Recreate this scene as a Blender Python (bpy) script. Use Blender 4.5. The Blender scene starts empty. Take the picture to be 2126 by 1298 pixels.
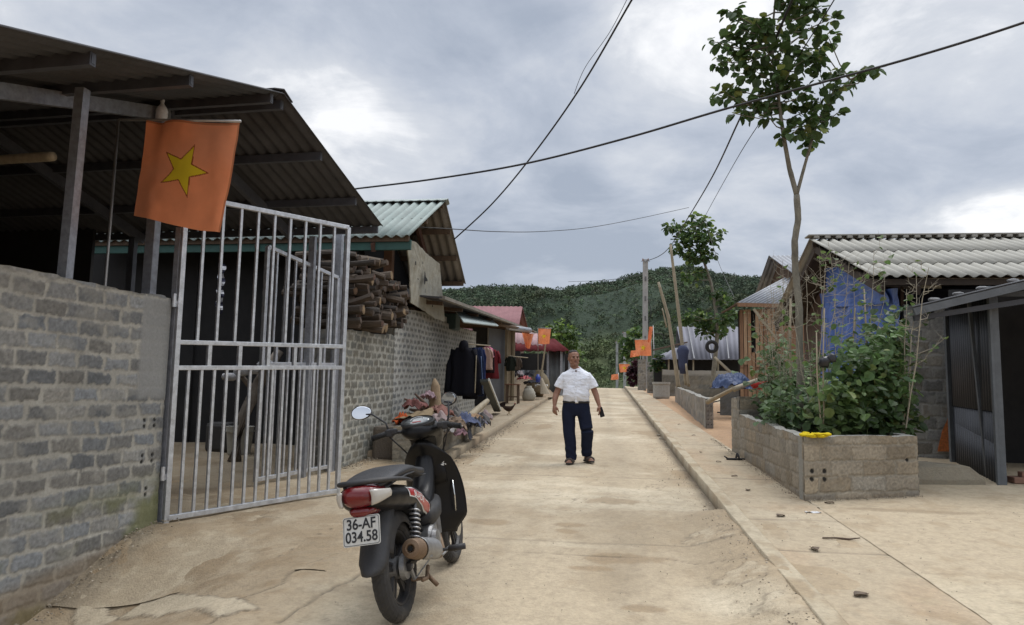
import bpy, bmesh, math, random
import numpy as np
from mathutils import Vector, Matrix
random.seed(7); rnd = random.Random(11)
PI = math.pi
scene = bpy.context.scene
COL = scene.collection
# ------------------------------------------------------------ camera model (photo pixel -> place in the world)
F, CX, CY = 1520.0, 1063.0, 649.0
YAW, PITCH, ROLL = math.radians(7.2), math.radians(6.0), math.radians(1.0)
H, S = 1.44, 0.036
CR = Matrix.Rotation(YAW, 3, 'Z') @ Matrix.Rotation(PI/2+PITCH, 3, 'X') @ Matrix.Rotation(ROLL, 3, 'Z')
EYE = Vector((0, 0, H))
def ray(x, y): return CR @ Vector(((x-CX)/F, -(y-CY)/F, -1))
def G(x, y, off=0.0):
    d = ray(x, y); return EYE + d*((off-H)/(d.z-S*d.y))
def XP(x, y, X):
    d = ray(x, y); return EYE + d*(X/d.x)
def YP(x, y, Y):
    d = ray(x, y); return EYE + d*(Y/d.y)
def ss(t): 
    t = min(1, max(0, t)); return t*t*(3-2*t)
def nss(t):
    t = np.clip(t, 0, 1); return t*t*(3-2*t)
def gz(y):
    if y <= 44: return S*y
    if y <= 54: return S*y-.5*.0136*(y-44)**2
    return S*54-.68-.10*(min(y, 85)-54)
def ngz(y):
    return np.where(y <= 44, S*y, np.where(y <= 54, S*y-.5*.0136*(y-44)**2, S*54-.68-.10*(np.minimum(y, 85)-54)))
def lin(r, g, b):
    f = lambda v: (v/255/12.92) if v <= 10 else ((v/255+.055)/1.055)**2.4
    return (f(r), f(g), f(b))
# ------------------------------------------------------------ numpy noise
def _h(i, j, s): 
    n = (i*374761393+j*668265263+s*982451653) & 0xffffffff
    n = ((n ^ (n >> 13))*1274126177) & 0xffffffff
    return ((n ^ (n >> 16)) & 0xffff)/65535.0
def vn(x, y, s=0):
    x = np.asarray(x, dtype=np.float64); y = np.asarray(y, dtype=np.float64)
    i = np.floor(x).astype(np.int64); j = np.floor(y).astype(np.int64)
    u = x-i; v = y-j; u = u*u*(3-2*u); v = v*v*(3-2*v)
    return (_h(i, j, s)*(1-u)+_h(i+1, j, s)*u)*(1-v)+(_h(i, j+1, s)*(1-u)+_h(i+1, j+1, s)*u)*v
def fbm(x, y, s=0, o=4):
    r = 0; a = .5; t = 0
    for k in range(o): r = r+a*vn(x*2**k+17*k, y*2**k+31*k, s+k); t += a; a *= .5
    return r/t
def hs(*a): 
    random.seed(hash(a)); return random.random()
# ------------------------------------------------------------ materials
MATS = {}
def nt(name):
    m = bpy.data.materials.new(name); m.use_nodes = True
    n = m.node_tree.nodes; l = m.node_tree.links; n.clear()
    o = n.new('ShaderNodeOutputMaterial'); b = n.new('ShaderNodeBsdfPrincipled'); l.new(b.outputs[0], o.inputs[0])
    return m, n, l, b, o
def mat(name, col, rough=.7, metal=0, var=.25, vs=6, dirt=None, dirts=2.0, dirta=.5, bump=.2, bs=60, attr=False, transl=0, coat=0, spec=.5, stretch=(1,1,1), dist=.01):
    if name in MATS: return MATS[name]
    m, n, l, b, o = nt(name)
    tc = n.new('ShaderNodeTexCoord'); mp = n.new('ShaderNodeMapping'); mp.inputs['Scale'].default_value = stretch
    l.new(tc.outputs['Object'], mp.inputs[0])
    nz = n.new('ShaderNodeTexNoise'); nz.inputs['Scale'].default_value = vs; nz.inputs['Detail'].default_value = 6; nz.inputs['Roughness'].default_value = .65
    l.new(mp.outputs[0], nz.inputs['Vector'])
    mr = n.new('ShaderNodeMapRange'); mr.inputs[1].default_value = .25; mr.inputs[2].default_value = .75
    mr.inputs[3].default_value = 1-var; mr.inputs[4].default_value = 1+var; l.new(nz.outputs[0], mr.inputs[0])
    mx = n.new('ShaderNodeVectorMath'); mx.operation = 'SCALE'
    if attr:
        at = n.new('ShaderNodeAttribute'); at.attribute_name = 'Col'; l.new(at.outputs[0], mx.inputs[0])
    else: mx.inputs[0].default_value = col
    l.new(mr.outputs[0], mx.inputs['Scale'])
    last = mx.outputs[0]
    if dirt:
        n2 = n.new('ShaderNodeTexNoise'); n2.inputs['Scale'].default_value = dirts; n2.inputs['Detail'].default_value = 8; n2.inputs['Roughness'].default_value = .7
        l.new(mp.outputs[0], n2.inputs['Vector'])
        r2 = n.new('ShaderNodeMapRange'); r2.inputs[1].default_value = .48; r2.inputs[2].default_value = .7; r2.inputs[4].default_value = dirta
        l.new(n2.outputs[0], r2.inputs[0])
        mm = n.new('ShaderNodeMix'); mm.data_type = 'RGBA'; l.new(r2.outputs[0], mm.inputs[0]); l.new(last, mm.inputs[6]); mm.inputs[7].default_value = (*dirt, 1)
        last = mm.outputs[2]
    l.new(last, b.inputs['Base Color'])
    b.inputs['Roughness'].default_value = rough; b.inputs['Metallic'].default_value = metal
    b.inputs['Coat Weight'].default_value = coat; b.inputs['Specular IOR Level'].default_value = spec
    if bump:
        n3 = n.new('ShaderNodeTexNoise'); n3.inputs['Scale'].default_value = bs; n3.inputs['Detail'].default_value = 5; l.new(mp.outputs[0], n3.inputs['Vector'])
        bp = n.new('ShaderNodeBump'); bp.inputs['Strength'].default_value = bump; bp.inputs['Distance'].default_value = dist
        l.new(n3.outputs[0], bp.inputs['Height']); l.new(bp.outputs[0], b.inputs['Normal'])
        rr = n.new('ShaderNodeMapRange'); rr.inputs[3].default_value = max(.02, rough-.12); rr.inputs[4].default_value = min(1, rough+.12); l.new(nz.outputs[0], rr.inputs[0]); l.new(rr.outputs[0], b.inputs['Roughness'])
    if transl:
        t = n.new('ShaderNodeBsdfTranslucent'); l.new(last, t.inputs[0]); ms = n.new('ShaderNodeMixShader'); ms.inputs[0].default_value = transl
        l.new(b.outputs[0], ms.inputs[1]); l.new(t.outputs[0], ms.inputs[2]); l.new(ms.outputs[0], o.inputs[0])
    MATS[name] = m; return m
# ------------------------------------------------------------ mesh builder
def basis(d, up=(0, 0, 1)):
    d = Vector(d).normalized(); up = Vector(up)
    if abs(d.dot(up)) > .98: up = Vector((0, 1, 0))
    s = d.cross(up).normalized(); return d, s, s.cross(d).normalized()
class MB:
    def __init__(s, col=(.5, .5, .5)): s.v = []; s.f = []; s.c = []; s.col = col
    def add(s, vs, fs, col=None):
        b = len(s.v); s.v += [tuple(p) for p in vs]; s.c += [col or s.col]*len(vs); s.f += [tuple(b+i for i in f) for f in fs]
    def box(s, c, size, rot=None, col=None):
        hx, hy, hz = [q/2 for q in size]; c = Vector(c)
        vs = [Vector((x*hx, y*hy, z*hz)) for x in (-1, 1) for y in (-1, 1) for z in (-1, 1)]
        if rot is not None: vs = [rot @ p for p in vs]
        s.add([c+p for p in vs], [(0, 1, 3, 2), (4, 6, 7, 5), (0, 4, 5, 1), (2, 3, 7, 6), (0, 2, 6, 4), (1, 5, 7, 3)], col)
    def bar(s, a, b, w, h=None, up=(0, 0, 1), col=None):
        h = h or w; a = Vector(a); b = Vector(b); d, x, u = basis(b-a, up); vs = []
        for p in (a, b):
            for i, j in ((-1, -1), (1, -1), (1, 1), (-1, 1)): vs.append(p+x*(i*w/2)+u*(j*h/2))
        s.add(vs, [(3, 2, 1, 0), (4, 5, 6, 7), (0, 1, 5, 4), (1, 2, 6, 5), (2, 3, 7, 6), (3, 0, 4, 7)], col)
    def tube(s, pts, r, n=8, cap=True, col=None, flat=1.0, up=(0, 0, 1)):
        pts = [Vector(p) for p in pts]; rs = r if isinstance(r, (list, tuple)) else [r]*len(pts); vs = []; fs = []
        for k, p in enumerate(pts):
            t = (pts[min(k+1, len(pts)-1)]-pts[max(k-1, 0)]); d, x, u = basis(t, up)
            for j in range(n):
                a = 2*PI*j/n; vs.append(p+x*(math.cos(a)*rs[k])+u*(math.sin(a)*rs[k]*flat))
        for k in range(len(pts)-1):
            for j in range(n):
                a = k*n+j; b = k*n+(j+1) % n; fs.append((a, b, b+n, a+n))
        if cap: fs.append(tuple(range(n))[::-1]); fs.append(tuple((len(pts)-1)*n+j for j in range(n)))
        s.add(vs, fs, col)
    def loft(s, rings, cap=True, col=None, closed=False):
        n = len(rings[0]); vs = [p for r in rings for p in r]; fs = []
        for k in range(len(rings)-(0 if closed else 1)):
            k2 = (k+1) % len(rings)
            for j in range(n): fs.append((k*n+j, k*n+(j+1) % n, k2*n+(j+1) % n, k2*n+j))
        if cap and not closed: fs.append(tuple(range(n))[::-1]); fs.append(tuple((len(rings)-1)*n+j for j in range(n)))
        s.add(vs, fs, col)
    def grid(s, rows, col=None):
        m = len(rows[0]); vs = [p for r in rows for p in r]
        s.add(vs, [(i*m+j, i*m+j+1, (i+1)*m+j+1, (i+1)*m+j) for i in range(len(rows)-1) for j in range(m-1)], col)
    def lathe(s, c, axis, prof, n=24, col=None):
        d, x, u = basis(axis); c = Vector(c)
        s.loft([[c+d*t+x*(math.cos(2*PI*j/n)*r)+u*(math.sin(2*PI*j/n)*r) for j in range(n)] for t, r in prof], col=col)
    def blob(s, c, r, n=10, m=7, jit=.1, seed=0, col=None):
        rr = random.Random(seed); c = Vector(c); rings = []
        r = r if isinstance(r, (tuple, list)) else (r, r, r)
        for i in range(1, m):
            a = PI*i/m; rings.append([c+Vector((math.sin(a)*math.cos(2*PI*j/n)*r[0], math.sin(a)*math.sin(2*PI*j/n)*r[1], -math.cos(a)*r[2]))*(1+rr.uniform(-jit, jit)) for j in range(n)])
        s.loft(rings, col=col)
    def xf(s, M):
        s.v = [tuple(M @ Vector(p)) for p in s.v]; return s
    def build(s, name, m, parent=None, smooth=False, bevel=0, sub=0, solid=0, loc=None, seg=2):
        me = bpy.data.meshes.new(name); org = Vector(loc) if loc is not None else None
        vs = s.v if org is None else [(p[0]-org.x, p[1]-org.y, p[2]-org.z) for p in s.v]
        me.from_pydata(vs, [], s.f); me.update()
        ca = me.color_attributes.new('Col', 'FLOAT_COLOR', 'POINT')
        ca.data.foreach_set('color', np.array([(*c, 1) for c in s.c], dtype=np.float32).ravel())
        bm = bmesh.new(); bm.from_mesh(me); bmesh.ops.recalc_face_normals(bm, faces=bm.faces); bm.to_mesh(me); bm.free()
        return fin(name, me, m, parent, smooth, bevel, sub, solid, org, seg)
def fin(name, me, m, parent=None, smooth=False, bevel=0, sub=0, solid=0, org=None, seg=2):
    if smooth: me.polygons.foreach_set('use_smooth', [True]*len(me.polygons))
    o = bpy.data.objects.new(name, me); COL.objects.link(o)
    if m: me.materials.append(m)
    if org is not None: o.location = org
    if parent: o.parent = parent
    if solid: q = o.modifiers.new('s', 'SOLIDIFY'); q.thickness = solid; q.offset = 0
    if bevel: q = o.modifiers.new('b', 'BEVEL'); q.width = bevel; q.segments = seg; q.limit_method = 'ANGLE'; q.angle_limit = math.radians(35)
    if sub: q = o.modifiers.new('u', 'SUBSURF'); q.levels = sub; q.render_levels = sub
    return o
def tag(o, label=None, cat=None, group=None, kind=None):
    if label: o['label'] = label
    if cat: o['category'] = cat
    if group: o['group'] = group
    if kind: o['kind'] = kind
    return o
def thing(name, label, cat, loc=(0, 0, 0), group=None, rz=0):
    o = bpy.data.objects.new(name, None); COL.objects.link(o); o.location = loc; o.rotation_euler = (0, 0, rz); o.empty_display_size = .2
    return tag(o, label, cat, group)
def local(root):   # matrix from world to the root's frame, for parts modelled in world coordinates
    return (Matrix.Translation(root.location) @ root.rotation_euler.to_matrix().to_4x4()).inverted()
def wpart(root, mb, name, m, **k):
    return mb.xf(local(root)).build(name, m, root, **k)
def copy_tree(o, parent=None):
    c = o.copy(); COL.objects.link(c)
    if parent: c.parent = parent
    for ch in list(o.children): copy_tree(ch, c)
    return c
def npmesh(name, P, C, m, parent=None, org=None, smooth=True):
    """grid mesh from P (rows, cols, 3) and colours C"""
    r, c = P.shape[:2]; me = bpy.data.meshes.new(name)
    me.vertices.add(r*c); me.vertices.foreach_set('co', P.astype(np.float32).ravel())
    i, j = np.meshgrid(np.arange(r-1), np.arange(c-1), indexing='ij'); a = (i*c+j).ravel()
    q = np.stack([a, a+1, a+c+1, a+c], 1).ravel(); nf = (r-1)*(c-1)
    me.loops.add(nf*4); me.loops.foreach_set('vertex_index', q.astype(np.int32))
    me.polygons.add(nf); me.polygons.foreach_set('loop_start', np.arange(nf, dtype=np.int32)*4); me.polygons.foreach_set('loop_total', np.full(nf, 4, dtype=np.int32))
    me.update(); ca = me.color_attributes.new('Col', 'FLOAT_COLOR', 'POINT')
    CC = np.ones((r*c, 4), dtype=np.float32); CC[:, :3] = C.reshape(-1, 3); ca.data.foreach_set('color', CC.ravel())
    me.validate()
    return fin(name, me, m, parent, smooth, org=org)
def join_np(o, mb):
    """append an MB (same frame) to a numpy mesh object"""
    bm = bmesh.new(); bm.from_mesh(o.data); lay = bm.verts.layers.float_color.get('Col')
    vv = [bm.verts.new(p) for p in mb.v]
    for q, c in zip(vv, mb.c): q[lay] = (*c, 1)
    for f in mb.f:
        try: bm.faces.new([vv[i] for i in f])
        except ValueError: pass
    bm.to_mesh(o.data); bm.free()
# ------------------------------------------------------------ common materials
M_block = mat('block', (0, 0, 0), .93, var=.16, vs=45, bump=.5, bs=160, attr=True, dist=.006)
M_conc = mat('concrete', (0, 0, 0), .9, var=.17, vs=34, bump=.7, bs=70, attr=True, dist=.012, dirt=(.20, .155, .105), dirts=11, dirta=.42)
M_attr = mat('tinted', (0, 0, 0), .85, var=.2, vs=12, bump=.3, bs=50, attr=True)
M_cloth = mat('cloth', (0, 0, 0), .95, var=.12, vs=14, bump=.35, bs=40, attr=True, spec=.15, dist=.02)
M_galv = mat('galvanised', (.34, .36, .40), .42, metal=.6, var=.30, vs=22, bump=.12, bs=40, dirt=(.17, .16, .15), dirts=9, dirta=.45)
M_gate = mat('gate_steel', (.60, .62, .65), .40, metal=.6, var=.25, vs=15, bump=.08, bs=40, dirt=(.25, .24, .23), dirts=14, dirta=.4)
M_dsteel = mat('dull_steel', (.085, .09, .105), .55, metal=.3, var=.3, vs=8, bump=.1)
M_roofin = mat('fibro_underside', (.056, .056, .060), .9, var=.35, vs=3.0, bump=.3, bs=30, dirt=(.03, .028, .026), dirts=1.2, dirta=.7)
M_dark = mat('dark_wall', (.022, .021, .021), .95, var=.4, vs=3)  # near-black base stands in for the darkness of unlit interiors
M_wood = mat('wood', (.105, .068, .042), .85, var=.4, vs=5, bump=.4, bs=30, stretch=(6, 6, .7), dirt=(.05, .034, .022), dirts=4)
M_wooda = mat('wood_tinted', (0, 0, 0), .88, var=.35, vs=7, bump=.5, bs=40, attr=True)
M_pole = mat('bamboo', (.30, .25, .17), .7, var=.3, vs=5, bump=.3, stretch=(3, 3, 1))
M_leaf = mat('leaf', (0, 0, 0), .5, var=.25, vs=10, bump=0, attr=True, transl=.38, spec=.4)
M_bark = mat('bark', (.17, .155, .12), .9, var=.45, vs=14, bump=.7, bs=50, stretch=(1, 1, .5), dirt=(.28, .27, .22), dirts=6, dirta=.5)
M_twig = mat('dry_twig', (.33, .295, .225), .85, var=.3, vs=10, bump=.2)
M_cable = mat('cable_rubber', (.018, .018, .02), .6, var=.1, bump=0)
# ------------------------------------------------------------ camera, light, sky
cam = bpy.data.cameras.new('camera'); cam.sensor_width = 36; cam.lens = F/2126*36; cam.clip_end = 4000; cam.clip_start = .05
co = bpy.data.objects.new('camera', cam); COL.objects.link(co); co.location = EYE; co.rotation_euler = CR.to_euler(); scene.camera = co
scene.view_settings.view_transform = 'Standard'; scene.view_settings.look = 'None'; scene.view_settings.exposure = 0
sl = bpy.data.lights.new('sun', 'SUN'); sl.energy = 1.55; sl.angle = math.radians(25); sl.color = (1, .97, .92)
so = bpy.data.objects.new('sun', sl); COL.objects.link(so)
SE, SA = math.radians(62), math.radians(40)      # elevation, azimuth from +Y towards +X
sd = Vector((math.cos(SE)*math.sin(SA), math.cos(SE)*math.cos(SA), math.sin(SE)))
so.rotation_euler = sd.to_track_quat('Z', 'Y').to_euler()
w = bpy.data.worlds.new('World'); scene.world = w; w.use_nodes = True
n = w.node_tree.nodes; l = w.node_tree.links; n.clear()
wo = n.new('ShaderNodeOutputWorld'); bg = n.new('ShaderNodeBackground'); l.new(bg.outputs[0], wo.inputs[0])
sky = n.new('ShaderNodeTexSky'); sky.sky_type = 'NISHITA'; sky.sun_disc = False; sky.sun_elevation = SE; sky.sun_rotation = SA; sky.air_density = 1.2; sky.dust_density = 1.5
tc = n.new('ShaderNodeTexCoord'); sp = n.new('ShaderNodeSeparateXYZ'); l.new(tc.outputs['Generated'], sp.inputs[0])
def mth(op, a, b=None, c=None):
    q = n.new('ShaderNodeMath'); q.operation = op
    for i, v in enumerate((a, b, c)):
        if v is None: continue
        if isinstance(v, (int, float)): q.inputs[i].default_value = v
        else: l.new(v, q.inputs[i])
    return q.outputs[0]
zz = mth('MAXIMUM', sp.outputs[2], 0.0); dn = mth('ADD', zz, .22)
cv = n.new('ShaderNodeCombineXYZ'); l.new(mth('DIVIDE', sp.outputs[0], dn), cv.inputs[0]); l.new(mth('DIVIDE', sp.outputs[1], dn), cv.inputs[1])
def nois(sc, det, ro, off, dis=0.0):
    mp = n.new('ShaderNodeMapping'); mp.inputs['Location'].default_value = off; l.new(cv.outputs[0], mp.inputs[0])
    q = n.new('ShaderNodeTexNoise'); q.inputs['Scale'].default_value = sc; q.inputs['Detail'].default_value = det; q.inputs['Roughness'].default_value = ro; q.inputs['Distortion'].default_value = dis
    l.new(mp.outputs[0], q.inputs['Vector']); return q.outputs[0]
a1 = nois(.85, 9, .55, (3.1, 1.7, 0), .3); a2 = nois(3.0, 8, .6, (9.3, 4.1, 2), .4)
v = mth('ADD', mth('MULTIPLY', a1, .74), mth('MULTIPLY', a2, .26))
cr = n.new('ShaderNodeValToRGB'); l.new(v, cr.inputs[0])
e = cr.color_ramp.elements; e[0].position = .385; e[0].color = (.38, .43, .52, 1); e[1].position = .585; e[1].color = (.98, .985, 1.0, 1)
q = e.new(.46); q.color = (.50, .545, .63, 1)
q = e.new(.53); q.color = (.66, .69, .745, 1)
# brighter band low on the horizon, bright overcast zenith
hz = mth('SUBTRACT', 1.0, mth('MINIMUM', mth('DIVIDE', zz, .16), 1.0))
hb = mth('MULTIPLY_ADD', hz, .22, 1.0)
zn = n.new('ShaderNodeMapRange'); zn.interpolation_type = 'SMOOTHSTEP'; zn.inputs[1].default_value = .50; zn.inputs[2].default_value = .95; zn.inputs[3].default_value = 1; zn.inputs[4].default_value = 2.9; l.new(sp.outputs[2], zn.inputs[0])
gain = mth('MULTIPLY', hb, zn.outputs[0])
vm = n.new('ShaderNodeVectorMath'); vm.operation = 'SCALE'; l.new(cr.outputs[0], vm.inputs[0]); l.new(gain, vm.inputs['Scale'])
vs_ = n.new('ShaderNodeVectorMath'); vs_.operation = 'SCALE'; l.new(sky.outputs[0], vs_.inputs[0]); vs_.inputs['Scale'].default_value = .1
mx = n.new('ShaderNodeMix'); mx.data_type = 'RGBA'; mx.inputs[0].default_value = .93; l.new(vs_.outputs[0], mx.inputs[6]); l.new(vm.outputs[0], mx.inputs[7])
l.new(mx.outputs[2], bg.inputs[0]); bg.inputs[1].default_value = 1.06
# ------------------------------------------------------------ ground sheets
def segdist(x, y, pl):
    d = np.full(x.shape, 9.0)
    for (ax, ay), (bx, by) in zip(pl[:-1], pl[1:]):
        t = np.clip(((x-ax)*(bx-ax)+(y-ay)*(by-ay))/max(1e-9, (bx-ax)**2+(by-ay)**2), 0, 1)
        d = np.minimum(d, np.hypot(x-ax-t*(bx-ax), y-ay-t*(by-ay)))
    return d
def dip(x, y): return -.42*nss((-2.0-x)/1.7)*nss((6.0-y)/1.35)
def rows(y0, y1, k=.0052):
    ys = [y0]
    while ys[-1] < y1: ys.append(ys[-1]+max(.012, ys[-1]*k))
    return np.array(ys)
TAN = np.array(lin(176, 160, 134)); TAN2 = np.array(lin(146, 129, 103)); PALE = np.array(lin(200, 187, 162)); STAIN = np.array(lin(140, 118, 88)); RED = np.array(lin(172, 134, 98)); GREYC = np.array(lin(186, 172, 146))
def px(pts, off=0): return [tuple(G(a, b, off).xy) for a, b in pts]
CRK_ROAD = [px([(960, 1140), (1150, 1150), (1380, 1162), (1560, 1190)]), px([(1250, 878), (1400, 884)])]
STAINS = [(G(1290, 1040).xy, .30, .22), (G(1290, 1160).xy, .34, .16), (G(1190, 1090).xy, .16, .10), (G(1425, 985).xy, .22, .35), (G(1180, 1105).xy, .12, .1), (G(1010, 1085).xy, .2, .14), (G(1330, 1265).xy, .12, .06), (G(1230, 1180).xy, .15, .06), (G(1350, 900).xy, .35, .9), (G(1130, 885).xy, .2, .8)]
def road_col(x, y):
    n1 = fbm(x*1.1, y*.55, 3, 5); n2 = fbm(x*5, y*3.2, 9, 5); n3 = fbm(x*.9+y*.05, y*1.5, 21, 5); n4 = fbm(x*22, y*14, 5, 3)
    c = TAN[None, None]*(1+0*x[..., None])
    c = c+(TAN2-TAN)*(nss((n1-.45)/.25)*.55)[..., None]
    c = c+(PALE-TAN)*(nss((n3-.5)/.25)*.75)[..., None]
    c = c+(STAIN-c)*(nss((n2-.58)/.16)*.22)[..., None]
    for (p, rx, ry) in STAINS:
        d = np.hypot((x-p[0])/rx, (y-p[1])/ry)+(n2-.5)*1.6
        c = c+(STAIN-c)*(nss((1.05-d)/.35)*.60)[..., None]
    # wheel-worn streaks along the road and a sandy edge
    st = vn(x*6.5, y*.25, 44); c = c*(1+(st-.5)*.09)[..., None]
    c = c*(1+(n4-.5)*.16)[..., None]
    e = nss((np.abs(x+.5)-1.15)/.7)*(.35+.5*n1); c = c+(STAIN*1.05-c)*(e*.55)[..., None]
    return c
def jit(x, y, a, s): return (fbm(x*a, y*a, s, 3)-.5)
def make_road():
    ys = rows(1.2, 60); xs = np.linspace(-5.0, 1.9, 330); X, Y = np.meshgrid(xs, ys)
    Z = ngz(Y)+dip(X, Y)
    bumpy = nss((-1.5-X)/1.2)*nss((9.3-Y)/1.5)+nss((X-.75)/.35)*nss((7.4-Y)/.8)
    Z = Z+(fbm(X*2.2, Y*2.2, 8, 5)-.5)*(.012+.05*bumpy)
    # near the camera the broken road edge is filled up level with the pavement
    fill = nss((X-.62)/.5)*nss((7.75-Y)/.7); Z = Z+fill*.115
    C = road_col(X, Y)
    # patches of broken cement by the kerb
    for (u, v, r) in ((*G(1540, 1195, .06).xy, .16), (*G(1470, 1110, .06).xy, .2), (*G(1380, 932).xy, .14), (*G(1630, 1262, .08).xy, .15)):
        d = np.hypot(X-u, (Y-v)*1.1)+(fbm(X*9, Y*9, 71, 5)-.5)*.34; m = nss((r-d)/.03)
        Z = Z+m*.006+m*(fbm(X*30, Y*30, 5, 3)-.5)*.022; C = C+(PALE*.92-C)*(m*.35*nss((fbm(X*14, Y*14, 8, 4)-.4)/.2))[..., None]
        edge = np.exp(-((d-r)/.018)**2); C = C*(1-.35*edge)[..., None]
    for k in CRK_ROAD:
        d = segdist(X, Y+(fbm(X*3, Y*3, 7, 4)-.5)*.12, k); m = np.exp(-(d/.010)**2); C = C*(1-.45*m)[..., None]; Z -= m*.006
    cf = np.abs(fbm(X*1.1+3, Y*1.0, 131, 5)-.5); cm_ = nss((fbm(X*.6, Y*.5, 133, 3)-.50)/.08); C = C*(1-.42*nss((.0035-cf)/.0025)*cm_)[..., None]
    for xt in (-1.15, .15): C = C*(1-.10*np.exp(-((X-xt-.12*(vn(Y*.35, Y*0, 9)-.5))/.16)**2)*(.4+fbm(X*8, Y*1.0, 141, 3)))[..., None]
    # expansion joints every 5 m beyond
    for yj in (6.1, 9.6, 13.2, 18.4, 24, 29.5, 36): m = np.exp(-((Y-yj-.05*jit(X, Y, 2, 3))/.02)**2); C = C*(1-.3*m)[..., None]
    C = C*(1-.38*nss((X-.98)/.12)*nss((Y-7.3)/.5)*(.5+fbm(X*5, Y*5, 77, 3)))[..., None]; C = C*(1-.35*nss((-2.02-X)/.15)*nss((Y-10.4)/.5))[..., None]  # kerb shadow painted into the road colour along both kerbs
    # left foreground: rough earth and cracked screed
    lf = nss((-1.45-X)/.8)*nss((8.6-Y)/1.2); n5 = fbm(X*7, Y*7, 61, 5)
    C = C*(1-lf*.10)[..., None]+(STAIN-C)*(lf*nss((n5-.5)/.2)*.5)[..., None]
    Z = Z+lf*(n5-.5)*.02
    for pl in (px([(600, 1290), (745, 1180), (800, 1140)]), px([(440, 1290), (500, 1240), (560, 1210), (700, 1150)])):
        d = segdist(X+jit(X, Y, 3, 4)*.18, Y+jit(X, Y, 3.3, 9)*.18, pl); m = np.exp(-(d/.012)**2); C = C*(1-.55*m)[..., None]; Z -= m*.014
    # old screed skin in the left foreground: paler plate with a broken dark edge
    SP = []
    for a_, b_ in [(150, 1238), (190, 1226), (330, 1222), (440, 1236), (540, 1262), (470, 1276), (330, 1276), (215, 1268), (165, 1262)]:
        d = ray(a_, b_); p = G(a_, b_)
        for _ in range(14): zt = S*p.y+float(dip(np.array(p.x), np.array(p.y))); p = EYE+d*((zt-H)/d.z)
        SP.append((p.x, p.y))
    xj = X+(fbm(X*6, Y*6, 51, 5)-.5)*.12; yj2 = Y+(fbm(X*6, Y*6, 52, 5)-.5)*.12; ins_ = np.zeros(X.shape, bool)
    for (x1, y1), (x2, y2) in zip(SP, SP[1:]+SP[:1]): ins_ ^= ((y1 > yj2) != (y2 > yj2)) & (xj < (x2-x1)*(yj2-y1)/(y2-y1+1e-12)+x1)
    dd_ = segdist(xj, yj2, SP+SP[:1]); C = np.where(ins_[..., None], C+(PALE*.98-C)*.6, C); C = C*(1-.6*np.exp(-(dd_/.010)**2))[..., None]; Z = Z+np.where(ins_, .010, 0)
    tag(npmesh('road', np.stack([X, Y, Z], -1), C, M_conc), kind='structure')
make_road()
def sheet(name, xf0, xf1, y0, y1, nx, off, colf, amp=.008, extra=None, k=.0052, lip=None):
    ys = rows(y0, y1, k); t = np.linspace(0, 1, nx); T, Y = np.meshgrid(t, ys)
    X0 = xf0(Y); X1 = xf1(Y); X = X0+(X1-X0)*T; Z = ngz(Y)+off+(fbm(X*2.5, Y*2.5, 15, 5)-.5)*amp
    C = colf(X, Y)
    if extra: X, Y, Z, C = extra(X, Y, Z, C)
    P = np.stack([X, Y, Z], -1)
    if lip:   # vertical faces down the given sides (a kerb face)
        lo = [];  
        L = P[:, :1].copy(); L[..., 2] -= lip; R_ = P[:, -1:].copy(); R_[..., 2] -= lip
        P = np.concatenate([L, P, R_], 1); C = np.concatenate([C[:, :1]*.36, C, C[:, -1:]*.5], 1)  # kerb faces darkened in the vertex colour as painted shade
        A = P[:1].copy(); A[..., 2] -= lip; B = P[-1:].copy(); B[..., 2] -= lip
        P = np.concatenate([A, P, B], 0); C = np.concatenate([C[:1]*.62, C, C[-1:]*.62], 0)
    return tag(npmesh(name, P, C, M_conc, smooth=False if lip else True), kind='structure')
def pave_col(x, y):
    n1 = fbm(x*1.6, y*1.1, 31, 5); n2 = fbm(x*8, y*6, 33, 4); n4 = fbm(x*26, y*20, 5, 3)
    c = (TAN*.93)[None, None]+(RED-TAN)*(nss((n1-.42)/.22)*.20)[..., None]
    c = c+(STAIN-c)*(nss((n2-.56)/.2)*.35)[..., None]
    c = c+(PALE-c)*(nss((vn(x*3, y*1.3, 88)-.7)/.2)*.25)[..., None]
    return c*(1+(n4-.5)*.15)[..., None]
OFF = .12
JO = [5.62, 6.72, 7.85, 9.0, 10.2, 11.4, 12.7, 14.1, 15.5, 17, 18.5, 20, 22, 24, 26, 28, 31, 34]
def pave_extra(X, Y, Z, C):
    for yj in JO:
        m = np.exp(-((Y-yj+.03*(fbm(X*2.2, Y*0+yj, 3, 3)-.5)*2)/(.010+.0006*yj))**2); C = C*(1-.5*m)[..., None]; Z = Z-m*.006
    for pl in (px([(1240+1150*0, 1245), (1250, 1250)]),): pass
    return X, Y, Z, C
kx = lambda y: 1.12+.004*np.maximum(0, y-7)+.02*(fbm(y*.9, y*0, 3, 3)-.5)
sheet('right_pavement', lambda y: kx(y)+.125, lambda y: 2.02+0*y, 1.2, 46, 70, OFF, pave_col, extra=pave_extra)
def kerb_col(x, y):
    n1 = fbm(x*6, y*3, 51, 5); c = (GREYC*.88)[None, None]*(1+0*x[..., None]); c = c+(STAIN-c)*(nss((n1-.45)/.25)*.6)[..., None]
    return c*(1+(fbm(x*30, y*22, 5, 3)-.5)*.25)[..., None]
sheet('right_kerb', lambda y: kx(y), lambda y: kx(y)+.122, 1.2, 46, 10, OFF+.012, kerb_col, lip=.16, amp=.01, k=.008)
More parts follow.
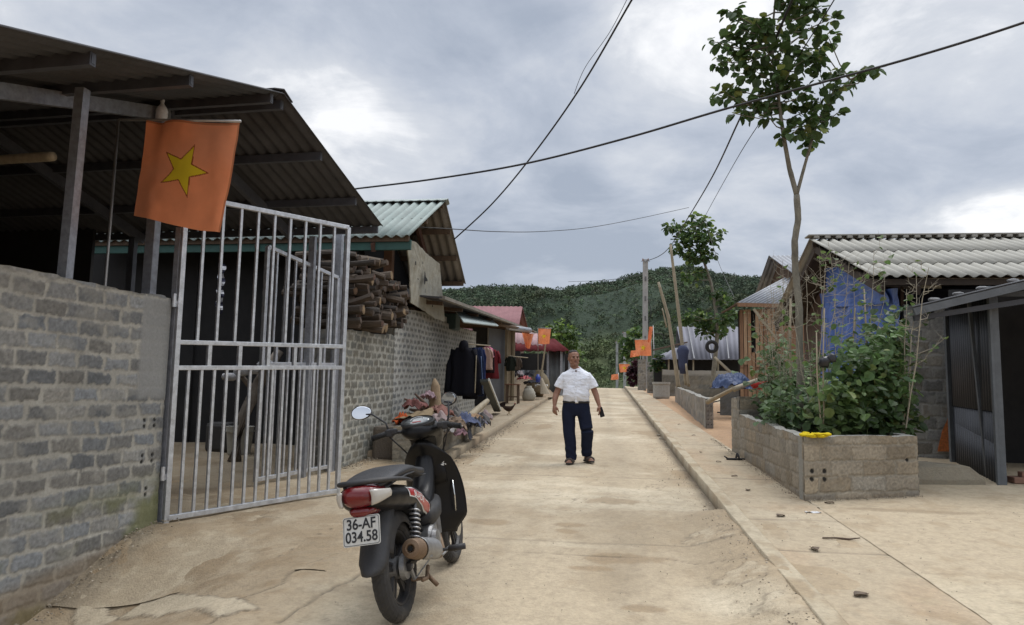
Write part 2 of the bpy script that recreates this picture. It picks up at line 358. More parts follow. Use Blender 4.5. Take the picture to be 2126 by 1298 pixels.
def yard_col(x, y):
    n1 = fbm(x*.9, y*.9, 71, 5); n2 = fbm(x*6, y*5, 73, 5); n4 = fbm(x*26, y*20, 5, 3)
    c = (TAN*1.0)[None, None]*(1+0*x[..., None]); c = c+(GREYC-c)*(nss((n1-.42)/.22)*.8)[..., None]
    c = c+(STAIN-c)*(nss((n2-.56)/.18)*.32)[..., None]
    red = nss((y-11.2)/.8)*nss((4.4-x)/.6); c = c+(RED*.95-c)*(red*.8)[..., None]
    d = np.hypot((x-G(1900, 1062, OFF).x)/.9, (y-G(1900, 1062, OFF).y)/.10)+(n2-.5)*1.3
    c = c+(STAIN*.7-c)*(nss((1-d)/.5)*.45)[..., None]
    return c*(1+(n4-.5)*.14)[..., None]
def yard_extra(X, Y, Z, C):
    red = nss((Y-11.4)/.6); Z = Z+red*(fbm(X*3, Y*3, 91, 4)-.5)*.08-red*.03
    pl = px([(1670, 1040), (1720, 1085), (1790, 1140), (1840, 1200), (1920, 1240), (2010, 1290), (2126, 1380)], OFF)
    d = segdist(X+jit(X, Y, 4, 4)*.08, Y+jit(X, Y, 4.4, 9)*.08, pl); m = np.exp(-((d-.035)/.010)**2); C = C*(1-.55*m)[..., None]; Z -= m*.012
    m2 = nss((.045-d)/.02); Z = Z+m2*.014; C = C+(PALE-C)*(m2*.55)[..., None]
    return X, Y, Z, C
sheet('yard', lambda y: 2.0+0*y, lambda y: 12+0*y, 1.2, 46, 260, OFF+.004, yard_col, amp=.02, extra=yard_extra)
lk = lambda y: -2.2+.03*(fbm(y*.8, y*0, 13, 3)-.5)+.0*y
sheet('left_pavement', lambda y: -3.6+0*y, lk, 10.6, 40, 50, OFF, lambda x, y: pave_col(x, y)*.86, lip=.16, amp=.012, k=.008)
# rough ground between the left wall and the road, and the shed floor
def apron():
    ys = np.arange(5.0, 12.4, .02); xs = np.arange(-13.5, -1.75, .025); X, Y = np.meshgrid(xs, ys)
    edge = px([(240, 1195), (330, 1200), (440, 1212), (520, 1175), (600, 1140), (700, 1095), (800, 1045), (880, 995)])
    # slab covers the side away from the camera: signed by interpolation of the edge line
    ex = np.array([p[0] for p in edge]); ey = np.array([p[1] for p in edge])
    yy = np.interp(X, ex, ey)+.22*(fbm(X*3, X*1.5, 3, 5)-.5)
    ins = Y-yy; k = nss((ins+.02)/.035)
    Z = ngz(Y)+dip(X, Y)-.010*(1-k)+.008+(fbm(X*3, Y*3, 41, 5)-.5)*.03-.05*nss((-9-X)/3)
    Z = np.where(X > -1.9, Z-.1*nss((X+1.9)/.1), Z)
    n1 = fbm(X*2, Y*2, 43, 5); n2 = fbm(X*9, Y*9, 45, 4)
    C = (TAN*.90)[None, None]*(1+0*X[..., None]); C = C+(STAIN-C)*(nss((n1-.42)/.25)*.55)[..., None]+(PALE-C)*(nss((n2-.56)/.2)*.28)[..., None]
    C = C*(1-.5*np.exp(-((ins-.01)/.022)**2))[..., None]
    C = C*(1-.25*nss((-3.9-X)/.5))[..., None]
    # darker line along the wall foot
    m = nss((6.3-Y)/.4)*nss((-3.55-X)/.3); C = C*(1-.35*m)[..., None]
    tag(npmesh('apron', np.stack([X, Y, Z], -1), C, M_conc), kind='structure')
apron()
# wide terrain down into the valley and up the hills
SIL = [(-600, 640), (0, 625), (600, 612), (900, 602), (1000, 588), (1100, 590), (1150, 597), (1200, 587), (1290, 573), (1330, 558), (1390, 549), (1430, 546), (1470, 557), (1520, 566), (1580, 570), (1700, 575), (1900, 560), (2300, 590), (3000, 640)]
SILA = []
for a, b in SIL:
    d = ray(a, b); SILA.append((math.atan2(d.x, d.y), d.z/math.hypot(d.x, d.y)))
SILA.sort()
RD = 330.0
def hill_z(X, Y):
    r = np.hypot(X, Y); az = np.arctan2(X, Y)
    el = np.interp(az, [a for a, _ in SILA], [e for _, e in SILA]); top = H+el*RD-3.5
    base = -3.0+0*X
    t = np.clip((r-95)/(RD-95), 0, 1)
    prof = t**1.15
    lump = (fbm(X*.018, Y*.018, 7, 5)-.5); gul = np.abs(fbm(X*.013+4, Y*.007, 17, 3)-.5)
    z = base+(top-base)*prof+lump*40*np.sin(t*PI)-gul*46*np.sin(t*PI)
    z = np.where(r > RD, top-(r-RD)*.18, z)
    near = ngz(Y)-.45
    k = nss((r-60)/45)
    return near*(1-k)+z*k
def make_hills():
    az = np.linspace(-1.75, 1.75, 300); rr = np.concatenate([np.linspace(1, 60, 24), np.linspace(64, 520, 120)])
    A, R_ = np.meshgrid(az, rr); X = R_*np.sin(A); Y = R_*np.cos(A); Z = hill_z(X, Y)
    n1 = fbm(X*.03, Y*.03, 3, 5); n2 = fbm(X*.12, Y*.12, 5, 4)
    g1 = np.array((.026, .038, .018)); g2 = np.array((.062, .080, .036))
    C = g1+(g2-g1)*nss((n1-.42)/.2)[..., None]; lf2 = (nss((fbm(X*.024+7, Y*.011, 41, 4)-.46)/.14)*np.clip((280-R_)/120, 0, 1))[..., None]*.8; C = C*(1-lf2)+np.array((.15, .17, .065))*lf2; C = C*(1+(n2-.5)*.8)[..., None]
    hazec = np.array((.12, .15, .13)); hz_ = .12+nss((R_-90)/500)[..., None]*.7; C = C*(1-hz_)+hazec*hz_  # distance haze mixed into the hill colour
    earth = np.array(RED)*.7; k = nss((60-R_)/10)[..., None]; C = C*(1-k)+earth*k
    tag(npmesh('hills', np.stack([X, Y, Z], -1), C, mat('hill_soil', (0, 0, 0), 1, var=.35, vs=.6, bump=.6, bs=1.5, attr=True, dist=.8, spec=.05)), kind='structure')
make_hills()
# ground behind the camera and to the sides, out to the horizon
gb = MB(tuple(np.array(RED)*.6)); gb.grid([[Vector((x, y, -.75 if y < 60 else -8)) for x in (-3000, -60, 60, 3000)] for y in (-3000, -40, 40, 61, 3000)]); tag(gb.build('ground', M_conc), kind='structure')
# forest on the hills: clumps of crowns as one mass
def forest():
    r_ = np.random.RandomState(5); N = 24000
    az = r_.uniform(-.42, .62, N); az[:900] = r_.uniform(-1.2, 1.2, 900); rr = np.sqrt(r_.uniform(80**2, 345**2, N)); X = rr*np.sin(az); Y = rr*np.cos(az)
    den = fbm(X*.02, Y*.02, 99, 4); high = nss((rr-250)/60)
    dense = (den+high*.35+nss((130-rr)/30)*.4) > r_.uniform(.36, .58, N); Z = hill_z(X, Y)
    Vs, Cs = [], []
    for sel, m, fsz, op in (((rr > 140) & dense, 52, .25, 0), ((rr <= 140) & dense, 70, .22, 0), (~dense, 16, .42, 1)):
        x, y, z, d = X[sel], Y[sel], Z[sel], rr[sel]; n_ = len(x)
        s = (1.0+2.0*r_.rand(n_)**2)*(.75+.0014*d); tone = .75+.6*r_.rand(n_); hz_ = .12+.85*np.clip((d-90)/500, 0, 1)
        lf_ = nss((fbm(x*.024+7, y*.011, 41, 4)-.46)/.14)*np.clip((280-d)/120, 0, 1)
        if op: s = s*.42; tone = tone*1.2
        base = np.stack([.046+.030*r_.rand(n_), .066+.032*r_.rand(n_), .024+.012*r_.rand(n_)], 1)*tone[:, None]
        base = base*(1-lf_[:, None]*.75)+np.array((.15, .175, .06))*lf_[:, None]*.75
        pts = r_.normal(size=(n_, m, 3)); pts /= np.linalg.norm(pts, axis=2)[..., None]; pts[..., 2] = np.abs(pts[..., 2])*.9-.15
        cen = np.stack([x, y, z+s*.35], 1)[:, None]+pts*s[:, None, None]*np.array((.8, .8, .95))*(.65+.35*r_.rand(n_, m, 1))
        a = r_.normal(size=(n_, m, 3)); b = r_.normal(size=(n_, m, 3)); a *= (s[:, None]*fsz/np.linalg.norm(a, axis=2))[..., None]; b *= (s[:, None]*fsz/np.linalg.norm(b, axis=2))[..., None]
        q = np.stack([cen-a*.5-b*.4, cen+a*.55-b*.3, cen+b*.7, cen-a*.2+b*.3], 2)
        cc = base[:, None]*(.62+.65*np.clip(pts[..., 2:3]+.15, 0, 2)+.25*r_.rand(n_, m, 1)); cc = cc*(1-hz_[:, None, None])+np.array((.125, .155, .135))*hz_[:, None, None]  # lighter crown tops and distance haze painted into the leaf colour
        Vs.append(q.reshape(-1, 3)); Cs.append(np.repeat(cc.reshape(-1, 3), 4, 0))
    V = np.concatenate(Vs); C = np.concatenate(Cs); nq = len(V)//4
    me = bpy.data.meshes.new('hill_forest'); me.vertices.add(nq*4); me.vertices.foreach_set('co', V.astype(np.float32).ravel()); me.loops.add(nq*4); me.loops.foreach_set('vertex_index', np.arange(nq*4, dtype=np.int32)); me.polygons.add(nq); me.polygons.foreach_set('loop_start', np.arange(nq, dtype=np.int32)*4); me.polygons.foreach_set('loop_total', np.full(nq, 4, dtype=np.int32)); me.update()
    ca = me.color_attributes.new('Col', 'FLOAT_COLOR', 'POINT'); CC = np.ones((len(V), 4), dtype=np.float32); CC[:, :3] = np.array(C); ca.data.foreach_set('color', CC.ravel())
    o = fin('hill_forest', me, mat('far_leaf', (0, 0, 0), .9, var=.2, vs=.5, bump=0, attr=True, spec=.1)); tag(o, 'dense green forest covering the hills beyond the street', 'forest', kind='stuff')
forest()

def grit():
    r_ = np.random.RandomState(3); mb = MB()
    def put(x, y, z, s):
        c = np.array((.34, .29, .22))*(.5+.8*r_.rand()); 
        q = [Vector((x+s*r_.uniform(-1, 1), y+s*r_.uniform(-1, 1), z+s*r_.uniform(-.2, 1.0))) for _ in range(6)]
        mb.add(q, [(0, 1, 2), (0, 2, 3), (1, 3, 2), (0, 4, 1), (1, 4, 5), (5, 3, 1), (0, 3, 5), (0, 5, 4)], tuple(c))
    for _ in range(900): y = 3.5+12*r_.rand()**1.6; x = float(kx(np.array(y)))-abs(r_.normal())*.16-.01; put(x, y, gz(y)+(.115*ss((x-.62)/.5)*ss((7.75-y)/.7))+.004, .004+.008*r_.rand()**2)
    for _ in range(320): y = 4.6+1.6*r_.rand(); x = W1a[0]-.105*(W1a[1]-y)+.02+abs(r_.normal())*.10; put(x, y, gz(y)+float(dip(np.array(x), np.array(y)))+.03, .005+.010*r_.rand()**2)
    for _ in range(900): y = 9.0+9*r_.rand(); x = -2.2+abs(r_.normal())*.14; put(x, y, gz(y)+.004, .006+.012*r_.rand()**2)
    for _ in range(1200): y = 4.2+6*r_.rand(); x = r_.uniform(-3.4, 6); 
    for _ in range(500): t = r_.rand(); p = PC.lerp(PR, t); put(p.x+.01*r_.normal(), p.y-abs(r_.normal())*.05-.01, gz(p.y)+OFF+.006, .004+.008*r_.rand()**2)
    for _ in range(700): y = 7.7+6*r_.rand(); put(1.97-abs(r_.normal())*.05, y, gz(y)+OFF+.006, .004+.009*r_.rand()**2)
    for _ in range(900): x = r_.uniform(-3.3, 5.5); y = 3.6+7*r_.rand(); off_ = OFF+.008 if x > 1.26 else (.006 if x < .6 else None)
    for _ in range(600): x = r_.uniform(1.3, 5.5); y = 3.6+4*r_.rand(); put(x, y, gz(y)+OFF+.01, .003+.005*r_.rand()**2)
    for _ in range(500): x = r_.uniform(-1.6, .6); y = 3.6+7*r_.rand(); put(x, y, gz(y)+.006, .003+.005*r_.rand()**2)
    for _ in range(700): y = 9.4+2.3*r_.rand(); put(-3.42+abs(r_.normal())*.10, y, gz(y)+.03, .005+.012*r_.rand()**2)
    o = mb.build('gravel', M_attr); tag(o, 'loose grit and small stones along kerbs and wall feet', 'gravel', kind='stuff')
# ------------------------------------------------------------ hollow block walls
def block_face(A, B, zb, zt, bl=.26, bh=.125, cb=(.19, .185, .17), cm=(.33, .32, .29), mw=.016, res=.012, seed=1, rough=.006, rnd_=.28, moss=0, holes=(), flip=False, slope=0.0, kx=1.0, dark=(), smear=.35, low=None):
    """face from A to B (xy) between functions/values zb, zt; returns rows of points and colours.  Outward normal is to the right of A->B."""
    A = np.array(A[:2], float); B = np.array(B[:2], float); L = np.linalg.norm(B-A); d = (B-A)/L; nrm = np.array((d[1], -d[0]))*(-1 if flip else 1)
    fz = lambda q, u: (q[0]+(q[1]-q[0])*u/L) if isinstance(q, (tuple, list)) else q+0*u
    us = np.linspace(0, L, max(2, int(L/res))); h = max(fz(zt, us)-fz(zb, us)); ts = np.linspace(0, 1, max(2, int(h/res)))
    U, T = np.meshgrid(us, ts); ZB = fz(zb, U); ZT = fz(zt, U)+wtop(U, bl, seed); Z = ZB+(ZT-ZB)*T
    v = Z-slope*U+50*0; jx = (fbm(U*4, Z*4, seed, 3)-.5); v2 = v+jx*.022+(vn(U*1.3, Z*2, seed+3)-.5)*.02
    row = np.floor(v2/bh).astype(int); fv = v2/bh-row
    sh = _h(row*7, row*0+3, seed)*.25+(row % 2)*.5
    u2 = U/bl+sh+(vn(U*5, Z*7, seed+9)-.5)*.14; colm = np.floor(u2).astype(int); fu = u2-colm
    wob = (fbm(U*30, Z*30, seed+5, 4)-.5)*.040+(fbm(U*3, Z*3, seed+55, 2)-.5)*.014
    du = np.minimum(fu, 1-fu)*bl; dv = np.minimum(fv, 1-fv)*bh; e = np.minimum(du*kx, dv)+wob
    mwv = mw*(.6+.9*vn(U*3, Z*3, seed+6)); m = nss((e-mwv*.5)/.007)      # 1 = block, 0 = mortar
    tone = 1+(_h(colm, row, seed+1)-.5)*2*rnd_; warm = _h(colm, row, seed+2)
    cb_ = np.array(cb); cm_ = np.array(cm)
    Cb = cb_*tone[..., None]*(1+(warm[..., None]-.5)*np.array((.16, .04, -.14))); grain = fbm(U*60, Z*60, seed+8, 2); Cb = Cb*(1+(grain-.5)*.7)[..., None]
    Cm = cm_*(1+(fbm(U*9, Z*9, seed+4, 4)-.5)*.5)[..., None]
    sm = nss((fbm(U*5, Z*7, seed+11, 4)-.56)/.12)*smear; m2 = m*(1-sm)
    C = Cm+(Cb-Cm)*m2[..., None]; C = C*(1-.22*np.exp(-((e-mwv*.5)/.004)**2))[..., None]
    D = m*rough+(grain-.5)*.005*m+(fbm(U*22, Z*22, seed+20, 3)-.5)*.005
    big = fbm(U*.9, Z*1.2, seed+30, 4); C = C*(1+(big-.5)*.6)[..., None]
    for (hu, hz_, r) in holes:
        q = nss((r-np.hypot(U-hu, Z-hz_))/.008); C = C*(1-.95*q)[..., None]; D = D-q*.006
    for (u0, u1, z0, z1, cc, am) in dark:     # rendered patches
        q = nss((U-u0)/.04+.5*jx)*nss((u1-U)/.04)*nss((Z-z0)/.05+jx)*nss((z1-Z)/.05+jx); C = C+(np.array(cc)*(1+(big-.5)*.3)[..., None]-C)*(q*am)[..., None]; D = D*(1-q*.7)+q*.006
    if moss:
        hgt = Z-(ZB if low is None else fz(low, U)); q = nss((moss-hgt)/.35)*nss((fbm(U*2.5, Z*3, seed+40, 4)-.40)/.2); C = C+(np.array((.15, .155, .05))-C)*(q*.75)[..., None]
        C = C+(np.array(STAIN)*.75-C)*(nss((.12-hgt)/.12)*.6)[..., None]
    P = np.zeros(U.shape+(3,)); P[..., 0] = A[0]+d[0]*U+nrm[0]*D; P[..., 1] = A[1]+d[1]*U+nrm[1]*D; P[..., 2] = Z
    return P, C, (A, B, d, nrm, L, fz(zb, np.array([0, L])), fz(zt, np.array([0, L])))
def wtop(u, bl, seed): return .022*(np.floor(vn(u/bl*.9, u*0+seed, seed)*3)/2-.5)+.014*(fbm(u*9, u*0+seed, seed, 3)-.5)
def block_wall(name, lab, faces, thick=.12, cat='wall', top=None, kind=None, cap=(.27, .26, .23)):
    """faces: list of argument dicts; the first mesh is the wall, the others are joined to it"""
    root = None; mbs = MB(cap)
    for k, a in enumerate(faces):
        P, C, (A, B, d, nrm, L, zb, zt) = block_face(**a)
        th = a.get('th', thick)
        o = npmesh(name, P, C, M_block, smooth=True)
        if root is None: root = o
        else:
            bm = bmesh.new(); bm.from_mesh(root.data); bm.from_mesh(o.data); bm.to_mesh(root.data); bm.free(); bpy.data.objects.remove(o)
        q = []
        N = max(2, int(L/.05)); trim = thick*.7/L if a.get('th') is None else 0
        for i in range(N+1):
            t = trim*.3+(1-trim*1.3)*i/N; b = A+d*L*t; zt_ = zt[0]+(zt[1]-zt[0])*t+float(wtop(np.array(L*t), a.get('bl', .26), a.get('seed', 1))); zb_ = zb[0]+(zb[1]-zb[0])*t; j = -.002
            b0 = b-nrm*thick; fr = b-nrm*.016; ft = b+nrm*.003
            q.append([Vector((fr[0], fr[1], zb_)), Vector((fr[0], fr[1], zt_-.04)), Vector((ft[0], ft[1], zt_+.003+j)), Vector((b0[0], b0[1], zt_+.003+j)), Vector((b0[0], b0[1], zb_))])
        mbs.loft(q, cap=True, col=tuple(np.array(cap)*(1+.2*(k % 2))))
    join_np(root, mbs)
    return tag(root, lab, cat, kind=kind)
HXY = G(330, 1090).xy   # gate hinge foot
W1a = (-3.86, 6.10); W1b = (-4.16, 3.2)
holes1 = []
for zc in (1.10, .80, .52):
    for du in (.05, .17) if zc > .6 else (.10,):
        for dz in (-.026, .026):
            for k in (0,): holes1.append((2.915-.06-du+.06*k, zc+dz, .021))
block_wall('block_wall', 'long rough grey block wall with a smooth plaster pier beside the steel gate', [
    dict(A=W1b, B=W1a, zb=-.35, zt=(2.22, 2.20), bl=.275, bh=.128, seed=3, res=.0105, moss=.62, low=(-.25, .16), cb=(.20, .20, .192), cm=(.36, .345, .30), mw=.024, rough=.004, rnd_=.34,
         holes=holes1, dark=((2.55, 2.95, 1.28, 2.20, (.25, .25, .24), .93), (2.66, 2.95, .16, .42, (.27, .26, .22), .6), (0.1, .9, 1.30, 1.9, (.26, .25, .22), .35))),
    dict(A=W1a, B=(W1a[0]-.30, W1a[1]+.02), zb=.1, zt=2.20, bl=.275, bh=.128, seed=4, res=.02)], thick=.14)
# wall beyond the gate: low length carrying firewood, then a taller length
XW = -3.45
W2 = [dict(A=(XW, 9.42), B=(XW, 11.80), zb=.30, zt=(2.20, 2.30), bl=.27, bh=.108, kx=.45, seed=21, res=.017, cb=(.155, .15, .125), cm=(.36, .35, .30), mw=.022, smear=.15, rnd_=.2, moss=.25, slope=.02),
      dict(A=(XW, 11.80), B=(XW, 15.8), zb=.40, zt=(2.78, 3.02), bl=.27, bh=.104, kx=.5, seed=22, res=.022, cb=(.150, .148, .135), cm=(.37, .365, .33), mw=.045, smear=.05, rnd_=.15, moss=.3, slope=.03),
      dict(A=(XW, 15.8), B=(XW, 19.6), zb=.50, zt=(2.86, 2.98), bl=.27, bh=.104, kx=.5, seed=23, res=.028, cb=(.16, .157, .14), cm=(.37, .365, .33), mw=.045, smear=.05, rnd_=.15, slope=.03),
      dict(A=(XW-.6, 9.42), B=(XW, 9.42), zb=.2, zt=2.20, bl=.26, bh=.128, seed=24, res=.02)]
block_wall('block_wall', 'grey block wall with pale mortar grid running from the firewood to the clothes rail', W2, thick=.16)
# low block wall with the heap of old clothes
g0 = G(918, 945, OFF); g1 = G(948, 948, OFF)
LWx = -2.34
lw = [dict(A=(-3.0, 10.35), B=(LWx, 10.35), zb=.34, zt=.90, bl=.40, bh=.135, seed=31, res=.012, cb=(.26, .235, .185), cm=(.22, .20, .16), mw=.010, smear=.2, rnd_=.15),
      dict(A=(LWx, 10.35), B=(LWx, 14.3), zb=.34, zt=(.92, .98), bl=.30, bh=.15, seed=32, res=.016, cb=(.235, .21, .165), cm=(.21, .19, .15), mw=.008, smear=.5, rnd_=.15)]
block_wall('low_block_wall', 'knee-high block wall at the left kerb holding the heap of old clothes', lw, thick=.13)
# planter
PC = G(1672, 1040, OFF).xy; PR = G(1908, 1031, OFF).xy; PL = Vector((1.99, 11.2)); PE = Vector((1.99, 11.9))
pz = S*PC.y+OFF-.03
hz2 = []
for (a, b) in ((1687, 978), (1687, 995), (1713, 978), (1713, 995)):
    d = ray(a, b); dd = (PR-PC).normalized(); nn = Vector((dd.y, -dd.x)); t = ((PC.x)*nn.x+(PC.y)*nn.y)/(d.x*nn.x+d.y*nn.y); q = d*t
    hz2.append(((q.xy-PC).dot(dd), H+q.z, .028))
q = G(1892, 985, OFF); hz2.append(((PR-PC).length-.12, pz+.42, .024))
PT = YP(1668, 907, PC.y).z
pw = [dict(A=PC-(PR-PC).normalized()*.010, B=PR, zb=pz, zt=(PT, PT+.02), bl=.39, bh=.158, seed=41, res=.0095, cb=(.27, .232, .175), cm=(.29, .255, .195), mw=.009, smear=.35, rnd_=.20, rough=.008, holes=hz2, moss=.05),
      dict(A=PL, B=PC, zb=(S*11.2+OFF-.03, pz), zt=(PT+.10, PT), bl=.27, bh=.158, seed=42, res=.014, cb=(.255, .22, .168), cm=(.29, .255, .20), mw=.010, smear=.3, rnd_=.2, rough=.008, moss=.05),
      dict(A=PR, B=PR+Vector((.06, .9)), zb=pz, zt=PT+.02, bl=.39, bh=.158, seed=43, res=.02, cb=(.21, .19, .15), cm=(.265, .235, .18), mw=.008),
      dict(A=PE, B=PL, zb=S*11.5+OFF-.03, zt=PT+.36, bl=.27, bh=.15, seed=44, res=.016, cb=(.24, .215, .17), cm=(.27, .24, .19), mw=.010),
      dict(A=(1.99, 11.2), B=(3.3, 11.35), zb=S*11.2, zt=PT+.36, bl=.27, bh=.15, seed=45, res=.018, cb=(.22, .20, .16), cm=(.27, .24, .19), mw=.010)]
block_wall('planter_wall', 'raised planter bed walled with grey-brown blocks beside the right pavement', pw, thick=.11, cat='planter')
# low wall further up on the right
a0 = G(1398, 826, OFF); 
LA, LB = G(1466, 888, OFF), G(1402, 832, OFF)
def ztop(P, x, y): return YP(x, y, P.y).z
lw2 = [dict(A=LB.xy, B=LA.xy, zb=(LB.z-.1, LA.z-.1), zt=(ztop(LB, 1400, 803), ztop(LA, 1463, 829)), bl=.4, bh=.17, seed=51, res=.05, cb=(.22, .20, .17), cm=(.25, .23, .19), mw=.02),
       dict(A=LA.xy, B=LA.xy+Vector((.16, .05)), zb=LA.z-.1, zt=ztop(LA, 1463, 829), bl=.2, bh=.17, seed=52, res=.02, cb=(.22, .20, .17), cm=(.25, .23, .19), mw=.02,
            holes=[(.05+.07*i, LA.z+.06+.1*k, .014) for i in (0, 1) for k in range(8)]),]
block_wall('low_block_wall', 'low block wall edging the right pavement before the bamboo poles', lw2, thick=.15)
BA, BB = G(1405, 805, 0), Vector((7.6, 19.5, .7))
q0 = YP(1400, 803, 28); 
bw = [dict(A=(3.6, 24.6), B=(5.6, 22.0), zb=.7, zt=(1.62, 1.5), bl=.4, bh=.19, seed=55, res=.05, cb=(.15, .14, .12), cm=(.19, .18, .15), mw=.02),
      dict(A=(5.6, 22.0), B=(8.2, 22.0), zb=.7, zt=1.5, bl=.4, bh=.19, seed=55, res=.05, cb=(.17, .16, .135), cm=(.2, .19, .16), mw=.02)]
# ------------------------------------------------------------ corrugated sheets
def corr(mb, A, B, C, D, pitch=.076, amp=.010, col=None, seg=6, rowsn=2, sag=0.0):
    """A->B along the ridge (corrugation repeats this way), A->C and B->D down the slope"""
    A, B, C, D = map(Vector, (A, B, C, D)); L = (B-A).length; n = max(4, int(L/pitch*seg)); nrm = (B-A).cross(C-A).normalized()
    if nrm.z < 0: nrm = -nrm
    rows_ = []
    for r in range(rowsn+1):
        t = r/rowsn; row = []
        for i in range(n+1):
            u = i/n; p = A.lerp(B, u).lerp(C.lerp(D, u), t); w = math.sin(u*L/pitch*2*PI); row.append(p+nrm*(amp*w))
        rows_.append(row)
    b0 = len(mb.c); mb.grid(rows_, col=col); bc = np.array(col or mb.col)
    for r in range(rowsn+1):
        for i in range(n+1): k_ = 1+.24*math.sin(i/n*L/pitch*2*PI); mb.c[b0+r*(n+1)+i] = tuple(bc*k_)  # weathering tint in the valleys, also stands in for weak shading
# ------------------------------------------------------------ open shed on the left
sh = thing('open_shed', 'open shed with dark corrugated gable roof on grey steel posts behind the left wall', 'shed', (-5, 6.4, .2))
r_ = math.radians(4.2); U_ = Vector((math.sin(r_), math.cos(r_), 0)); V_ = Vector((-math.cos(r_), math.sin(r_), 0))
PK = XP(590, 195, -3.0); FE = XP(795, 470, -2.8); NE = PK-U_*3.75+Vector((0, 0, -1.07)); RL = 8.2
mb = MB((.10, .095, .088))
corr(mb, PK, PK+V_*RL, FE, FE+V_*RL, pitch=.13, amp=.016, rowsn=3)
corr(mb, PK, PK+V_*RL, NE, NE+V_*RL, pitch=.13, amp=.016, rowsn=3)
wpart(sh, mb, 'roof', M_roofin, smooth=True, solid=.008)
mb = MB((.1, .1, .1)); up = Vector((0, 0, .045))
mb.grid([[PK+U_*(-.17)+Vector((0, 0, -.015)), PK+up, PK+U_*.17+Vector((0, 0, -.015))], [PK+V_*RL-U_*.17, PK+V_*RL+up, PK+V_*RL+U_*.17]]); wpart(sh, mb, 'ridge_cap', M_roofin, solid=.01)
fs = (FE-PK); ns = (NE-PK)
for slope, ts in ((fs, (.36, .72, .99, .03)), (ns, (.03, .34, .60, .86))):
    for t in ts:
        a = PK+slope*t+Vector((0, 0, -.055))+V_*.06; mb = MB(); mb.bar(a, a+V_*(RL-.1), .05, .085, up=(0, 0, 1)); mb.bar(a+Vector((0, 0, 0))-V_*.004, a+V_*.004, .03, .06)
        wpart(sh, mb, 'purlin', M_dsteel)
TPA = .42
for vv in (1.22, 3.4, 6.2):
    for slope in (fs, ns):
        a = PK+V_*vv+Vector((0, 0, -.13)); mb = MB(); mb.bar(a, a+slope*.97, .06, .12); wpart(sh, mb, 'rafter', M_galv if slope is ns and vv < 1.3 else M_dsteel)
for (t, slope, nmx) in ((TPA, ns, 1), (.93, fs, 0)):
    a = PK+V_*.86+slope*t+Vector((0, 0, -.2)); b = Vector((a.x, a.y, gz(a.y)-.3))
    if nmx: a = YP(172, 185, 4.98); b = YP(135, 570, 4.98); b = b+(b-a)*1.0
    mb = MB(); mb.bar(b, a, .075, .075, up=(0, 1, 0)); wpart(sh, mb, 'post', M_galv)
for vv in (3.4, 6.2):
    for (t, slope) in ((.6, ns), (.9, fs)):
        a = PK+V_*vv+slope*t+Vector((0, 0, -.2)); mb = MB(); mb.bar(Vector((a.x, a.y, 0)), a, .08, .08, up=(0, 1, 0)); wpart(sh, mb, 'post', M_dsteel)
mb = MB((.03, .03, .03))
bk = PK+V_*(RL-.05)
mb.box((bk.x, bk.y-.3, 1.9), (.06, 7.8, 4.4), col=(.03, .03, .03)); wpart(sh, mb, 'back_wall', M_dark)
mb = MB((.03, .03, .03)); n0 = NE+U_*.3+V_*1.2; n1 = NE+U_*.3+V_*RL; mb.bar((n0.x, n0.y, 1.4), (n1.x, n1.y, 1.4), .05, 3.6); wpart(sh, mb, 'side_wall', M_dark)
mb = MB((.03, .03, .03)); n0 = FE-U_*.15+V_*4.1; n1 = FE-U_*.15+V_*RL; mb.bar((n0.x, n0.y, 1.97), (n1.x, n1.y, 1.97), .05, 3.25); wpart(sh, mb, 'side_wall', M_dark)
# bamboo end sticking out under the roof
mb = MB(); a = YP(112, 325, 5.3); mb.tube([a+Vector((-3.5, .3, -.05)), a+Vector((-1, .1, 0)), a+Vector((-.05, 0, .0)), a], [.038, .036, .04, .036], 10); tag(mb.build('bamboo_pole', M_pole, smooth=True, loc=a), 'pale bamboo pole end jutting out under the shed roof at upper left', 'pole')
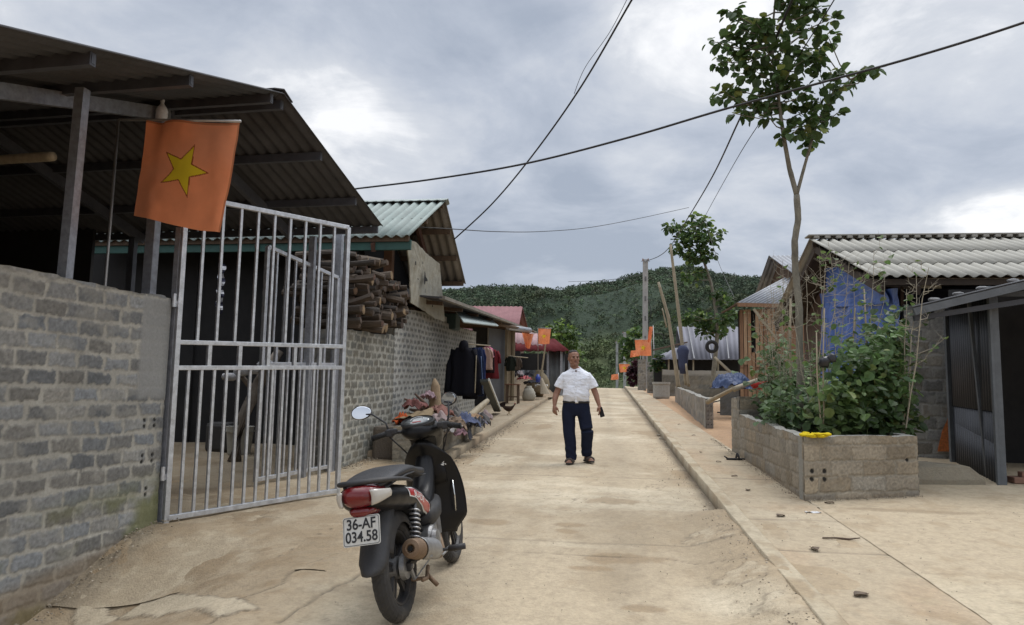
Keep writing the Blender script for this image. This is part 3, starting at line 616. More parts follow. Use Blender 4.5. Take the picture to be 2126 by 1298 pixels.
# ------------------------------------------------------------ gate
def gate(name, lab, A, B, zb, h0, h1, nbar, mir=False):
    """A hinge foot, B free foot"""
    root = thing(name, lab, 'gate', (A[0], A[1], zb[0]), group='steel gate leaves')
    A = Vector((A[0], A[1], zb[0])); B = Vector((B[0], B[1], zb[1])); up = Vector((0, 0, 1)); d = (B-A); L = d.length
    nn = Vector((d.y, -d.x, 0)).normalized(); P = lambda t, z: A+d*t+up*z
    top = lambda t: h0+(h1-h0)*t
    mb = MB(); w = .045
    mb.bar(P(0, -.05), P(0, top(0)), w, w, up=nn); mb.bar(P(1, 0), P(1, top(1)), w, w, up=nn)
    mb.bar(P(0, .03), P(1, .03), w, w); mb.bar(P(0, top(0)), P(1, top(1)), w, w)
    m1, m2 = 1.345, 1.575
    mb.bar(P(0, m1), P(1, m1), w-.004, w-.004); mb.bar(P(0, m2), P(1, m2), w-.004, w-.004)
    wpart(root, mb, 'frame', M_gate, bevel=.004)
    for k in range(1, nbar):
        t = k/nbar; mb = MB(); mb.bar(P(t, .05), P(t, m1-.02), .024, .024, up=nn); wpart(root, mb, 'bar', M_gate)
    nb2 = max(5, int(nbar*.68))
    for k in range(1, nb2):
        t = k/nb2; mb = MB(); mb.bar(P(t, m2+.02), P(t, top(t)-.02), .024, .024, up=nn); wpart(root, mb, 'bar', M_gate)
    for k in range(1, 6):
        t = k/6; mb = MB(); mb.bar(P(t, m1+.02), P(t, m2-.02), .036, .036, up=nn); wpart(root, mb, 'short_bar', M_gate)
    for z in (.42, 1.95):
        mb = MB(); q = P(0, z)-d.normalized()*.05; mb.tube([q-up*.06, q+up*.06], .018, 10); mb.bar(q-up*.03, P(0, z-.03), .006, .05); wpart(root, mb, 'hinge', M_gate)
    return root
gate('steel_gate', 'near leaf of silver steel bar gate swung open towards the motorcycle', (-3.80, 6.14), (-2.83, 7.72), (.235, .30), 2.92, 2.90, 15)
gate('steel_gate', 'far leaf of silver steel bar gate standing open by the firewood wall', (-3.52, 9.28), (-3.92, 8.05), (.38, .34), 2.50, 2.72, 12)
for nm, (a, b), top_, lab in (('gate_post', (-3.93, 6.20), None, 'stout square steel gate post rising behind the big flag'), ('gate_post', (-3.50, 9.34), None, 'square steel gate post at the end of the firewood wall')):
    tp = YP(338, 250, b).z if b < 7 else YP(697, 468, b).z
    if b < 7: 
        a = YP(310, 560, b).x; ax = YP(338, 250, b).x
    else: a = ax = YP(697, 700, b).x
    mb = MB(); mb.bar((a, b, .1), ((a+ax)/2 if b < 7 else a, b, tp), .09, .09, up=(0, 1, 0)); tag(mb.build(nm, M_galv, bevel=.004, loc=(a, b, .1)), lab, 'post')
    bt = thing('plastic_bottle', 'empty plastic bottle capping the gate post '+('above the flag' if b < 7 else 'by the firewood'), 'bottle', ((a+ax)/2 if b < 7 else a, b, tp), group='bottles capping the gate posts')
    Mp = mat('clear_plastic', (.80, .83, .88), .2, var=.2, vs=30, bump=.3, bs=25)
    mb = MB(); mb.lathe((0, 0, -.01), (0, 0, 1), [(0, .040), (.012, .055), (.03, .052), (.055, .056), (.075, .051), (.095, .055), (.13, .045), (.16, .024), (.172, .017), (.19, .016)], 18); mb.build('body', Mp, bt, smooth=True)
    mb = MB(); mb.lathe((0, 0, .178), (0, 0, 1), [(0, .019), (.022, .019), (.024, .015)], 14); mb.build('cap', mat('bottle_cap', (.6, .62, .66), .4, bump=0), bt)
mb = MB(); a = G(357, 1080); mb.bar((-3.86, 6.16, .18), (-3.86, 6.16, 2.86), .05, .05, up=(0, 1, 0)); tag(mb.build('hinge_post', M_galv, bevel=.003, loc=(-3.86, 6.16, .18)), 'slim steel hinge post against the plaster pier', 'post')
# ------------------------------------------------------------ big flag
M_flag = mat('flag_cloth', (0, 0, 0), .9, var=.06, vs=6, bump=.15, bs=250, attr=True, transl=.25, spec=.1, dist=.002)
FD = 5.75
def flag(name, lab, root_loc, tl, tr, br, bl, depth, pole=None, fold=.03, starc=(.49, .50), sr=.20, rot=.0, group=None, nx=90, ny=100, dy=(0, 0, 0, 0), seed=1, pr=.012):
    c = [YP(*p, depth+e) for p, e in zip((tl, tr, br, bl), dy)]
    root = thing(name, lab, 'flag', c[0], group=group)
    P = np.zeros((ny, nx, 3)); C = np.zeros((ny, nx, 3))
    u, v = np.meshgrid(np.linspace(0, 1, nx), np.linspace(0, 1, ny))
    c0, c1, c2, c3 = [np.array(q) for q in c]
    P = (c0*((1-u)*(1-v))[..., None]+c1*(u*(1-v))[..., None]+c2*(u*v)[..., None]+c3*((1-u)*v)[..., None])
    wv = np.sin(u*9+seed+v*1.5)*(.2+.8*v)*.55+np.sin(u*17+2+seed-v*2)*.28*v+(fbm(u*3, v*2, seed, 3)-.5)*1.4
    pin = np.exp(-((u-.12)**2)/.006)*np.exp(-v*3.5)
    P[..., 1] += wv*fold+pin*fold*1.1; P[..., 2] -= np.sin(u*PI)*.012*v; P[..., 0] += np.sin(v*3.0)*.02*(1-u)*0
    asp = float(np.linalg.norm(c3-c0)/np.linalg.norm(c1-c0))
    red = np.array(lin(236, 148, 104)); C[:] = red; C *= (1+(fbm(u*4, v*4, 9, 4)-.5)*.30)[..., None]; C += (np.array((.62, .40, .30))-C)*(nss((fbm(u*1.5, v*1.5, 19, 3)-.45)/.3)*.18)[..., None]; C *= (1-.22*pin)[..., None]
    X = (u-starc[0]); Y = -(v-starc[1])*asp
    def star(rad):
        th = np.arctan2(X, Y)+rot; r = np.hypot(X, Y); k = 2*PI/5; a = np.abs((th+k/2) % k-k/2); ri = rad*.40
        # edge from tip (rad,0) to inner (ri, k/2)
        x1, y1 = rad, 0; x2, y2 = ri*math.cos(k/2), ri*math.sin(k/2); px_ = r*np.cos(a); py_ = r*np.sin(a)
        s = (x2-x1)*(py_-y1)-(y2-y1)*(px_-x1); return s > 0
    C[star(sr*1.12)] = np.array(lin(140, 66, 38)); C[star(sr)] = np.array(lin(222, 194, 50))
    hem = (v < .022) | (u > .985); C[hem] *= .62
    pts = P-np.array(c[0]); npmesh('cloth', pts, C, M_flag, parent=root)
    if pole:
        mb = MB(); mb.tube([Vector(q)-Vector(c[0]) for q in pole], pr, 10); mb.build('flag_pole', mat('pole_steel', (.42, .41, .40), .45, metal=.6, var=.2), root, smooth=True)
    return root
p0 = YP(219, 588, FD+.1); p1 = YP(246, 249, FD+.06); p2 = YP(330, 249, FD); p3 = YP(500, 252, FD)
flag('national_flag', 'large orange-red flag with yellow star hanging beside the steel gate', None, (303, 249), (497, 255), (465, 486), (275, 447), FD-.02, pole=[p0-Vector((0, 0, 1.6)), p0, p1, p1.lerp(p2, .02), p2, p3], fold=.055, starc=(.48, .47), sr=.235, rot=math.radians(-18), dy=(0, 0, -.02, .10), nx=150, ny=170)
# ------------------------------------------------------------ house with green roof
h2 = thing('green_roof_house', 'house with green corrugated gable roof behind the firewood', 'house', (-6, 13, .5))
g_pk = XP(925, 418, -2.95); g_ne = XP(850, 490, -3.05); g_fe = XP(967, 590, -2.86)
V2 = Vector((-math.cos(.03), math.sin(.03), 0)); RL2 = 5.9
M_groof = mat('green_fibro', (.27, .33, .32), .75, attr=True, var=.22, vs=2.5, bump=.2, bs=30, dirt=(.20, .27, .25), dirts=3, dirta=.6, stretch=(1, 1, 1))
mb = MB((.235, .275, .255)); corr(mb, g_pk, g_pk+V2*RL2, g_ne, g_ne+V2*RL2, pitch=.17, amp=.024, rowsn=3); wpart(h2, mb, 'roof', M_groof, smooth=True, solid=.012)
mb = MB(); corr(mb, g_pk, g_pk+V2*RL2, g_fe, g_fe+V2*RL2, pitch=.17, amp=.024, rowsn=3); wpart(h2, mb, 'roof', mat('green_fibro_old', (.20, .18, .15), .85, var=.3, vs=3), smooth=True, solid=.012)
# scalloped ridge cap
mb = MB(); rr_ = []
for i in range(0, 240):
    u = i/239*RL2; sc = .04*abs(math.sin(u/.17*PI/1.0)); 
    dn = (g_ne-g_pk).normalized(); df = (g_fe-g_pk).normalized(); q = g_pk+V2*(u-.05)+Vector((0, 0, .05)); rr_.append([q+dn*(.14+sc)+Vector((0, 0, .012)), q, q+df*(.14+sc)+Vector((0, 0, .012))])
mb.grid(rr_); wpart(h2, mb, 'ridge_cap', mat('green_cap', (.33, .37, .35), .7, var=.3, vs=4), solid=.012)
M_green = mat('green_beam_paint', (.028, .085, .07), .6, var=.3, vs=4)
a = g_ne+Vector((.0, .12, -.12)); mb = MB(); mb.bar(a, a+V2*5.8, .06, .16); wpart(h2, mb, 'eave_beam', M_green, bevel=.004)
for t, sl_ in ((.02, 0), (.5, 0), (.96, 0), (.3, 1), (.62, 1), (.95, 1)):
    b = (g_ne if sl_ == 0 else g_fe)-g_pk; q = g_pk+b*t+Vector((0, 0, -.07))+V2*.03; mb = MB(); mb.bar(q, q+V2*5.8, .06, .09); wpart(h2, mb, 'purlin', M_wood)
for vv in (.62, 2.6):
    for b in (g_ne-g_pk, g_fe-g_pk):
        q = g_pk+V2*vv+Vector((0, 0, -.2)); mb = MB(); mb.bar(q, q+b*.97, .06, .14); wpart(h2, mb, 'rafter', mat('red_timber', (.10, .05, .035), .8, var=.3))
pa = YP(822, 520, 11.9); mb = MB(); mb.bar((pa.x-.12, 11.92, 2.2), (pa.x-.12, 11.92, 3.9), .14, .14, up=(0, 1, 0)); wpart(h2, mb, 'post', mat('post_timber', (.16, .085, .05), .8, var=.3, bump=.3))
mb = MB(); q = g_fe-V2*(-.9); mb.bar((q.x, q.y-.4, .5), (q.x, q.y-.4, 3.6), .12, .12, up=(0, 1, 0)); wpart(h2, mb, 'post', MATS['post_timber'])
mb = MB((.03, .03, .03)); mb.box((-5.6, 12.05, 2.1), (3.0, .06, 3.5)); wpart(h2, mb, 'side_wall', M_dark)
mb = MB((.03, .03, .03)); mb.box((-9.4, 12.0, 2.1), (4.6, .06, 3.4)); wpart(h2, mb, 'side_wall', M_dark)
mb = MB(); gp = g_pk+V2*1.2+Vector((0, 0, -.22)); gn = g_ne+V2*1.2+Vector((0, 0, -.10)); gf = g_fe+V2*1.2+Vector((0, 0, -.1))
mb.add([gp, gn, gf], [(0, 1, 2)]); wpart(h2, mb, 'gable_boards', M_dark, solid=.04)
mb = MB(); mb.box((-4.15, 13.7, 3.0), (.05, 2.9, 1.4)); wpart(h2, mb, 'gable_boards', M_dark)
# peeling board hanging on the gable
M_board = mat('peeling_board', (.33, .315, .255), .9, var=.28, vs=5, bump=.6, bs=14, dirt=(.20, .17, .11), dirts=4, dirta=.7, dist=.02)
bp = [XP(842, 494, -3.22), XP(866, 505, -3.2), XP(886, 528, -3.19), XP(912, 547, -3.18), XP(917, 600, -3.2), XP(923, 668, -3.26), XP(900, 660, -3.27), XP(880, 645, -3.27), XP(852, 628, -3.3), XP(850, 560, -3.26)]
def outline_panel(name, lab, pts, m, cat, th=.02, jitn=6, ja=.01, holes=None, bend=0, parent=None):
    out = []
    for i, p in enumerate(pts):
        q = pts[(i+1) % len(pts)]
        for k in range(jitn): out.append(p.lerp(q, k/jitn)+Vector((rnd.uniform(-1, 1)*ja*.3, rnd.uniform(-ja, ja), rnd.uniform(-ja, ja))))
    c = sum(out, Vector())/len(out); mb = MB(); vs = [c]+out+[c.lerp(o_, .5) for o_ in out]; n_ = len(out)
    mb.add(vs, [(0, n_+1+i, n_+1+(i+1) % n_) for i in range(n_)]+[(n_+1+i, 1+i, 1+(i+1) % n_, n_+1+(i+1) % n_) for i in range(n_)])
    o = mb.build(name, m, parent, solid=th, loc=c if parent is None else None); 
    if lab: tag(o, lab, cat)
    return o, c
bo, bc_ = outline_panel('weathered_board', 'peeling pale board with dark holes hanging from the green roof house gable', bp, M_board, 'board')
for (a, b, r1, r2) in ((882, 576, 3.2, 16), (863, 547, 2.2, 6), (878, 546, 1.5, 4), (885, 580, 5, 6), (898, 636, 2.2, 3), (868, 580, 2, 2), (883, 604, 1, 6)):
    q = XP(a, b, -3.175); mb = MB((.01, .01, .01)); ring = []
    for k in range(9): t = 2*PI*k/9; j = rnd.uniform(.6, 1.2); ring.append(Vector((q.x+.0, q.y+math.cos(t)*r1*j*.022, q.z+math.sin(t)*r2*j*.0075))-bc_)
    mb.add(ring, [tuple(range(9))]); mb.build('hole', mat('black_gap', (.008, .008, .008), 1, bump=0), bo)
# ------------------------------------------------------------ firewood
fl = None; cnt = 0
WM = [(.080, .060, .044), (.060, .048, .038), (.10, .075, .054), (.045, .037, .030)]
def log_mesh(seed):
    r = random.Random(seed); mb = MB(); L = r.uniform(.65, 1.05); R0 = r.uniform(.034, .068); n_ = 9; split = r.random() < .5; prof = [r.uniform(.75, 1.15) for _ in range(n_)]
    if split: prof = [p*(.5 if 2 < k < 5 else 1) for k, p in enumerate(prof)]
    rings = []; cols = []
    bc = r.choice(WM); bend = r.uniform(-.07, .07)
    for i in range(7):
        t = i/6; x = (t-.5)*L; rings.append([Vector((x, math.cos(2*PI*j/n_)*R0*prof[j]*r.uniform(.9, 1.1)+bend*math.sin(t*PI), math.sin(2*PI*j/n_)*R0*prof[j]*r.uniform(.9, 1.1))) for j in range(n_)])
    mb.loft(rings, cap=False, col=bc); ec = tuple(np.array(r.choice([(.15, .09, .052), (.09, .06, .04), (.26, .18, .10), (.07, .048, .035), (.10, .055, .038), (.08, .055, .04)])))
    for e, s in ((rings[0], -1), (rings[-1], 1)):
        c = sum(e, Vector())/n_; mb.add([c+Vector((s*.004, 0, 0))]+[p.copy() for p in e], [(0, 1+j, 1+(j+1) % n_) for j in range(n_)], col=ec)
        b = len(mb.c)-n_
        for j in range(n_): mb.c[b+j] = tuple(np.array(ec)*.7)
    return mb
protos = [log_mesh(100+k).build('firewood_log', M_wooda, smooth=False) for k in range(14)]
pm = [p.data for p in protos]
for p in protos: bpy.data.objects.remove(p)
def put_log(x, y, z, rz, rx=0, ry=0):
    o = bpy.data.objects.new('firewood_log', rnd.choice(pm)); COL.objects.link(o); o.location = (x, y, z); o.rotation_euler = (rnd.uniform(0, 6.28), ry, rz)
    return tag(o, 'split brown firewood log in the stack on the low block wall', 'log', 'firewood logs stacked on the wall')
topz = 2.25
for row in range(11):
    z = topz+.05+row*.096
    nn_ = 19 if row < 8 else (13 if row == 8 else 8); off_ = rnd.uniform(0, .12)
    for k in range(nn_):
        y = 9.62+off_+k*.118
        if row >= 5 and y > 11.75-(row-5)*.30+.15: continue
        put_log(XW-.34+rnd.uniform(-.20, .20), y+rnd.uniform(-.03, .03), z+rnd.uniform(-.03, .03)+.01*k, rnd.uniform(-.3, .3)+(PI if rnd.random() < .5 else 0), ry=rnd.uniform(-.16, .16))
for k in range(4):
    q = YP(826-9*k, 628-14*k, 11.6-.1*k); put_log(q.x-.35, q.y, q.z, rnd.uniform(-.3, .1), ry=rnd.uniform(-.05, .2))
# ------------------------------------------------------------ things in the shed
bx_, by_ = G(497, 928).xy
def bucket(name, lab, x, y, z, r, h, colr, tilt=0):
    root = thing(name, lab, 'bucket', (x, y, z)); mb = MB(); mb.lathe((0, 0, 0), (0, 0, 1), [(0, r*.80), (.01, r*.83), (h*.8, r*.97), (h*.8, r*1.03), (h*.86, r*1.03), (h*.86, r), (h, r*1.02), (h*.98, r*.94), (h*.3, r*.8)], 26)
    mb.build('body', mat('plastic_'+name, colr, .5, var=.2, vs=9, bump=.1), root, smooth=False); mb = MB(); mb.tube([(math.cos(t)*r*1.04, math.sin(t)*r*.3-.02, h*.84-abs(math.sin(t))*.02) for t in [PI*k/12 for k in range(13)]], .004, 6)
    mb.build('handle', M_galv, root); return root
bucket('paint_bucket', 'pale plastic bucket standing on the shed floor behind the gate', -5.5, 10.7, .39, .20, .42, (.42, .41, .36))
mb = MB((.05, .045, .04)); mb.box((-5.95, 11.0, .62), (.4, .35, .46)); tag(mb.build('dark_drum', mat('dark_drum', (.06, .058, .055), .7), bevel=.06, loc=(-5.95, 11, .39)), 'dark squat container beside the pale bucket in the shed', 'container')
mb = MB(); mb.tube([(-5.15, 9.9, .36), (-5.1, 10.0, 1.0), (-4.95, 10.15, 1.5), (-4.75, 10.3, 1.95)], [.10, .08, .09, .07], 9, col=(.20, .17, .14)); mb.tube([(-5.0, 10.1, 1.35), (-5.25, 10.05, 1.62)], [.05, .03], 7, col=(.2, .17, .14))
tag(mb.build('tree_stump', M_wooda, smooth=True, loc=(-5.15, 9.9, .36)), 'forked grey tree trunk leaning in the shed behind the gate', 'trunk')
mb = MB((.45, .45, .46)); 
for k in range(4): mb.blob((-5.35+.17*k, 10.0+.02*k, 1.55+.05*k+.03*(k % 2)), (.13, .05, .06+.015*(k % 2)), seed=k)
tag(mb.build('white_rag', M_cloth, smooth=True, loc=(-5.2, 10, 1.5)), 'pale crumpled rag draped over the leaning trunk in the shed', 'cloth')
q = YP(458, 600, 10.3); pts = []
rr2 = []
for i in range(26):
    z = i/25; rr2.append([Vector((q.x+.05*(j-.5)*2+.015*math.sin(i*.9), q.y+.02*math.sin(j*3+i), q.z-.38+.76*z)) for j in (0, .33, .66, 1)])
mb = MB(); 
for i in range(25):
    mb.grid(rr2[i:i+2], col=(.5, .5, .52) if (i//2) % 2 else (.03, .03, .05))
tag(mb.build('hanging_scarf', M_cloth, loc=q), 'patterned black and white scarf hanging in the dark shed', 'scarf')
# ------------------------------------------------------------ white-roofed house on the right
def quad_box(root, name, a, b, z0, z1, th, m, col=None):
    mb = MB(col or (.3, .3, .3)); a = Vector((a[0], a[1], (z0+z1)/2)); b = Vector((b[0], b[1], (z0+z1)/2)); mb.bar(a, b, th, z1-z0); return wpart(root, mb, name, m)
M_dkw = mat('dark_timber', (.050, .036, .026), .9, var=.3, vs=6, bump=.2)
h3 = thing('white_roof_house', 'house with pale grey corrugated roof and blue tarpaulin gable behind the planter', 'house', (7, 14, .6))
w_pk = Vector((4.0, 14.78, 4.48)); w_ne = Vector((4.0, 11.39, 3.20)); w_fe = Vector((4.0, 18.2, 3.2)); EX = Vector((8.6, 0, 0))
M_wroof = mat('white_fibro', (.40, .39, .345), .85, attr=True, var=.16, vs=1.6, bump=.3, bs=30, dirt=(.26, .25, .21), dirts=1.6, dirta=.7, spec=.2)
mb = MB((.315, .305, .27)); tiers = [0, .40, .72, 1.0]
for k in range(3):
    a = w_pk.lerp(w_ne, tiers[k]-(.03 if k else 0))+Vector((0, 0, .0)); b = w_pk.lerp(w_ne, tiers[k+1])+Vector((0, 0, .016))
    corr(mb, a, a+EX, b, b+EX, pitch=.18, amp=.022, seg=8, rowsn=1)
wpart(h3, mb, 'roof', M_wroof, smooth=True, solid=.007)
mb = MB((.38, .37, .33)); corr(mb, w_pk, w_pk+EX, w_fe, w_fe+EX, pitch=.205, amp=.03); wpart(h3, mb, 'roof', M_wroof, smooth=True, solid=.012)
mb = MB((.30, .29, .26)); mb.bar(w_pk+Vector((-.05, 0, .055)), w_pk+EX+Vector((0, 0, .055)), .30, .03); 
for k in range(42): mb.box(w_pk+Vector((.1+.205*k, -.12, .01)), (.10, .10, .05))
wpart(h3, mb, 'ridge_cap', M_wroof, bevel=.01)
for t, b in ((.02, w_ne), (.35, w_ne), (.68, w_ne), (.97, w_ne), (.35, w_fe), (.7, w_fe), (.97, w_fe)):
    q = w_pk.lerp(b, t)+Vector((.04, 0, -.10)); mb = MB(); mb.bar(q, q+EX*.98, .06, .09); wpart(h3, mb, 'purlin', M_dkw)
for xx in (.12, .62):
    for b in (w_ne, w_fe): mb = MB(); q = Vector((xx, 0, -.2)); mb.bar(w_pk+q, b+q, .05, .13); wpart(h3, mb, 'rafter', M_dkw)
# soffit boards make the overhang dark brown
mb = MB(); mb.add([w_pk+Vector((.1, 0, -.16)), w_pk+Vector((.62, 0, -.16)), w_ne+Vector((.62, 0.1, -.12)), w_ne+Vector((.1, .1, -.12))], [(0, 1, 2, 3)]); mb.add([w_pk+Vector((.1, 0, -.16)), w_pk+Vector((.62, 0, -.16)), w_fe+Vector((.62, 0, -.12)), w_fe+Vector((.1, 0, -.12))], [(3, 2, 1, 0)])
wpart(h3, mb, 'soffit', mat('soffit', (.045, .034, .026), .9, var=.4, vs=3), solid=.01)
gw = MB(); g1, g2, g3 = (4.62, 12.0), (4.62, 17.6), (4.62, 14.78)
gw.add([(4.62, 12.0, .4), (4.62, 17.6, .4), (4.62, 17.6, 3.2), (4.62, 14.78, 4.25), (4.62, 12.0, 3.2)], [(0, 1, 2, 3, 4)]); wpart(h3, gw, 'gable_wall', mat('gable_timber', (.075, .045, .03), .85, var=.45, vs=3, stretch=(1, 8, .4), bump=.3), solid=.05)
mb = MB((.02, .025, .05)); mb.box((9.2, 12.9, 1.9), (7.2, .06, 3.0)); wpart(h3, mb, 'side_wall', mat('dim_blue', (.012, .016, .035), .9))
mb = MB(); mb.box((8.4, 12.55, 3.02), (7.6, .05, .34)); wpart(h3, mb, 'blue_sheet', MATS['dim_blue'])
# tarpaulin
M_tarp = mat('blue_tarp', (.045, .11, .36), .5, var=.35, vs=3, bump=.6, bs=5, dist=.05, dirt=(.07, .12, .30), dirts=2.2, dirta=.6, spec=.4)
def cloth_sheet(name, lab, cat, A, B, C_, D, nx, nz, wave, m, amp=.05, parent=None, seed=0, hemj=.05, org=None, group=None):
    u, v = np.meshgrid(np.linspace(0, 1, nx), np.linspace(0, 1, nz)); A, B, C_, D = [np.array(q) for q in (A, B, C_, D)]
    P = A*((1-u)*(1-v))[..., None]+B*(u*(1-v))[..., None]+C_*(u*v)[..., None]+D*((1-u)*v)[..., None]
    nrm = np.cross(B-A, D-A); nrm = nrm/np.linalg.norm(nrm)
    w_ = np.sin(u*wave+seed+np.sin(v*3)*.8)*(.35+.65*v)+np.sin(u*wave*2.3+v*2)*.4+(fbm(u*6, v*6, seed, 4)-.5)*2.0
    P += nrm*(w_*amp)[..., None]; P[..., 2] += (fbm(u*7, v*0+seed, 3, 3)-.5)*hemj*v
    o = npmesh(name, P-np.array(org) if org is not None else P, np.full(P.shape, .5), m, parent, org=Vector(org) if org is not None else None)
    if lab: tag(o, lab, cat, group)
    return o
cloth_sheet('tarpaulin', 'rumpled blue tarpaulin hung over the gable behind the planter', 'tarpaulin', (4.52, 15.9, 3.55), (4.50, 11.85, 3.10), (4.45, 11.85, .95), (4.45, 16.2, .9), 120, 70, 22, M_tarp, amp=.045, org=(4.5, 14, 3.3))
cloth_sheet('tarpaulin', 'deep blue plastic sheet on the upper gable under the pale roof', 'tarpaulin', (4.48, 15.4, 4.0), (4.48, 12.9, 3.7), (4.44, 12.1, 2.9), (4.48, 15.6, 3.2), 60, 30, 14, M_tarp, amp=.03, org=(4.5, 14, 4))
cw = (G(1878, 945, OFF).xy, G(1982, 940, OFF).xy)
block_wall('block_wall', 'dark grey rough block wall with orange paint between the tarpaulin and the metal shed', [
    dict(A=(4.60, 11.92), B=(5.75, 12.10), zb=.3, zt=2.84, bl=.30, bh=.19, seed=61, res=.0135, cb=(.30, .29, .265), cm=(.44, .43, .40), mw=.022, rough=.010, rnd_=.32, smear=.6, dark=((.12, .27, 2.66, 2.84, (.02, .02, .02), .95), (.34, .50, 2.62, 2.84, (.02, .02, .02), .95))),
    dict(A=(4.60, 13.0), B=(4.60, 11.92), zb=.3, zt=2.84, bl=.30, bh=.19, seed=62, res=.03, cb=(.135, .13, .118), cm=(.2, .195, .18), mw=.02)], thick=.12)
mb = MB((.62, .17, .04)); q = [Vector((5.02, 11.955, .62)), Vector((5.42, 12.02, .62)), Vector((5.42, 12.02, 1.18)), Vector((5.26, 11.99, 1.24)), Vector((5.10, 11.965, .92))]
mb.add(q, [(0, 1, 2, 3, 4)]); tag(mb.build('orange_netting', mat('orange_net', (.60, .19, .06), .9, var=.45, vs=30, bump=.3, bs=90), solid=.006, loc=q[0]), 'orange mesh sheet leaning on the rough block wall', 'netting')
# metal shed at the right edge
ms = thing('metal_shed', 'dark corrugated metal shed at the right edge with an open doorway', 'shed', (5.6, 10.2, .5))
fo = Vector((4.52, 9.22, 0)); bo_ = Vector((4.96, 11.3, 0))
mb = MB(); corr(mb, (fo.x, fo.y, .9), (bo_.x, bo_.y, 1.1), (fo.x, fo.y, .40), (bo_.x, bo_.y, .5), pitch=.11, amp=.014, rowsn=1)
corr(mb, (fo.x-.012, fo.y, 2.74), (bo_.x-.012, bo_.y, 2.74), (fo.x-.012, fo.y, 1.28), (bo_.x-.012, bo_.y, 1.32), pitch=.11, amp=.014, rowsn=2); corr(mb, (fo.x, fo.y, 1.32), (bo_.x, bo_.y, 1.36), (fo.x, fo.y, .42), (bo_.x, bo_.y, .5), pitch=.11, amp=.014, rowsn=1)
wpart(ms, mb, 'wall', mat('dark_metal', (.058, .062, .072), .5, metal=.35, var=.35, vs=4, dirt=(.03, .03, .03), dirts=2, dirta=.7), smooth=True, solid=.004)
mb = MB(); mb.bar((4.53, 9.18, .38), (4.53, 9.18, 2.74), .085, .085, up=(0, 1, 0)); mb.bar((4.47, 9.12, .38), (4.47, 9.12, 2.74), .03, .03, up=(0, 1, 0)); wpart(ms, mb, 'post', mat('shed_post', (.105, .115, .125), .6, metal=.2, var=.3, vs=5), bevel=.006)
mb = MB(); mb.bar((4.42, 9.72, .5), (4.30, 9.72, 2.70), .035, .035, up=(0, 1, 0)); 
mb.v = [(p[0]+.22, p[1], p[2]) for p in mb.v]; wpart(ms, mb, 'post', MATS['shed_post'])
mb = MB(); mb.bar((4.9, 11.2, .5), (4.9, 11.2, 2.7), .06, .06, up=(0, 1, 0)); wpart(ms, mb, 'post', MATS['shed_post'])
e0 = Vector((3.52, 8.85, 2.46)); e1 = Vector((6.9, 8.85, 3.32)); e2 = Vector((4.50, 11.2, 2.715)); e3 = Vector((7.4, 11.2, 3.45))
mb = MB(); corr(mb, e0, e2, e1, e3, pitch=.12, amp=.014, rowsn=1); wpart(ms, mb, 'roof', mat('metal_roof', (.13, .13, .135), .7, metal=.1, var=.3, vs=4, dirt=(.08, .075, .07)), smooth=True, solid=.01)
mb = MB(); mb.bar(e0+Vector((0, -.01, -.055)), e1+Vector((0, -.01, -.055)), .05, .085); wpart(ms, mb, 'fascia', MATS['shed_post'])
mb = MB(); mb.bar(e0+Vector((.05, .12, -.12)), Vector((5.2, 9.0, 2.62)), .05, .06); wpart(ms, mb, 'beam', MATS['dark_metal'])
mb = MB(); mb.bar((4.6, 9.2, 2.66), (6.9, 9.2, 2.66), .05, .06); wpart(ms, mb, 'lintel', MATS['shed_post'])
for a, b in (((5.0, 11.32), (7, 11.32)), ((7.0, 9.2), (7.0, 11.3))): quad_box(ms, 'back_wall', a, b, .3, 3.0, .04, M_dark, (.02, .02, .02))
mb = MB((.2, .2, .2))
for k in range(11): 
    t = .08+k*.085; q = e0.lerp(e1, t); mb.blob(q+Vector((0, .10+.05*(k % 3), .03)), (.07, .05, .025), seed=k)
o_ = wpart(ms, mb, 'gravel', M_attr); o_['kind'] = 'stuff'
mb = MB((.20, .11, .075)); mb.box((4.88, 9.32, .50), (.38, .2, .07)); mb.box((4.9, 9.3, .565), (.22, .10, .06)); tag(mb.build('loose_brick', M_attr, bevel=.006, loc=(4.88, 9.3, .46)), 'reddish bricks lying in the doorway of the metal shed', 'brick')
# concrete step
st = MB((.235, .205, .15)); z0, z1 = .34, .66
b_ = [(3.50, 8.95), (4.34, 9.12), (4.36, 9.6), (3.60, 9.75)]; t_ = [(3.55, 9.02), (4.20, 9.16), (4.02, 9.62), (3.62, 9.72)]
RG = []
for poly, z in ((b_, z0), (b_, z0+.17), (t_, z1-.01), ):
    ring = []
    for i in range(4):
        p, q = poly[i], poly[(i+1) % 4]
        for k in range(8): t = k/8; ring.append(Vector((p[0]+(q[0]-p[0])*t+rnd.uniform(-.012, .012), p[1]+(q[1]-p[1])*t+rnd.uniform(-.012, .012), z+rnd.uniform(-.010, .010))))
    RG.append(ring)
st.loft(RG); tag(st.build('concrete_step', M_conc, bevel=.012, loc=(3.9, 9.3, .4)), 'stained concrete step slab between the planter and the metal shed', 'step')
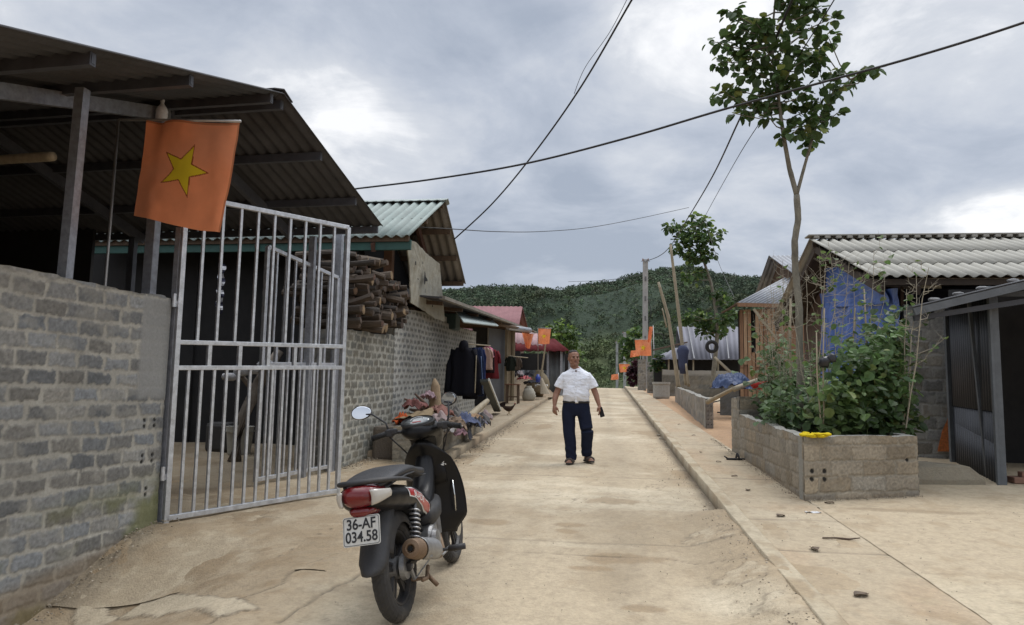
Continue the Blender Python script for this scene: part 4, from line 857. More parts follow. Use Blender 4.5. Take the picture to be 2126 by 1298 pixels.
# ------------------------------------------------------------ timber house beyond
th = thing('timber_house', 'timber house of vertical brown planks with grey tin roofs', 'house', (5.5, 23, .9))
Mpl = [mat('plank_%s' % n_, c_, .9, var=.35, vs=5, bump=.4, bs=20, stretch=(8, 8, .5)) for n_, c_ in (('tan', (.36, .215, .12)), ('brown', (.25, .14, .08)), ('pale', (.40, .26, .155)))]
pa = YP(1537, 800, 20.6); pb = YP(1612, 800, 20.3); dd = (pb-pa); n_ = 9
for k in range(n_):
    a = pa+dd*(k/n_+.004); b = pa+dd*((k+1)/n_-.012); zb_ = .8; zt_ = 3.72; 
    cuts = [(zb_, 2.15+.12*math.sin(k*2.3)), (2.13+.12*math.sin(k*2.3), zt_)] if k not in (3,) else [(zb_, 2.55)]
    for i, (u0, u1) in enumerate(cuts):
        mb = MB(); off_ = -.03 if i else 0; mb.bar((a.x, a.y+off_, (u0+u1)/2), (b.x, b.y+off_, (u0+u1)/2), .025, u1-u0); wpart(th, mb, 'plank', Mpl[(k*7+i) % 3], bevel=.003)
quad_box(th, 'inner_wall', (pa.x-.0, pa.y+.08), (pb.x+1.6, pb.y+.08), .8, 3.7, .03, M_dark)
quad_box(th, 'side_wall', (pa.x, pa.y+.06), (pa.x+1.5, pa.y+5), .8, 3.7, .05, MATS['soffit'])
quad_box(th, 'wall', (pb.x+.02, pb.y), (pb.x+1.8, pb.y-.1), .8, 3.6, .05, Mpl[1])
M_tin = mat('tin_roof', (.25, .26, .28), .7, attr=True, metal=.0, var=.25, vs=3, bump=.1, dirt=(.22, .22, .22), dirts=2)
A = YP(1531, 629, 20.2); B = YP(1640, 632, 20.2); Ct = YP(1627, 578, 22.6); Dt = Ct+Vector((1.6, 0, 0))
mb = MB((.25, .26, .28)); corr(mb, Ct-Vector((.0, 0, 0)), Dt, A, B, pitch=.13, amp=.018, rowsn=1); wpart(th, mb, 'roof', M_tin, smooth=True, solid=.01)
mb = MB(); L_ = YP(1497, 650, 20.4); mb.add([A, L_, L_+Vector((.5, 2.6, .3)), Ct-Vector((0, .05, .02))], [(0, 1, 2, 3)]); wpart(th, mb, 'eave_boards', mat('brown_soffit', (.13, .085, .055), .85, var=.3), solid=.03)
mb = MB(); mb.bar(A+Vector((0, -.02, -.05)), B+Vector((0, -.02, -.05)), .04, .10); wpart(th, mb, 'fascia', Mpl[1])
P1 = YP(1596, 531, 24); P2 = YP(1650, 531, 24)+Vector((2.5, 0, 0)); P3 = YP(1655, 590, 21.6); P3 = Vector((P1.x+.3, 22.0, P1.z-.95)); P4 = P3+Vector((3.5, 0, 0))
mb = MB((.25, .26, .28)); corr(mb, P1, P2, P3, P4, pitch=.14, amp=.018, rowsn=1); wpart(th, mb, 'upper_roof', M_tin, smooth=True, solid=.01)
Pf = Vector((P1.x-.05, 26.6, P1.z-1.25)); mb = MB((.25, .26, .28)); corr(mb, P1, P2, Pf, Pf+Vector((3.4, 0, 0)), pitch=.14, amp=.018, rowsn=1); wpart(th, mb, 'upper_roof', M_tin, smooth=True, solid=.01)
mb = MB(); mb.add([(P1.x+.35, P1.y, P1.z-.1), (P1.x+.45, 22.1, P1.z-1.0), (P1.x+.4, 22.1, 2), (P1.x+.4, 26.5, 2), (P1.x+.4, 26.5, P1.z-1.2)], [(0, 1, 2, 3, 4)]); wpart(th, mb, 'upper_gable', mat('brown_gable', (.10, .065, .045), .9, var=.3), solid=.04)
mb = MB(); a = YP(1565, 642, 20.0); b = YP(1618, 712, 20.0); mb.bar(a, b, .06, .06); tag(mb.build('timber_prop', M_pole, loc=b), 'pale timber prop slanting across the timber house planks', 'pole')
# ------------------------------------------------------------ grey-roofed house farther
gh = thing('grey_roof_house', 'low house with broad grey tin roof beyond the bamboo poles', 'house', (5, 35, 1.3))
M_gtin = mat('blue_grey_tin', (.155, .155, .18), .85, attr=True, metal=0, var=.15, vs=2, bump=.1, dirt=(.16, .16, .17), dirts=2)
a0_, a1_, a2_, a3_ = YP(1405, 679, 36.5), YP(1600, 679, 36.5), YP(1420, 747, 34), YP(1600, 747, 34)
mb = MB((.15, .15, .175)); corr(mb, a0_, a1_, a2_, a3_, pitch=.25, amp=.010, rowsn=1); wpart(gh, mb, 'roof', M_gtin, smooth=True, solid=.02)
a4_ = YP(1352, 746, 34); a5_ = YP(1420, 716, 35.1); mb = MB((.17, .17, .20)); corr(mb, a5_+Vector((-.9, 0, -.42)), a5_, a4_, a2_, pitch=.25, amp=.02, rowsn=1); wpart(gh, mb, 'lean_to_roof', M_gtin, smooth=True, solid=.02)
mb = MB(); mb.bar(a4_+Vector((.1, 0, .42)), a5_+Vector((.15, 0, .12)), .05, .07); wpart(gh, mb, 'rake_board', MATS['brown_gable'])
for k in range(5): t = .12+k*.2; mb = MB(); q0_ = a0_.lerp(a1_, t); q1_ = a2_.lerp(a3_, t); mb.bar(q0_+Vector((0, -.03, .05)), q1_+Vector((0, -.03, .05)), .05, .03); wpart(gh, mb, 'roof_batten', mat('batten_grey', (.24, .24, .25), .8))
quad_box(gh, 'wall', (a4_.x+.2, 35.2), (a3_.x, 35.2), 1.2, 3.2, .1, M_dark)
for k in range(5): x_ = a4_.x+.8+k*1.1; mb = MB(); mb.bar((x_, 34.2, 1.2), (x_, 34.2, 2.95), .07, .07, up=(0, 1, 0)); wpart(gh, mb, 'post', M_pole)
mb = MB(); q = YP(1405, 679, 36.5); mb.add([q+Vector((.02, .2, -.02)), YP(1400, 747, 34.6), YP(1430, 747, 34.6)], [(0, 1, 2)]); wpart(gh, mb, 'gable', M_dark, solid=.03)
bwl = [dict(A=(2.55, 33.0), B=(7.6, 32.0), zb=1.0, zt=(2.42, 2.34), bl=.4, bh=.2, seed=71, res=.06, cb=(.155, .145, .12), cm=(.19, .18, .15), mw=.02, rnd_=.15, dark=((0, 6, 2.18, 2.5, (.30, .29, .26), .9),))]
block_wall('block_wall', 'long block wall with pale coping below the grey tin roof', bwl, thick=.2)
q1, q2 = G(1475, 845, OFF), G(1525, 862, OFF)
bwl = [dict(A=(q1.x-.2, 21.0), B=(6.3, 20.0), zb=.6, zt=YP(1500, 806, 21).z, bl=.4, bh=.2, seed=72, res=.04, cb=(.14, .135, .12), cm=(.17, .165, .145), mw=.015, rnd_=.15)]
block_wall('low_block_wall', 'dark low block wall behind the red earth beside the planter', bwl, thick=.15)
# pillars
for i, (x0, x1, yt, yb, Y_) in enumerate(((1325, 1341, 746, 806, 39), (1344, 1356, 752, 812, 36))):
    p = YP(x0, yb, Y_); q = YP(x1, yb, Y_); zt_ = YP(x0, yt, Y_).z; Wd = q.x-p.x
    block_wall('block_pillar', ('taller grey block pillar under the pole flag', 'grey block pillar nearer the road at the corner of the coped wall')[i], [dict(A=p.xy, B=q.xy, zb=gz(Y_), zt=zt_, bl=.2, bh=.16, seed=80+i, res=.03, cb=(.20, .19, .16), cm=(.29, .28, .25), mw=.03), dict(A=q.xy, B=(q.x+.02, q.y+Wd), zb=gz(Y_), zt=zt_, bl=.2, bh=.16, seed=82+i, res=.03, cb=(.2, .19, .16), cm=(.29, .28, .25), mw=.03),
        dict(A=(p.x, p.y+Wd), B=p.xy, zb=gz(Y_), zt=zt_, bl=.2, bh=.16, seed=84+i, res=.03, cb=(.2, .19, .16), cm=(.29, .28, .25), mw=.03)], thick=.1, cat='pillar')
# ------------------------------------------------------------ utility poles
def upole(x, yt, Y_, w0, w1, lab, x2=None):
    t = YP(x, yt, Y_); b = Vector((YP(x2 or x, 800, Y_).x, Y_, gz(Y_)-.1)); root = thing('utility_pole', lab, 'pole', b, group='concrete utility poles')
    mb = MB(); mb.bar(b, t, w0, w1, up=(0, 1, 0)); o = wpart(root, mb, 'post', mat('pole_concrete', (.33, .33, .32), .85, var=.2, vs=6, bump=.2), bevel=.01)
    for k in range(5): t_ = .25+k*.15; q = b.lerp(t, t_); mb = MB(); mb.box(q+Vector((0, -w1/2, 0)), (w0*.35, .03, .28)); wpart(root, mb, 'recess_shade', mat('pole_shade', (.14, .14, .14), .9))  # dark plates stand in for shade inside the pole's hollows
    mb = MB(); mb.bar(t+Vector((-.25, -w1*.6, -.12)), t+Vector((.25, -w1*.6, -.12)), .04, .04); wpart(root, mb, 'bracket', M_galv)
    for s in (-.15, .15): mb = MB(); mb.lathe(t+Vector((s, -w1*.6, -.1)), (0, 0, 1), [(0, .03), (.04, .05), (.08, .03), (.1, .045), (.14, .02)], 10); wpart(root, mb, 'insulator', mat('insulator', (.16, .07, .04), .3))
    return root
P1x = 2.3
upole(1340, 539, 42, .29, .22, 'tall concrete utility pole behind the roadside pillars', 1339)
upole(1297, 690, 66, .26, .2, 'distant concrete utility pole, taller of the two on the skyline')
upole(1281, 710, 82, .26, .2, 'farthest and smallest concrete utility pole')
# ------------------------------------------------------------ small flags along the street
flag('national_flag', 'orange flag with yellow star in front of the tall utility pole', None, (1318, 706), (1352, 705), (1352, 739), (1321, 738), 37, pole=[YP(1355, 808, 37), YP(1352, 704, 37), YP(1318, 705, 37)], fold=.15, sr=.2, nx=30, ny=30, group='flags along the street', pr=.02)
flag('national_flag', 'furled orange flag clinging to a pole beside the tall utility pole', None, (1348, 678), (1356, 678), (1352, 712), (1344, 710), 35.5, pole=[YP(1360, 808, 35.5), YP(1356, 676, 35.5)], fold=.2, sr=.01, nx=20, ny=30, group='flags along the street', seed=4, pr=.02)
flag('national_flag', 'drooping orange flag low beside the pillars', None, (1310, 728), (1330, 727), (1328, 739), (1308, 742), 40, fold=.2, sr=.01, nx=20, ny=20, group='flags along the street', seed=5, pole=[YP(1330, 800, 40), YP(1330, 725, 40)])
flag('national_flag', 'small distant orange flag by the dark red shrub', None, (1285, 756), (1308, 756), (1307, 772), (1287, 773), 55, fold=.2, sr=.2, nx=20, ny=20, group='flags along the street', seed=6, pole=[YP(1308, 800, 55), YP(1308, 754, 55), YP(1285, 755, 55)], pr=.025)
flag('national_flag', 'farthest tiny orange flag at the end of the street', None, (1270, 778), (1284, 776), (1284, 788), (1268, 789), 62, fold=.2, sr=.01, nx=14, ny=14, group='flags along the street', seed=7, pole=[YP(1284, 803, 62), YP(1284, 774, 62)], pr=.03)
flag('national_flag', 'orange flag with yellow star on the leaning pole left of the man', None, (1117, 682), (1144, 683), (1141, 714), (1117, 714), 24, pole=[YP(1117, 770, 24), YP(1117, 681, 24), YP(1146, 682, 24)], fold=.05, sr=.2, nx=30, ny=30, group='flags along the street', seed=8, pr=.012)
flag('national_flag', 'bunched orange flag hanging under the eave of the long roof', None, (1083, 690), (1108, 694), (1100, 724), (1092, 722), 23, pole=[YP(1078, 688, 23), YP(1110, 692, 23)], fold=.14, sr=.01, nx=30, ny=30, group='flags along the street', seed=9)
# ------------------------------------------------------------ leaning poles
def stick(name, lab, pts, Y_, r, cat='pole', m=M_pole, group=None, nodes=True):
    P = [YP(a, b, Y_+e) for a, b, e in pts]; mb = MB(); Q = []; R_ = []
    for i in range(len(P)-1):
        for k in range(6): t = k/6; Q.append(P[i].lerp(P[i+1], t)); R_.append(r*(1-.35*((i*6+k)/(6*(len(P)-1))))*(1.12 if nodes and k % 3 == 0 else 1))
    Q.append(P[-1]); R_.append(r*.6); mb.tube(Q, R_, 8); return tag(mb.build(name, m, smooth=True, loc=P[0]), lab, cat, group)
stick('bamboo_pole', 'shorter leaning bamboo pole beyond the low block wall', [(1409, 806, 0), (1400, 740, 0), (1388, 660, 0), (1367, 586, 0)], 27, .075)
stick('bamboo_pole', 'taller bamboo pole with a jacket tied to it beyond the low block wall', [(1425, 800, 0), (1418, 730, 0), (1408, 640, 0), (1392, 508, 0)], 26, .07)
stick('bamboo_pole', 'thin leaning branch between the utility pole and the bamboo', [(1384, 680, 0), (1375, 640, 0)], 27.5, .03)
stick('timber_beam', 'pale timber beam propped diagonally by the tyre tree', [(1545, 800, 0), (1484, 742, .5)], 20.8, .055, 'beam', nodes=False)
stick('timber_beam', 'timber beam leaning from the red earth onto the planter end', [(1469, 835, 1.0), (1530, 803, 0)], 14.5, .05, 'beam', nodes=False)
stick('timber_beam', 'timber beam resting across the planter end towards the plank wall', [(1525, 808, -.2), (1600, 778, 2.2)], 13.0, .05, 'beam', nodes=False)
mb = MB((.06, .07, .12)); q = YP(1418, 740, 25.8); mb.loft([[q+Vector((math.cos(t)*.17*s+.02*math.sin(3*t), math.sin(t)*.1*s, z)) for t in [2*PI*k/12 for k in range(12)]] for z, s in ((-.6, .55), (-.3, .9), (0, 1.0), (.2, 1.25), (.34, .8), (.38, .3))]); tag(mb.build('jacket', M_cloth, smooth=True, loc=q), 'dark blue jacket tied round the taller bamboo pole', 'jacket')
stick('timber_prop', 'reddish timber prop at the foot of the bamboo with the jacket', [(1430, 803, 0), (1424, 755, 0)], 25.5, .05, 'pole', nodes=False)
q = YP(1373, 802, 30); mb = MB((.33, .32, .29)); mb.lathe((q.x, q.y, gz(30)+.1), (0, 0, 1), [(0, .30), (.08, .33), (.55, .33), (.58, .36), (.66, .36), (.66, .30), (.5, .28)], 20); tag(mb.build('concrete_ring', M_conc, loc=(q.x, q.y, gz(30)+.1)), 'pale concrete tub standing before the coped block wall', 'tub')
# tyre on the tree
tq = YP(1478, 720, 29.3); mb = MB((.01, .01, .01)); mb.loft([[tq+Vector(((.19+.07*math.cos(b))*math.cos(a), .07*math.sin(b), (.19+.07*math.cos(b))*math.sin(a))) for b in [2*PI*k/8 for k in range(8)]] for a in [2*PI*k/24 for k in range(24)]], closed=True); tag(mb.build('scrap_tyre', mat('rubber', (.014, .014, .014), .8, var=.2), smooth=True, loc=tq), 'small black tyre hung on the thin roadside tree trunk', 'tyre')
# blue tarp heap and red thing
TB = YP(1520, 806, 19.4); nn_ = 60; uu, vv_ = np.meshgrid(np.linspace(-1, 1, nn_), np.linspace(-1, 1, nn_)); wb_ = 1+(fbm(uu*1.7, vv_*1.7, 5, 3)-.5)*.5
ZZ = .52*np.clip(1-(uu**2*.9+vv_**2*.9), 0, 1)**.6*(.75+.5*fbm(uu*1.8+3, vv_*1.8, 9, 3))+np.abs(fbm(uu*5, vv_*5, 12, 4)-.5)*.30; PP = np.stack([uu*.50*wb_, vv_*.38*wb_, ZZ*.72-.02], -1)
tag(npmesh('tarp_bundle', PP, np.full(PP.shape, .5), mat('dark_tarp', (.025, .05, .13), .5, var=.4, vs=4, bump=.4, bs=8, dist=.03, dirt=(.06, .09, .17), dirts=3), org=TB), 'crumpled blue tarpaulin bundle by the timber house', 'bundle')
mb = MB((.30, .03, .025)); hp = YP(1578, 800, 15.0); mb.blob(hp, (.2, .15, .09), seed=3); mb.blob(hp+Vector((.2, .05, .03)), (.15, .1, .08), seed=5); tag(mb.build('red_cloth', M_cloth, smooth=True, loc=hp), 'red cloth lying behind the planter end wall', 'cloth')
mb = MB((.03, .03, .03)); q = G(1480, 858, OFF); mb.tube([q+Vector((.0, 0, .3)), q+Vector((.25, .1, .36)), q+Vector((.5, 0, .15)), q+Vector((.42, -.1, .02)), q+Vector((.1, -.1, .03)), q+Vector((.8, -.2, .02)), q+Vector((1.1, -.3, .02))], .018, 8); tag(mb.build('rubber_hose', M_cable, smooth=True, loc=q), 'black hose looping on the red earth behind the low wall', 'hose')
# ------------------------------------------------------------ leaves
def leaf(mb, p, d, s, col, up=None, wid=.85, fold=.25):
    d = Vector(d).normalized(); u = Vector(up or (rnd.uniform(-1, 1), rnd.uniform(-1, 1), 1.2)); x = d.cross(u)
    if x.length < .01: x = Vector((1, 0, 0))
    x.normalize(); n_ = x.cross(d).normalized(); p = Vector(p); w = s*wid*.5
    V = [p, p+d*s*.12-x*w*.75+n_*fold*w, p+d*s*.45-x*w+n_*fold*w*1.2, p+d*s*.8-x*w*.6+n_*fold*w*.6, p+d*s-n_*s*.08, p+d*s*.8+x*w*.6+n_*fold*w*.6, p+d*s*.45+x*w+n_*fold*w*1.2, p+d*s*.12+x*w*.75+n_*fold*w]
    mb.add(V, [(0, 1, 2, 3), (0, 3, 4), (0, 4, 5), (0, 5, 6, 7)], col)
def rdir(dn=-.2): 
    return Vector((rnd.gauss(0, 1), rnd.gauss(0, 1), rnd.gauss(dn, .6))).normalized()
def lcol(base, j=.35, warm=0): 
    k = 1+rnd.uniform(-j, j); return (base[0]*k*(1+warm), base[1]*k, base[2]*k)
def tree(name, lab, cat, trunks, clusters, Y_, lsize, base, dens, depth, org, bark=M_bark, group=None, light=(.16, .19, .05), lightp=.12, wid=.9, twig=.006):
    root = thing(name, lab, cat, org, group); mb = MB(); pts = []
    for tk, r0, r1 in trunks:
        P = [YP(a, b, Y_+e) for a, b, e in tk]; Q = []; 
        for i in range(len(P)-1):
            for k in range(5): Q.append(P[i].lerp(P[i+1], k/5)+Vector((rnd.uniform(-1, 1), 0, 0))*r1*.07)
        Q.append(P[-1]); n_ = len(Q); mb.tube(Q, [(r0+(r1-r0)*i/(n_-1))*(1+rnd.uniform(-.06, .06)) for i in range(n_)], 10); pts += Q[2:]
    lb = MB(); twp = []
    for (a, b, r) in clusters:
        e = rnd.uniform(-depth, depth); c = YP(a, b, Y_+e); R_ = r/F*Y_; near = min(pts, key=lambda q: (q-c).length+max(0, q.z-c.z)*.6); mid = near.lerp(c, .5)+Vector((0, 0, -.12*(c-near).length)); twp.append(c)
        mb.tube([near, mid, c, c+(c-mid).normalized()*R_*.6], [twig*1.8, twig*1.3, twig, twig*.5], 5)
        for k in range(max(3, int(dens*r))):
            o = Vector((rnd.gauss(0, .5), rnd.gauss(0, .5), rnd.gauss(0, .42)))*R_; out = (o.normalized() if o.length > 0 else Vector((0, 0, 1)))
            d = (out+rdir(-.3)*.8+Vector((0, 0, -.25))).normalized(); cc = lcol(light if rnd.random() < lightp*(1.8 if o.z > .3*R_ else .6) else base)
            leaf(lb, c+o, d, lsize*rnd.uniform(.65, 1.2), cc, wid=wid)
    wpart(root, mb, 'trunk', bark, smooth=True); wpart(root, lb, 'crown', M_leaf, smooth=False); return root
cl = [(440,50,30),(480,95,30),(520,80,25),(700,40,40),(740,30,30),(810,40,22),(860,80,22),(720,80,40),(780,120,35),(600,100,35),(560,115,38),(500,130,28),(385,180,30),(440,180,35),(480,200,35),(560,170,50),(640,150,50),(700,180,45),(855,165,30),(820,200,32),(780,230,40),(395,260,26),(450,275,32),(520,250,42),(600,230,52),(660,260,55),(740,260,45),(800,255,32),(490,310,32),(560,310,42),(620,320,50),(680,320,45),(600,380,38),(700,360,36),(760,385,22),(392,400,26),(440,405,32),(500,425,32),(470,380,28),(560,430,28),(620,440,38),(605,500,26),(640,400,35),(680,430,32),(465,480,24),(520,470,28),(720,470,30),(770,440,28),(820,430,34),(870,390,30),(910,370,28),(940,335,22),(975,310,18),(900,300,16),(1010,290,15),(1045,290,14),(860,310,18),(820,320,20),(780,500,35),(820,490,28),(885,480,22),(760,540,35),(715,550,32),(690,575,20),(780,590,22),(755,620,12),(825,545,16),(690,0,40),(640,-30,45),(740,-40,40),(680,-80,45),(600,-60,35),(800,-20,25),(690,500,14),(650,580,14)]
cl = [(1300+a/2.028, b/2.028, r/2.028) for a, b, r in cl]
tree('tall_tree', 'tall slender tree with forked trunk and round leaves growing in the planter', 'tree',
     [([(1661, 905, 0), (1661, 780, 0), (1659, 640, 0), (1651, 560, .05), (1650, 500, 0), (1657, 455, 0), (1654, 405, 0)], .047, .040), ([(1654, 405, 0), (1639, 350, 0), (1628, 290, -.05), (1620, 235, 0), (1614, 180, 0), (1604, 110, 0), (1606, 40, .05), (1612, -30, 0)], .034, .010), ([(1654, 405, 0), (1669, 350, .05), (1683, 300, .1), (1697, 255, .15), (1722, 205, .2), (1765, 165, .2), (1815, 140, .2)], .024, .005)],
     cl, 9.6, .122, (.060, .105, .032), 1.1, .36, G(1661, 905, .3))
cl2 = [(1440, 490, 22), (1425, 478, 20), (1455, 478, 20), (1400, 474, 14), (1388, 472, 8), (1480, 490, 16), (1497, 484, 7), (1470, 505, 18), (1440, 515, 24), (1415, 505, 16), (1450, 535, 20), (1430, 530, 14), (1405, 520, 8), (1470, 530, 12), (1445, 455, 14), (1460, 462, 10), (1440, 573, 16), (1425, 575, 10), (1455, 565, 10), (1500, 618, 12), (1485, 608, 10), (1510, 628, 10), (1440, 655, 16), (1425, 660, 12), (1460, 665, 18), (1480, 675, 18), (1500, 665, 16), (1470, 690, 14), (1495, 690, 10), (1515, 655, 12), (1455, 685, 10), (1530, 650, 8)]
tree('roadside_tree', 'slim young tree with a tyre hung on its trunk beyond the low wall', 'tree', [([(1479, 806, 0), (1483, 760, 0), (1489, 700, 0), (1487, 650, 0), (1477, 590, 0), (1462, 545, 0), (1448, 510, 0), (1444, 470, 0)], .10, .03)], cl2, 30, .20, (.060, .11, .034), 3.0, .5, G(1479, 808, 0), light=(.17, .24, .06), lightp=.22, twig=.012)
def bush(name, lab, cat, cls, Y_, ls, base, dens, depth, org, **k): return tree(name, lab, cat, [([(cls[0][0], cls[0][1]+cls[0][2]*1.5, 0), (cls[0][0], cls[0][1], 0)], .05, .02)], cls, Y_, ls, base, dens, depth, org, **k)
bush('leafy_tree', 'bright green bushy tree behind the dark red shed roof', 'tree', [(1165, 690, 22), (1150, 684, 16), (1182, 690, 16), (1160, 710, 18), (1185, 712, 16), (1195, 740, 14), (1190, 760, 14), (1172, 730, 16)], 50, .30, (.07, .12, .03), 4, .8, YP(1165, 800, 50), light=(.16, .24, .05), lightp=.3, twig=.02)
bush('leafy_tree', 'green bushy tree behind the utility pole', 'tree', [(1318, 700, 16), (1310, 712, 14), (1325, 690, 10), (1305, 730, 12), (1322, 725, 14), (1316, 745, 12)], 48, .30, (.05, .10, .03), 4, .8, YP(1318, 800, 48), light=(.14, .22, .05), lightp=.3, twig=.02)
bush('red_shrub', 'dark maroon shrub against the roadside pillars', 'shrub', [(1318, 765, 9), (1312, 772, 8), (1322, 780, 9), (1314, 790, 7), (1322, 755, 6)], 41, .22, (.045, .014, .022), 8, .3, YP(1318, 805, 41), light=(.10, .03, .04))
bush('green_shrub', 'rounded green shrub behind the pillar before the tin-roof house', 'shrub', [(1366, 752, 9), (1362, 762, 9), (1372, 762, 8), (1366, 742, 6)], 34.3, .16, (.04, .075, .025), 8, .3, YP(1366, 775, 34.3))
for k, (a, b) in enumerate(((1215, 795), (1240, 800), (1262, 798), (1285, 799))): pass
# ------------------------------------------------------------ planter plants
sb = MB((.10, .065, .04)); sb.box((2.75, 9.9, .52), (1.35, 2.5, .6)); 
mb = MB((.11, .07, .045)); 
soil = []
for i in range(30):
    row = []
    for j in range(16):
        t = i/29; s_ = j/15; y_ = 7.78+t*3.4; x0_, x1_ = 2.06, 3.15+.35*t*.3; row.append(Vector((x0_+(x1_-x0_)*s_, y_+.42*s_*(1-t), .72+.03*math.sin(i*1.7+j)+.02*rnd.random()+.04*t)))
    soil.append(row)
mb.grid(soil); tag(mb.build('planter_soil', M_conc), kind='structure')
GL = [(.075, .135, .040), (.095, .16, .055), (.065, .12, .045), (.12, .185, .06)]
PXR = [(1575, 1640, 700, 850), (1600, 1680, 760, 880), (1660, 1740, 800, 895), (1700, 1780, 780, 890), (1740, 1820, 700, 880), (1790, 1860, 680, 890), (1815, 1880, 650, 895), (1835, 1890, 720, 895), (1620, 1700, 740, 860), (1680, 1760, 830, 898), (1770, 1840, 760, 895), (1720, 1800, 850, 900), (1800, 1870, 800, 900), (1600, 1660, 800, 870)]
for k, (x0, x1, y0, y1) in enumerate(PXR):
    Y_ = {0: 10.9, 1: 10.2, 8: 10.7, 13: 9.5}.get(k, 8.35+.9*rnd.random()+(0.3 if x0 > 1780 else 0)); cx = (x0+x1)/2; base = YP(cx, 900, Y_); base.z = .74
    root = thing('bean_plant', 'leafy green bean plant climbing in the planter', 'plant', base, 'bean plants in the planter'); mb = MB(); lb = MB(); g = GL[k % 4]
    y0 = y0+(895-y0)*.06; N = int((x1-x0)*(y1-y0)/24*(1.0))
    for i in range(N):
        a = rnd.gauss(cx, (x1-x0)*.36); tt = rnd.random()**.85; b = y1+8-(y1-y0)*tt*(1+.12*rnd.gauss(0, 1)); dd_ = rnd.uniform(-.32, .32)
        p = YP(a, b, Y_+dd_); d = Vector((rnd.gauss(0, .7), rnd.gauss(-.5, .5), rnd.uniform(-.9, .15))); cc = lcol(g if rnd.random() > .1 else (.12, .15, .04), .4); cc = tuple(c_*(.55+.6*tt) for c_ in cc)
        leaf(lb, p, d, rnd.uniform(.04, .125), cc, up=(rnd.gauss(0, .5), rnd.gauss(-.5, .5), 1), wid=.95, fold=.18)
    for i in range(5):
        a = cx+rnd.uniform(-.4, .4)*(x1-x0); q = YP(a, y0+rnd.uniform(-10, 40), Y_+rnd.uniform(-.2, .2)); b0 = base+Vector((rnd.uniform(-.1, .1), rnd.uniform(-.1, .1), 0)); mb.tube([b0, b0.lerp(q, .4)+Vector((rnd.uniform(-.06, .06), 0, .03)), b0.lerp(q, .75)+Vector((rnd.uniform(-.06, .06), 0, 0)), q], [.006, .005, .004, .002], 5)
    wpart(root, mb, 'stem', mat('green_stem', (.12, .15, .06), .7), smooth=True); wpart(root, lb, 'leaves', M_leaf)
# feathery young shoots at the left end of the bed
for k in range(10):
    cx = 1585+k*11+rnd.uniform(-5, 5); Y_ = rnd.uniform(8.8, 10.9); base = YP(cx, 880, Y_); base.z = .74; root = thing('young_plant', 'fine-leaved pale green shoot at the near-road end of the planter', 'plant', base, 'fine-leaved shoots in the planter'); mb = MB(); lb = MB()
    tip = YP(cx+rnd.uniform(-15, 15), rnd.uniform(690, 790), Y_); mid = base.lerp(tip, .5)+Vector((rnd.uniform(-.05, .05), 0, 0)); mb.tube([base, mid, tip], [.006, .004, .002], 5)
    for i in range(60):
        t = rnd.uniform(.1, 1); p = (base.lerp(mid, t*2) if t < .5 else mid.lerp(tip, t*2-1)); d = Vector((rnd.gauss(0, 1), rnd.gauss(0, 1), .5+rnd.gauss(0, .4))).normalized(); leaf(lb, p+d*rnd.uniform(0, .10), d+Vector((0, 0, -.6)), rnd.uniform(.04, .075), lcol((.10, .15, .065), .35), wid=.38)
    wpart(root, mb, 'stem', MATS['green_stem']); wpart(root, lb, 'leaves', M_leaf)
# dry branching stalks
def dry(cx, cy, tops, Y_, lab, base_y=880, r=.0075, branch=9, lf=0):
    base = YP(cx, cy, Y_); base.z = .74 if cy > 700 else base.z; root = thing('dry_stalk', lab, 'plant', base, 'dry stalks and stakes in the planter'); mb = MB(); lb = MB()
    for (a, b) in tops:
        tip = YP(a, b, Y_+rnd.uniform(-.3, .3)); P = [base]
        for i in range(1, 7): t = i/6; P.append(base.lerp(tip, t)+Vector((rnd.uniform(-.03, .03), rnd.uniform(-.03, .03), 0)))
        mb.tube(P, [r*(1-.7*i/6) for i in range(7)], 5)
        for i in range(int(branch*1.2)):
            t = rnd.uniform(.35, .98); p = base.lerp(tip, t); L_ = rnd.uniform(.12, .42)*(1.2-t*.5); s = rnd.choice((-1, 1)); q = p+Vector((s*L_*rnd.uniform(.3, .9), rnd.uniform(-.15, .15), L_*rnd.uniform(.3, 1))); m_ = p.lerp(q, .5)+Vector((s*.03, 0, -.02)); mb.tube([p, m_, q], [r*.35, r*.28, r*.15], 4)
            for j in range(2):
                q2 = m_.lerp(q, rnd.random()); mb.tube([q2, q2+Vector((rnd.uniform(-.12, .12), rnd.uniform(-.05, .05), rnd.uniform(.0, .14)))], [r*.18, r*.1], 4)
            if lf and rnd.random() < lf: leaf(lb, q, rdir(), rnd.uniform(.05, .095), lcol((.13, .19, .06))); leaf(lb, m_, rdir(), rnd.uniform(.05, .095), lcol((.10, .17, .055)))
    wpart(root, mb, 'stem', M_twig)
    if lb.v: wpart(root, lb, 'leaves', M_leaf)
dry(1690, 860, [(1670, 560), (1715, 545), (1640, 600), (1740, 580)], 8.9, 'dry branching stalk beside the tree trunk', lf=.45, branch=13)
dry(1735, 870, [(1700, 530), (1760, 545), (1725, 500)], 9.1, 'tallest dry stalk rising over the tarpaulin', lf=.5, branch=13)
dry(1790, 870, [(1770, 560), (1840, 560), (1815, 520)], 9.2, 'spreading dry stalk at the middle of the planter', lf=.5, branch=12)
dry(1865, 860, [(1905, 570), (1925, 555), (1880, 600)], 8.9, 'leafy-tipped dry stalk leaning right over the shed roof', r=.011, lf=.4, branch=9)
dry(1625, 840, [(1600, 590), (1640, 560), (1622, 540), (1590, 640)], 10.2, 'reddish dry bush stalk by the timber house', lf=.05, branch=16)
dry(1600, 850, [(1575, 650), (1605, 600), (1630, 640)], 10.4, 'thin dry twigs at the far end of the planter', lf=.1, branch=14)
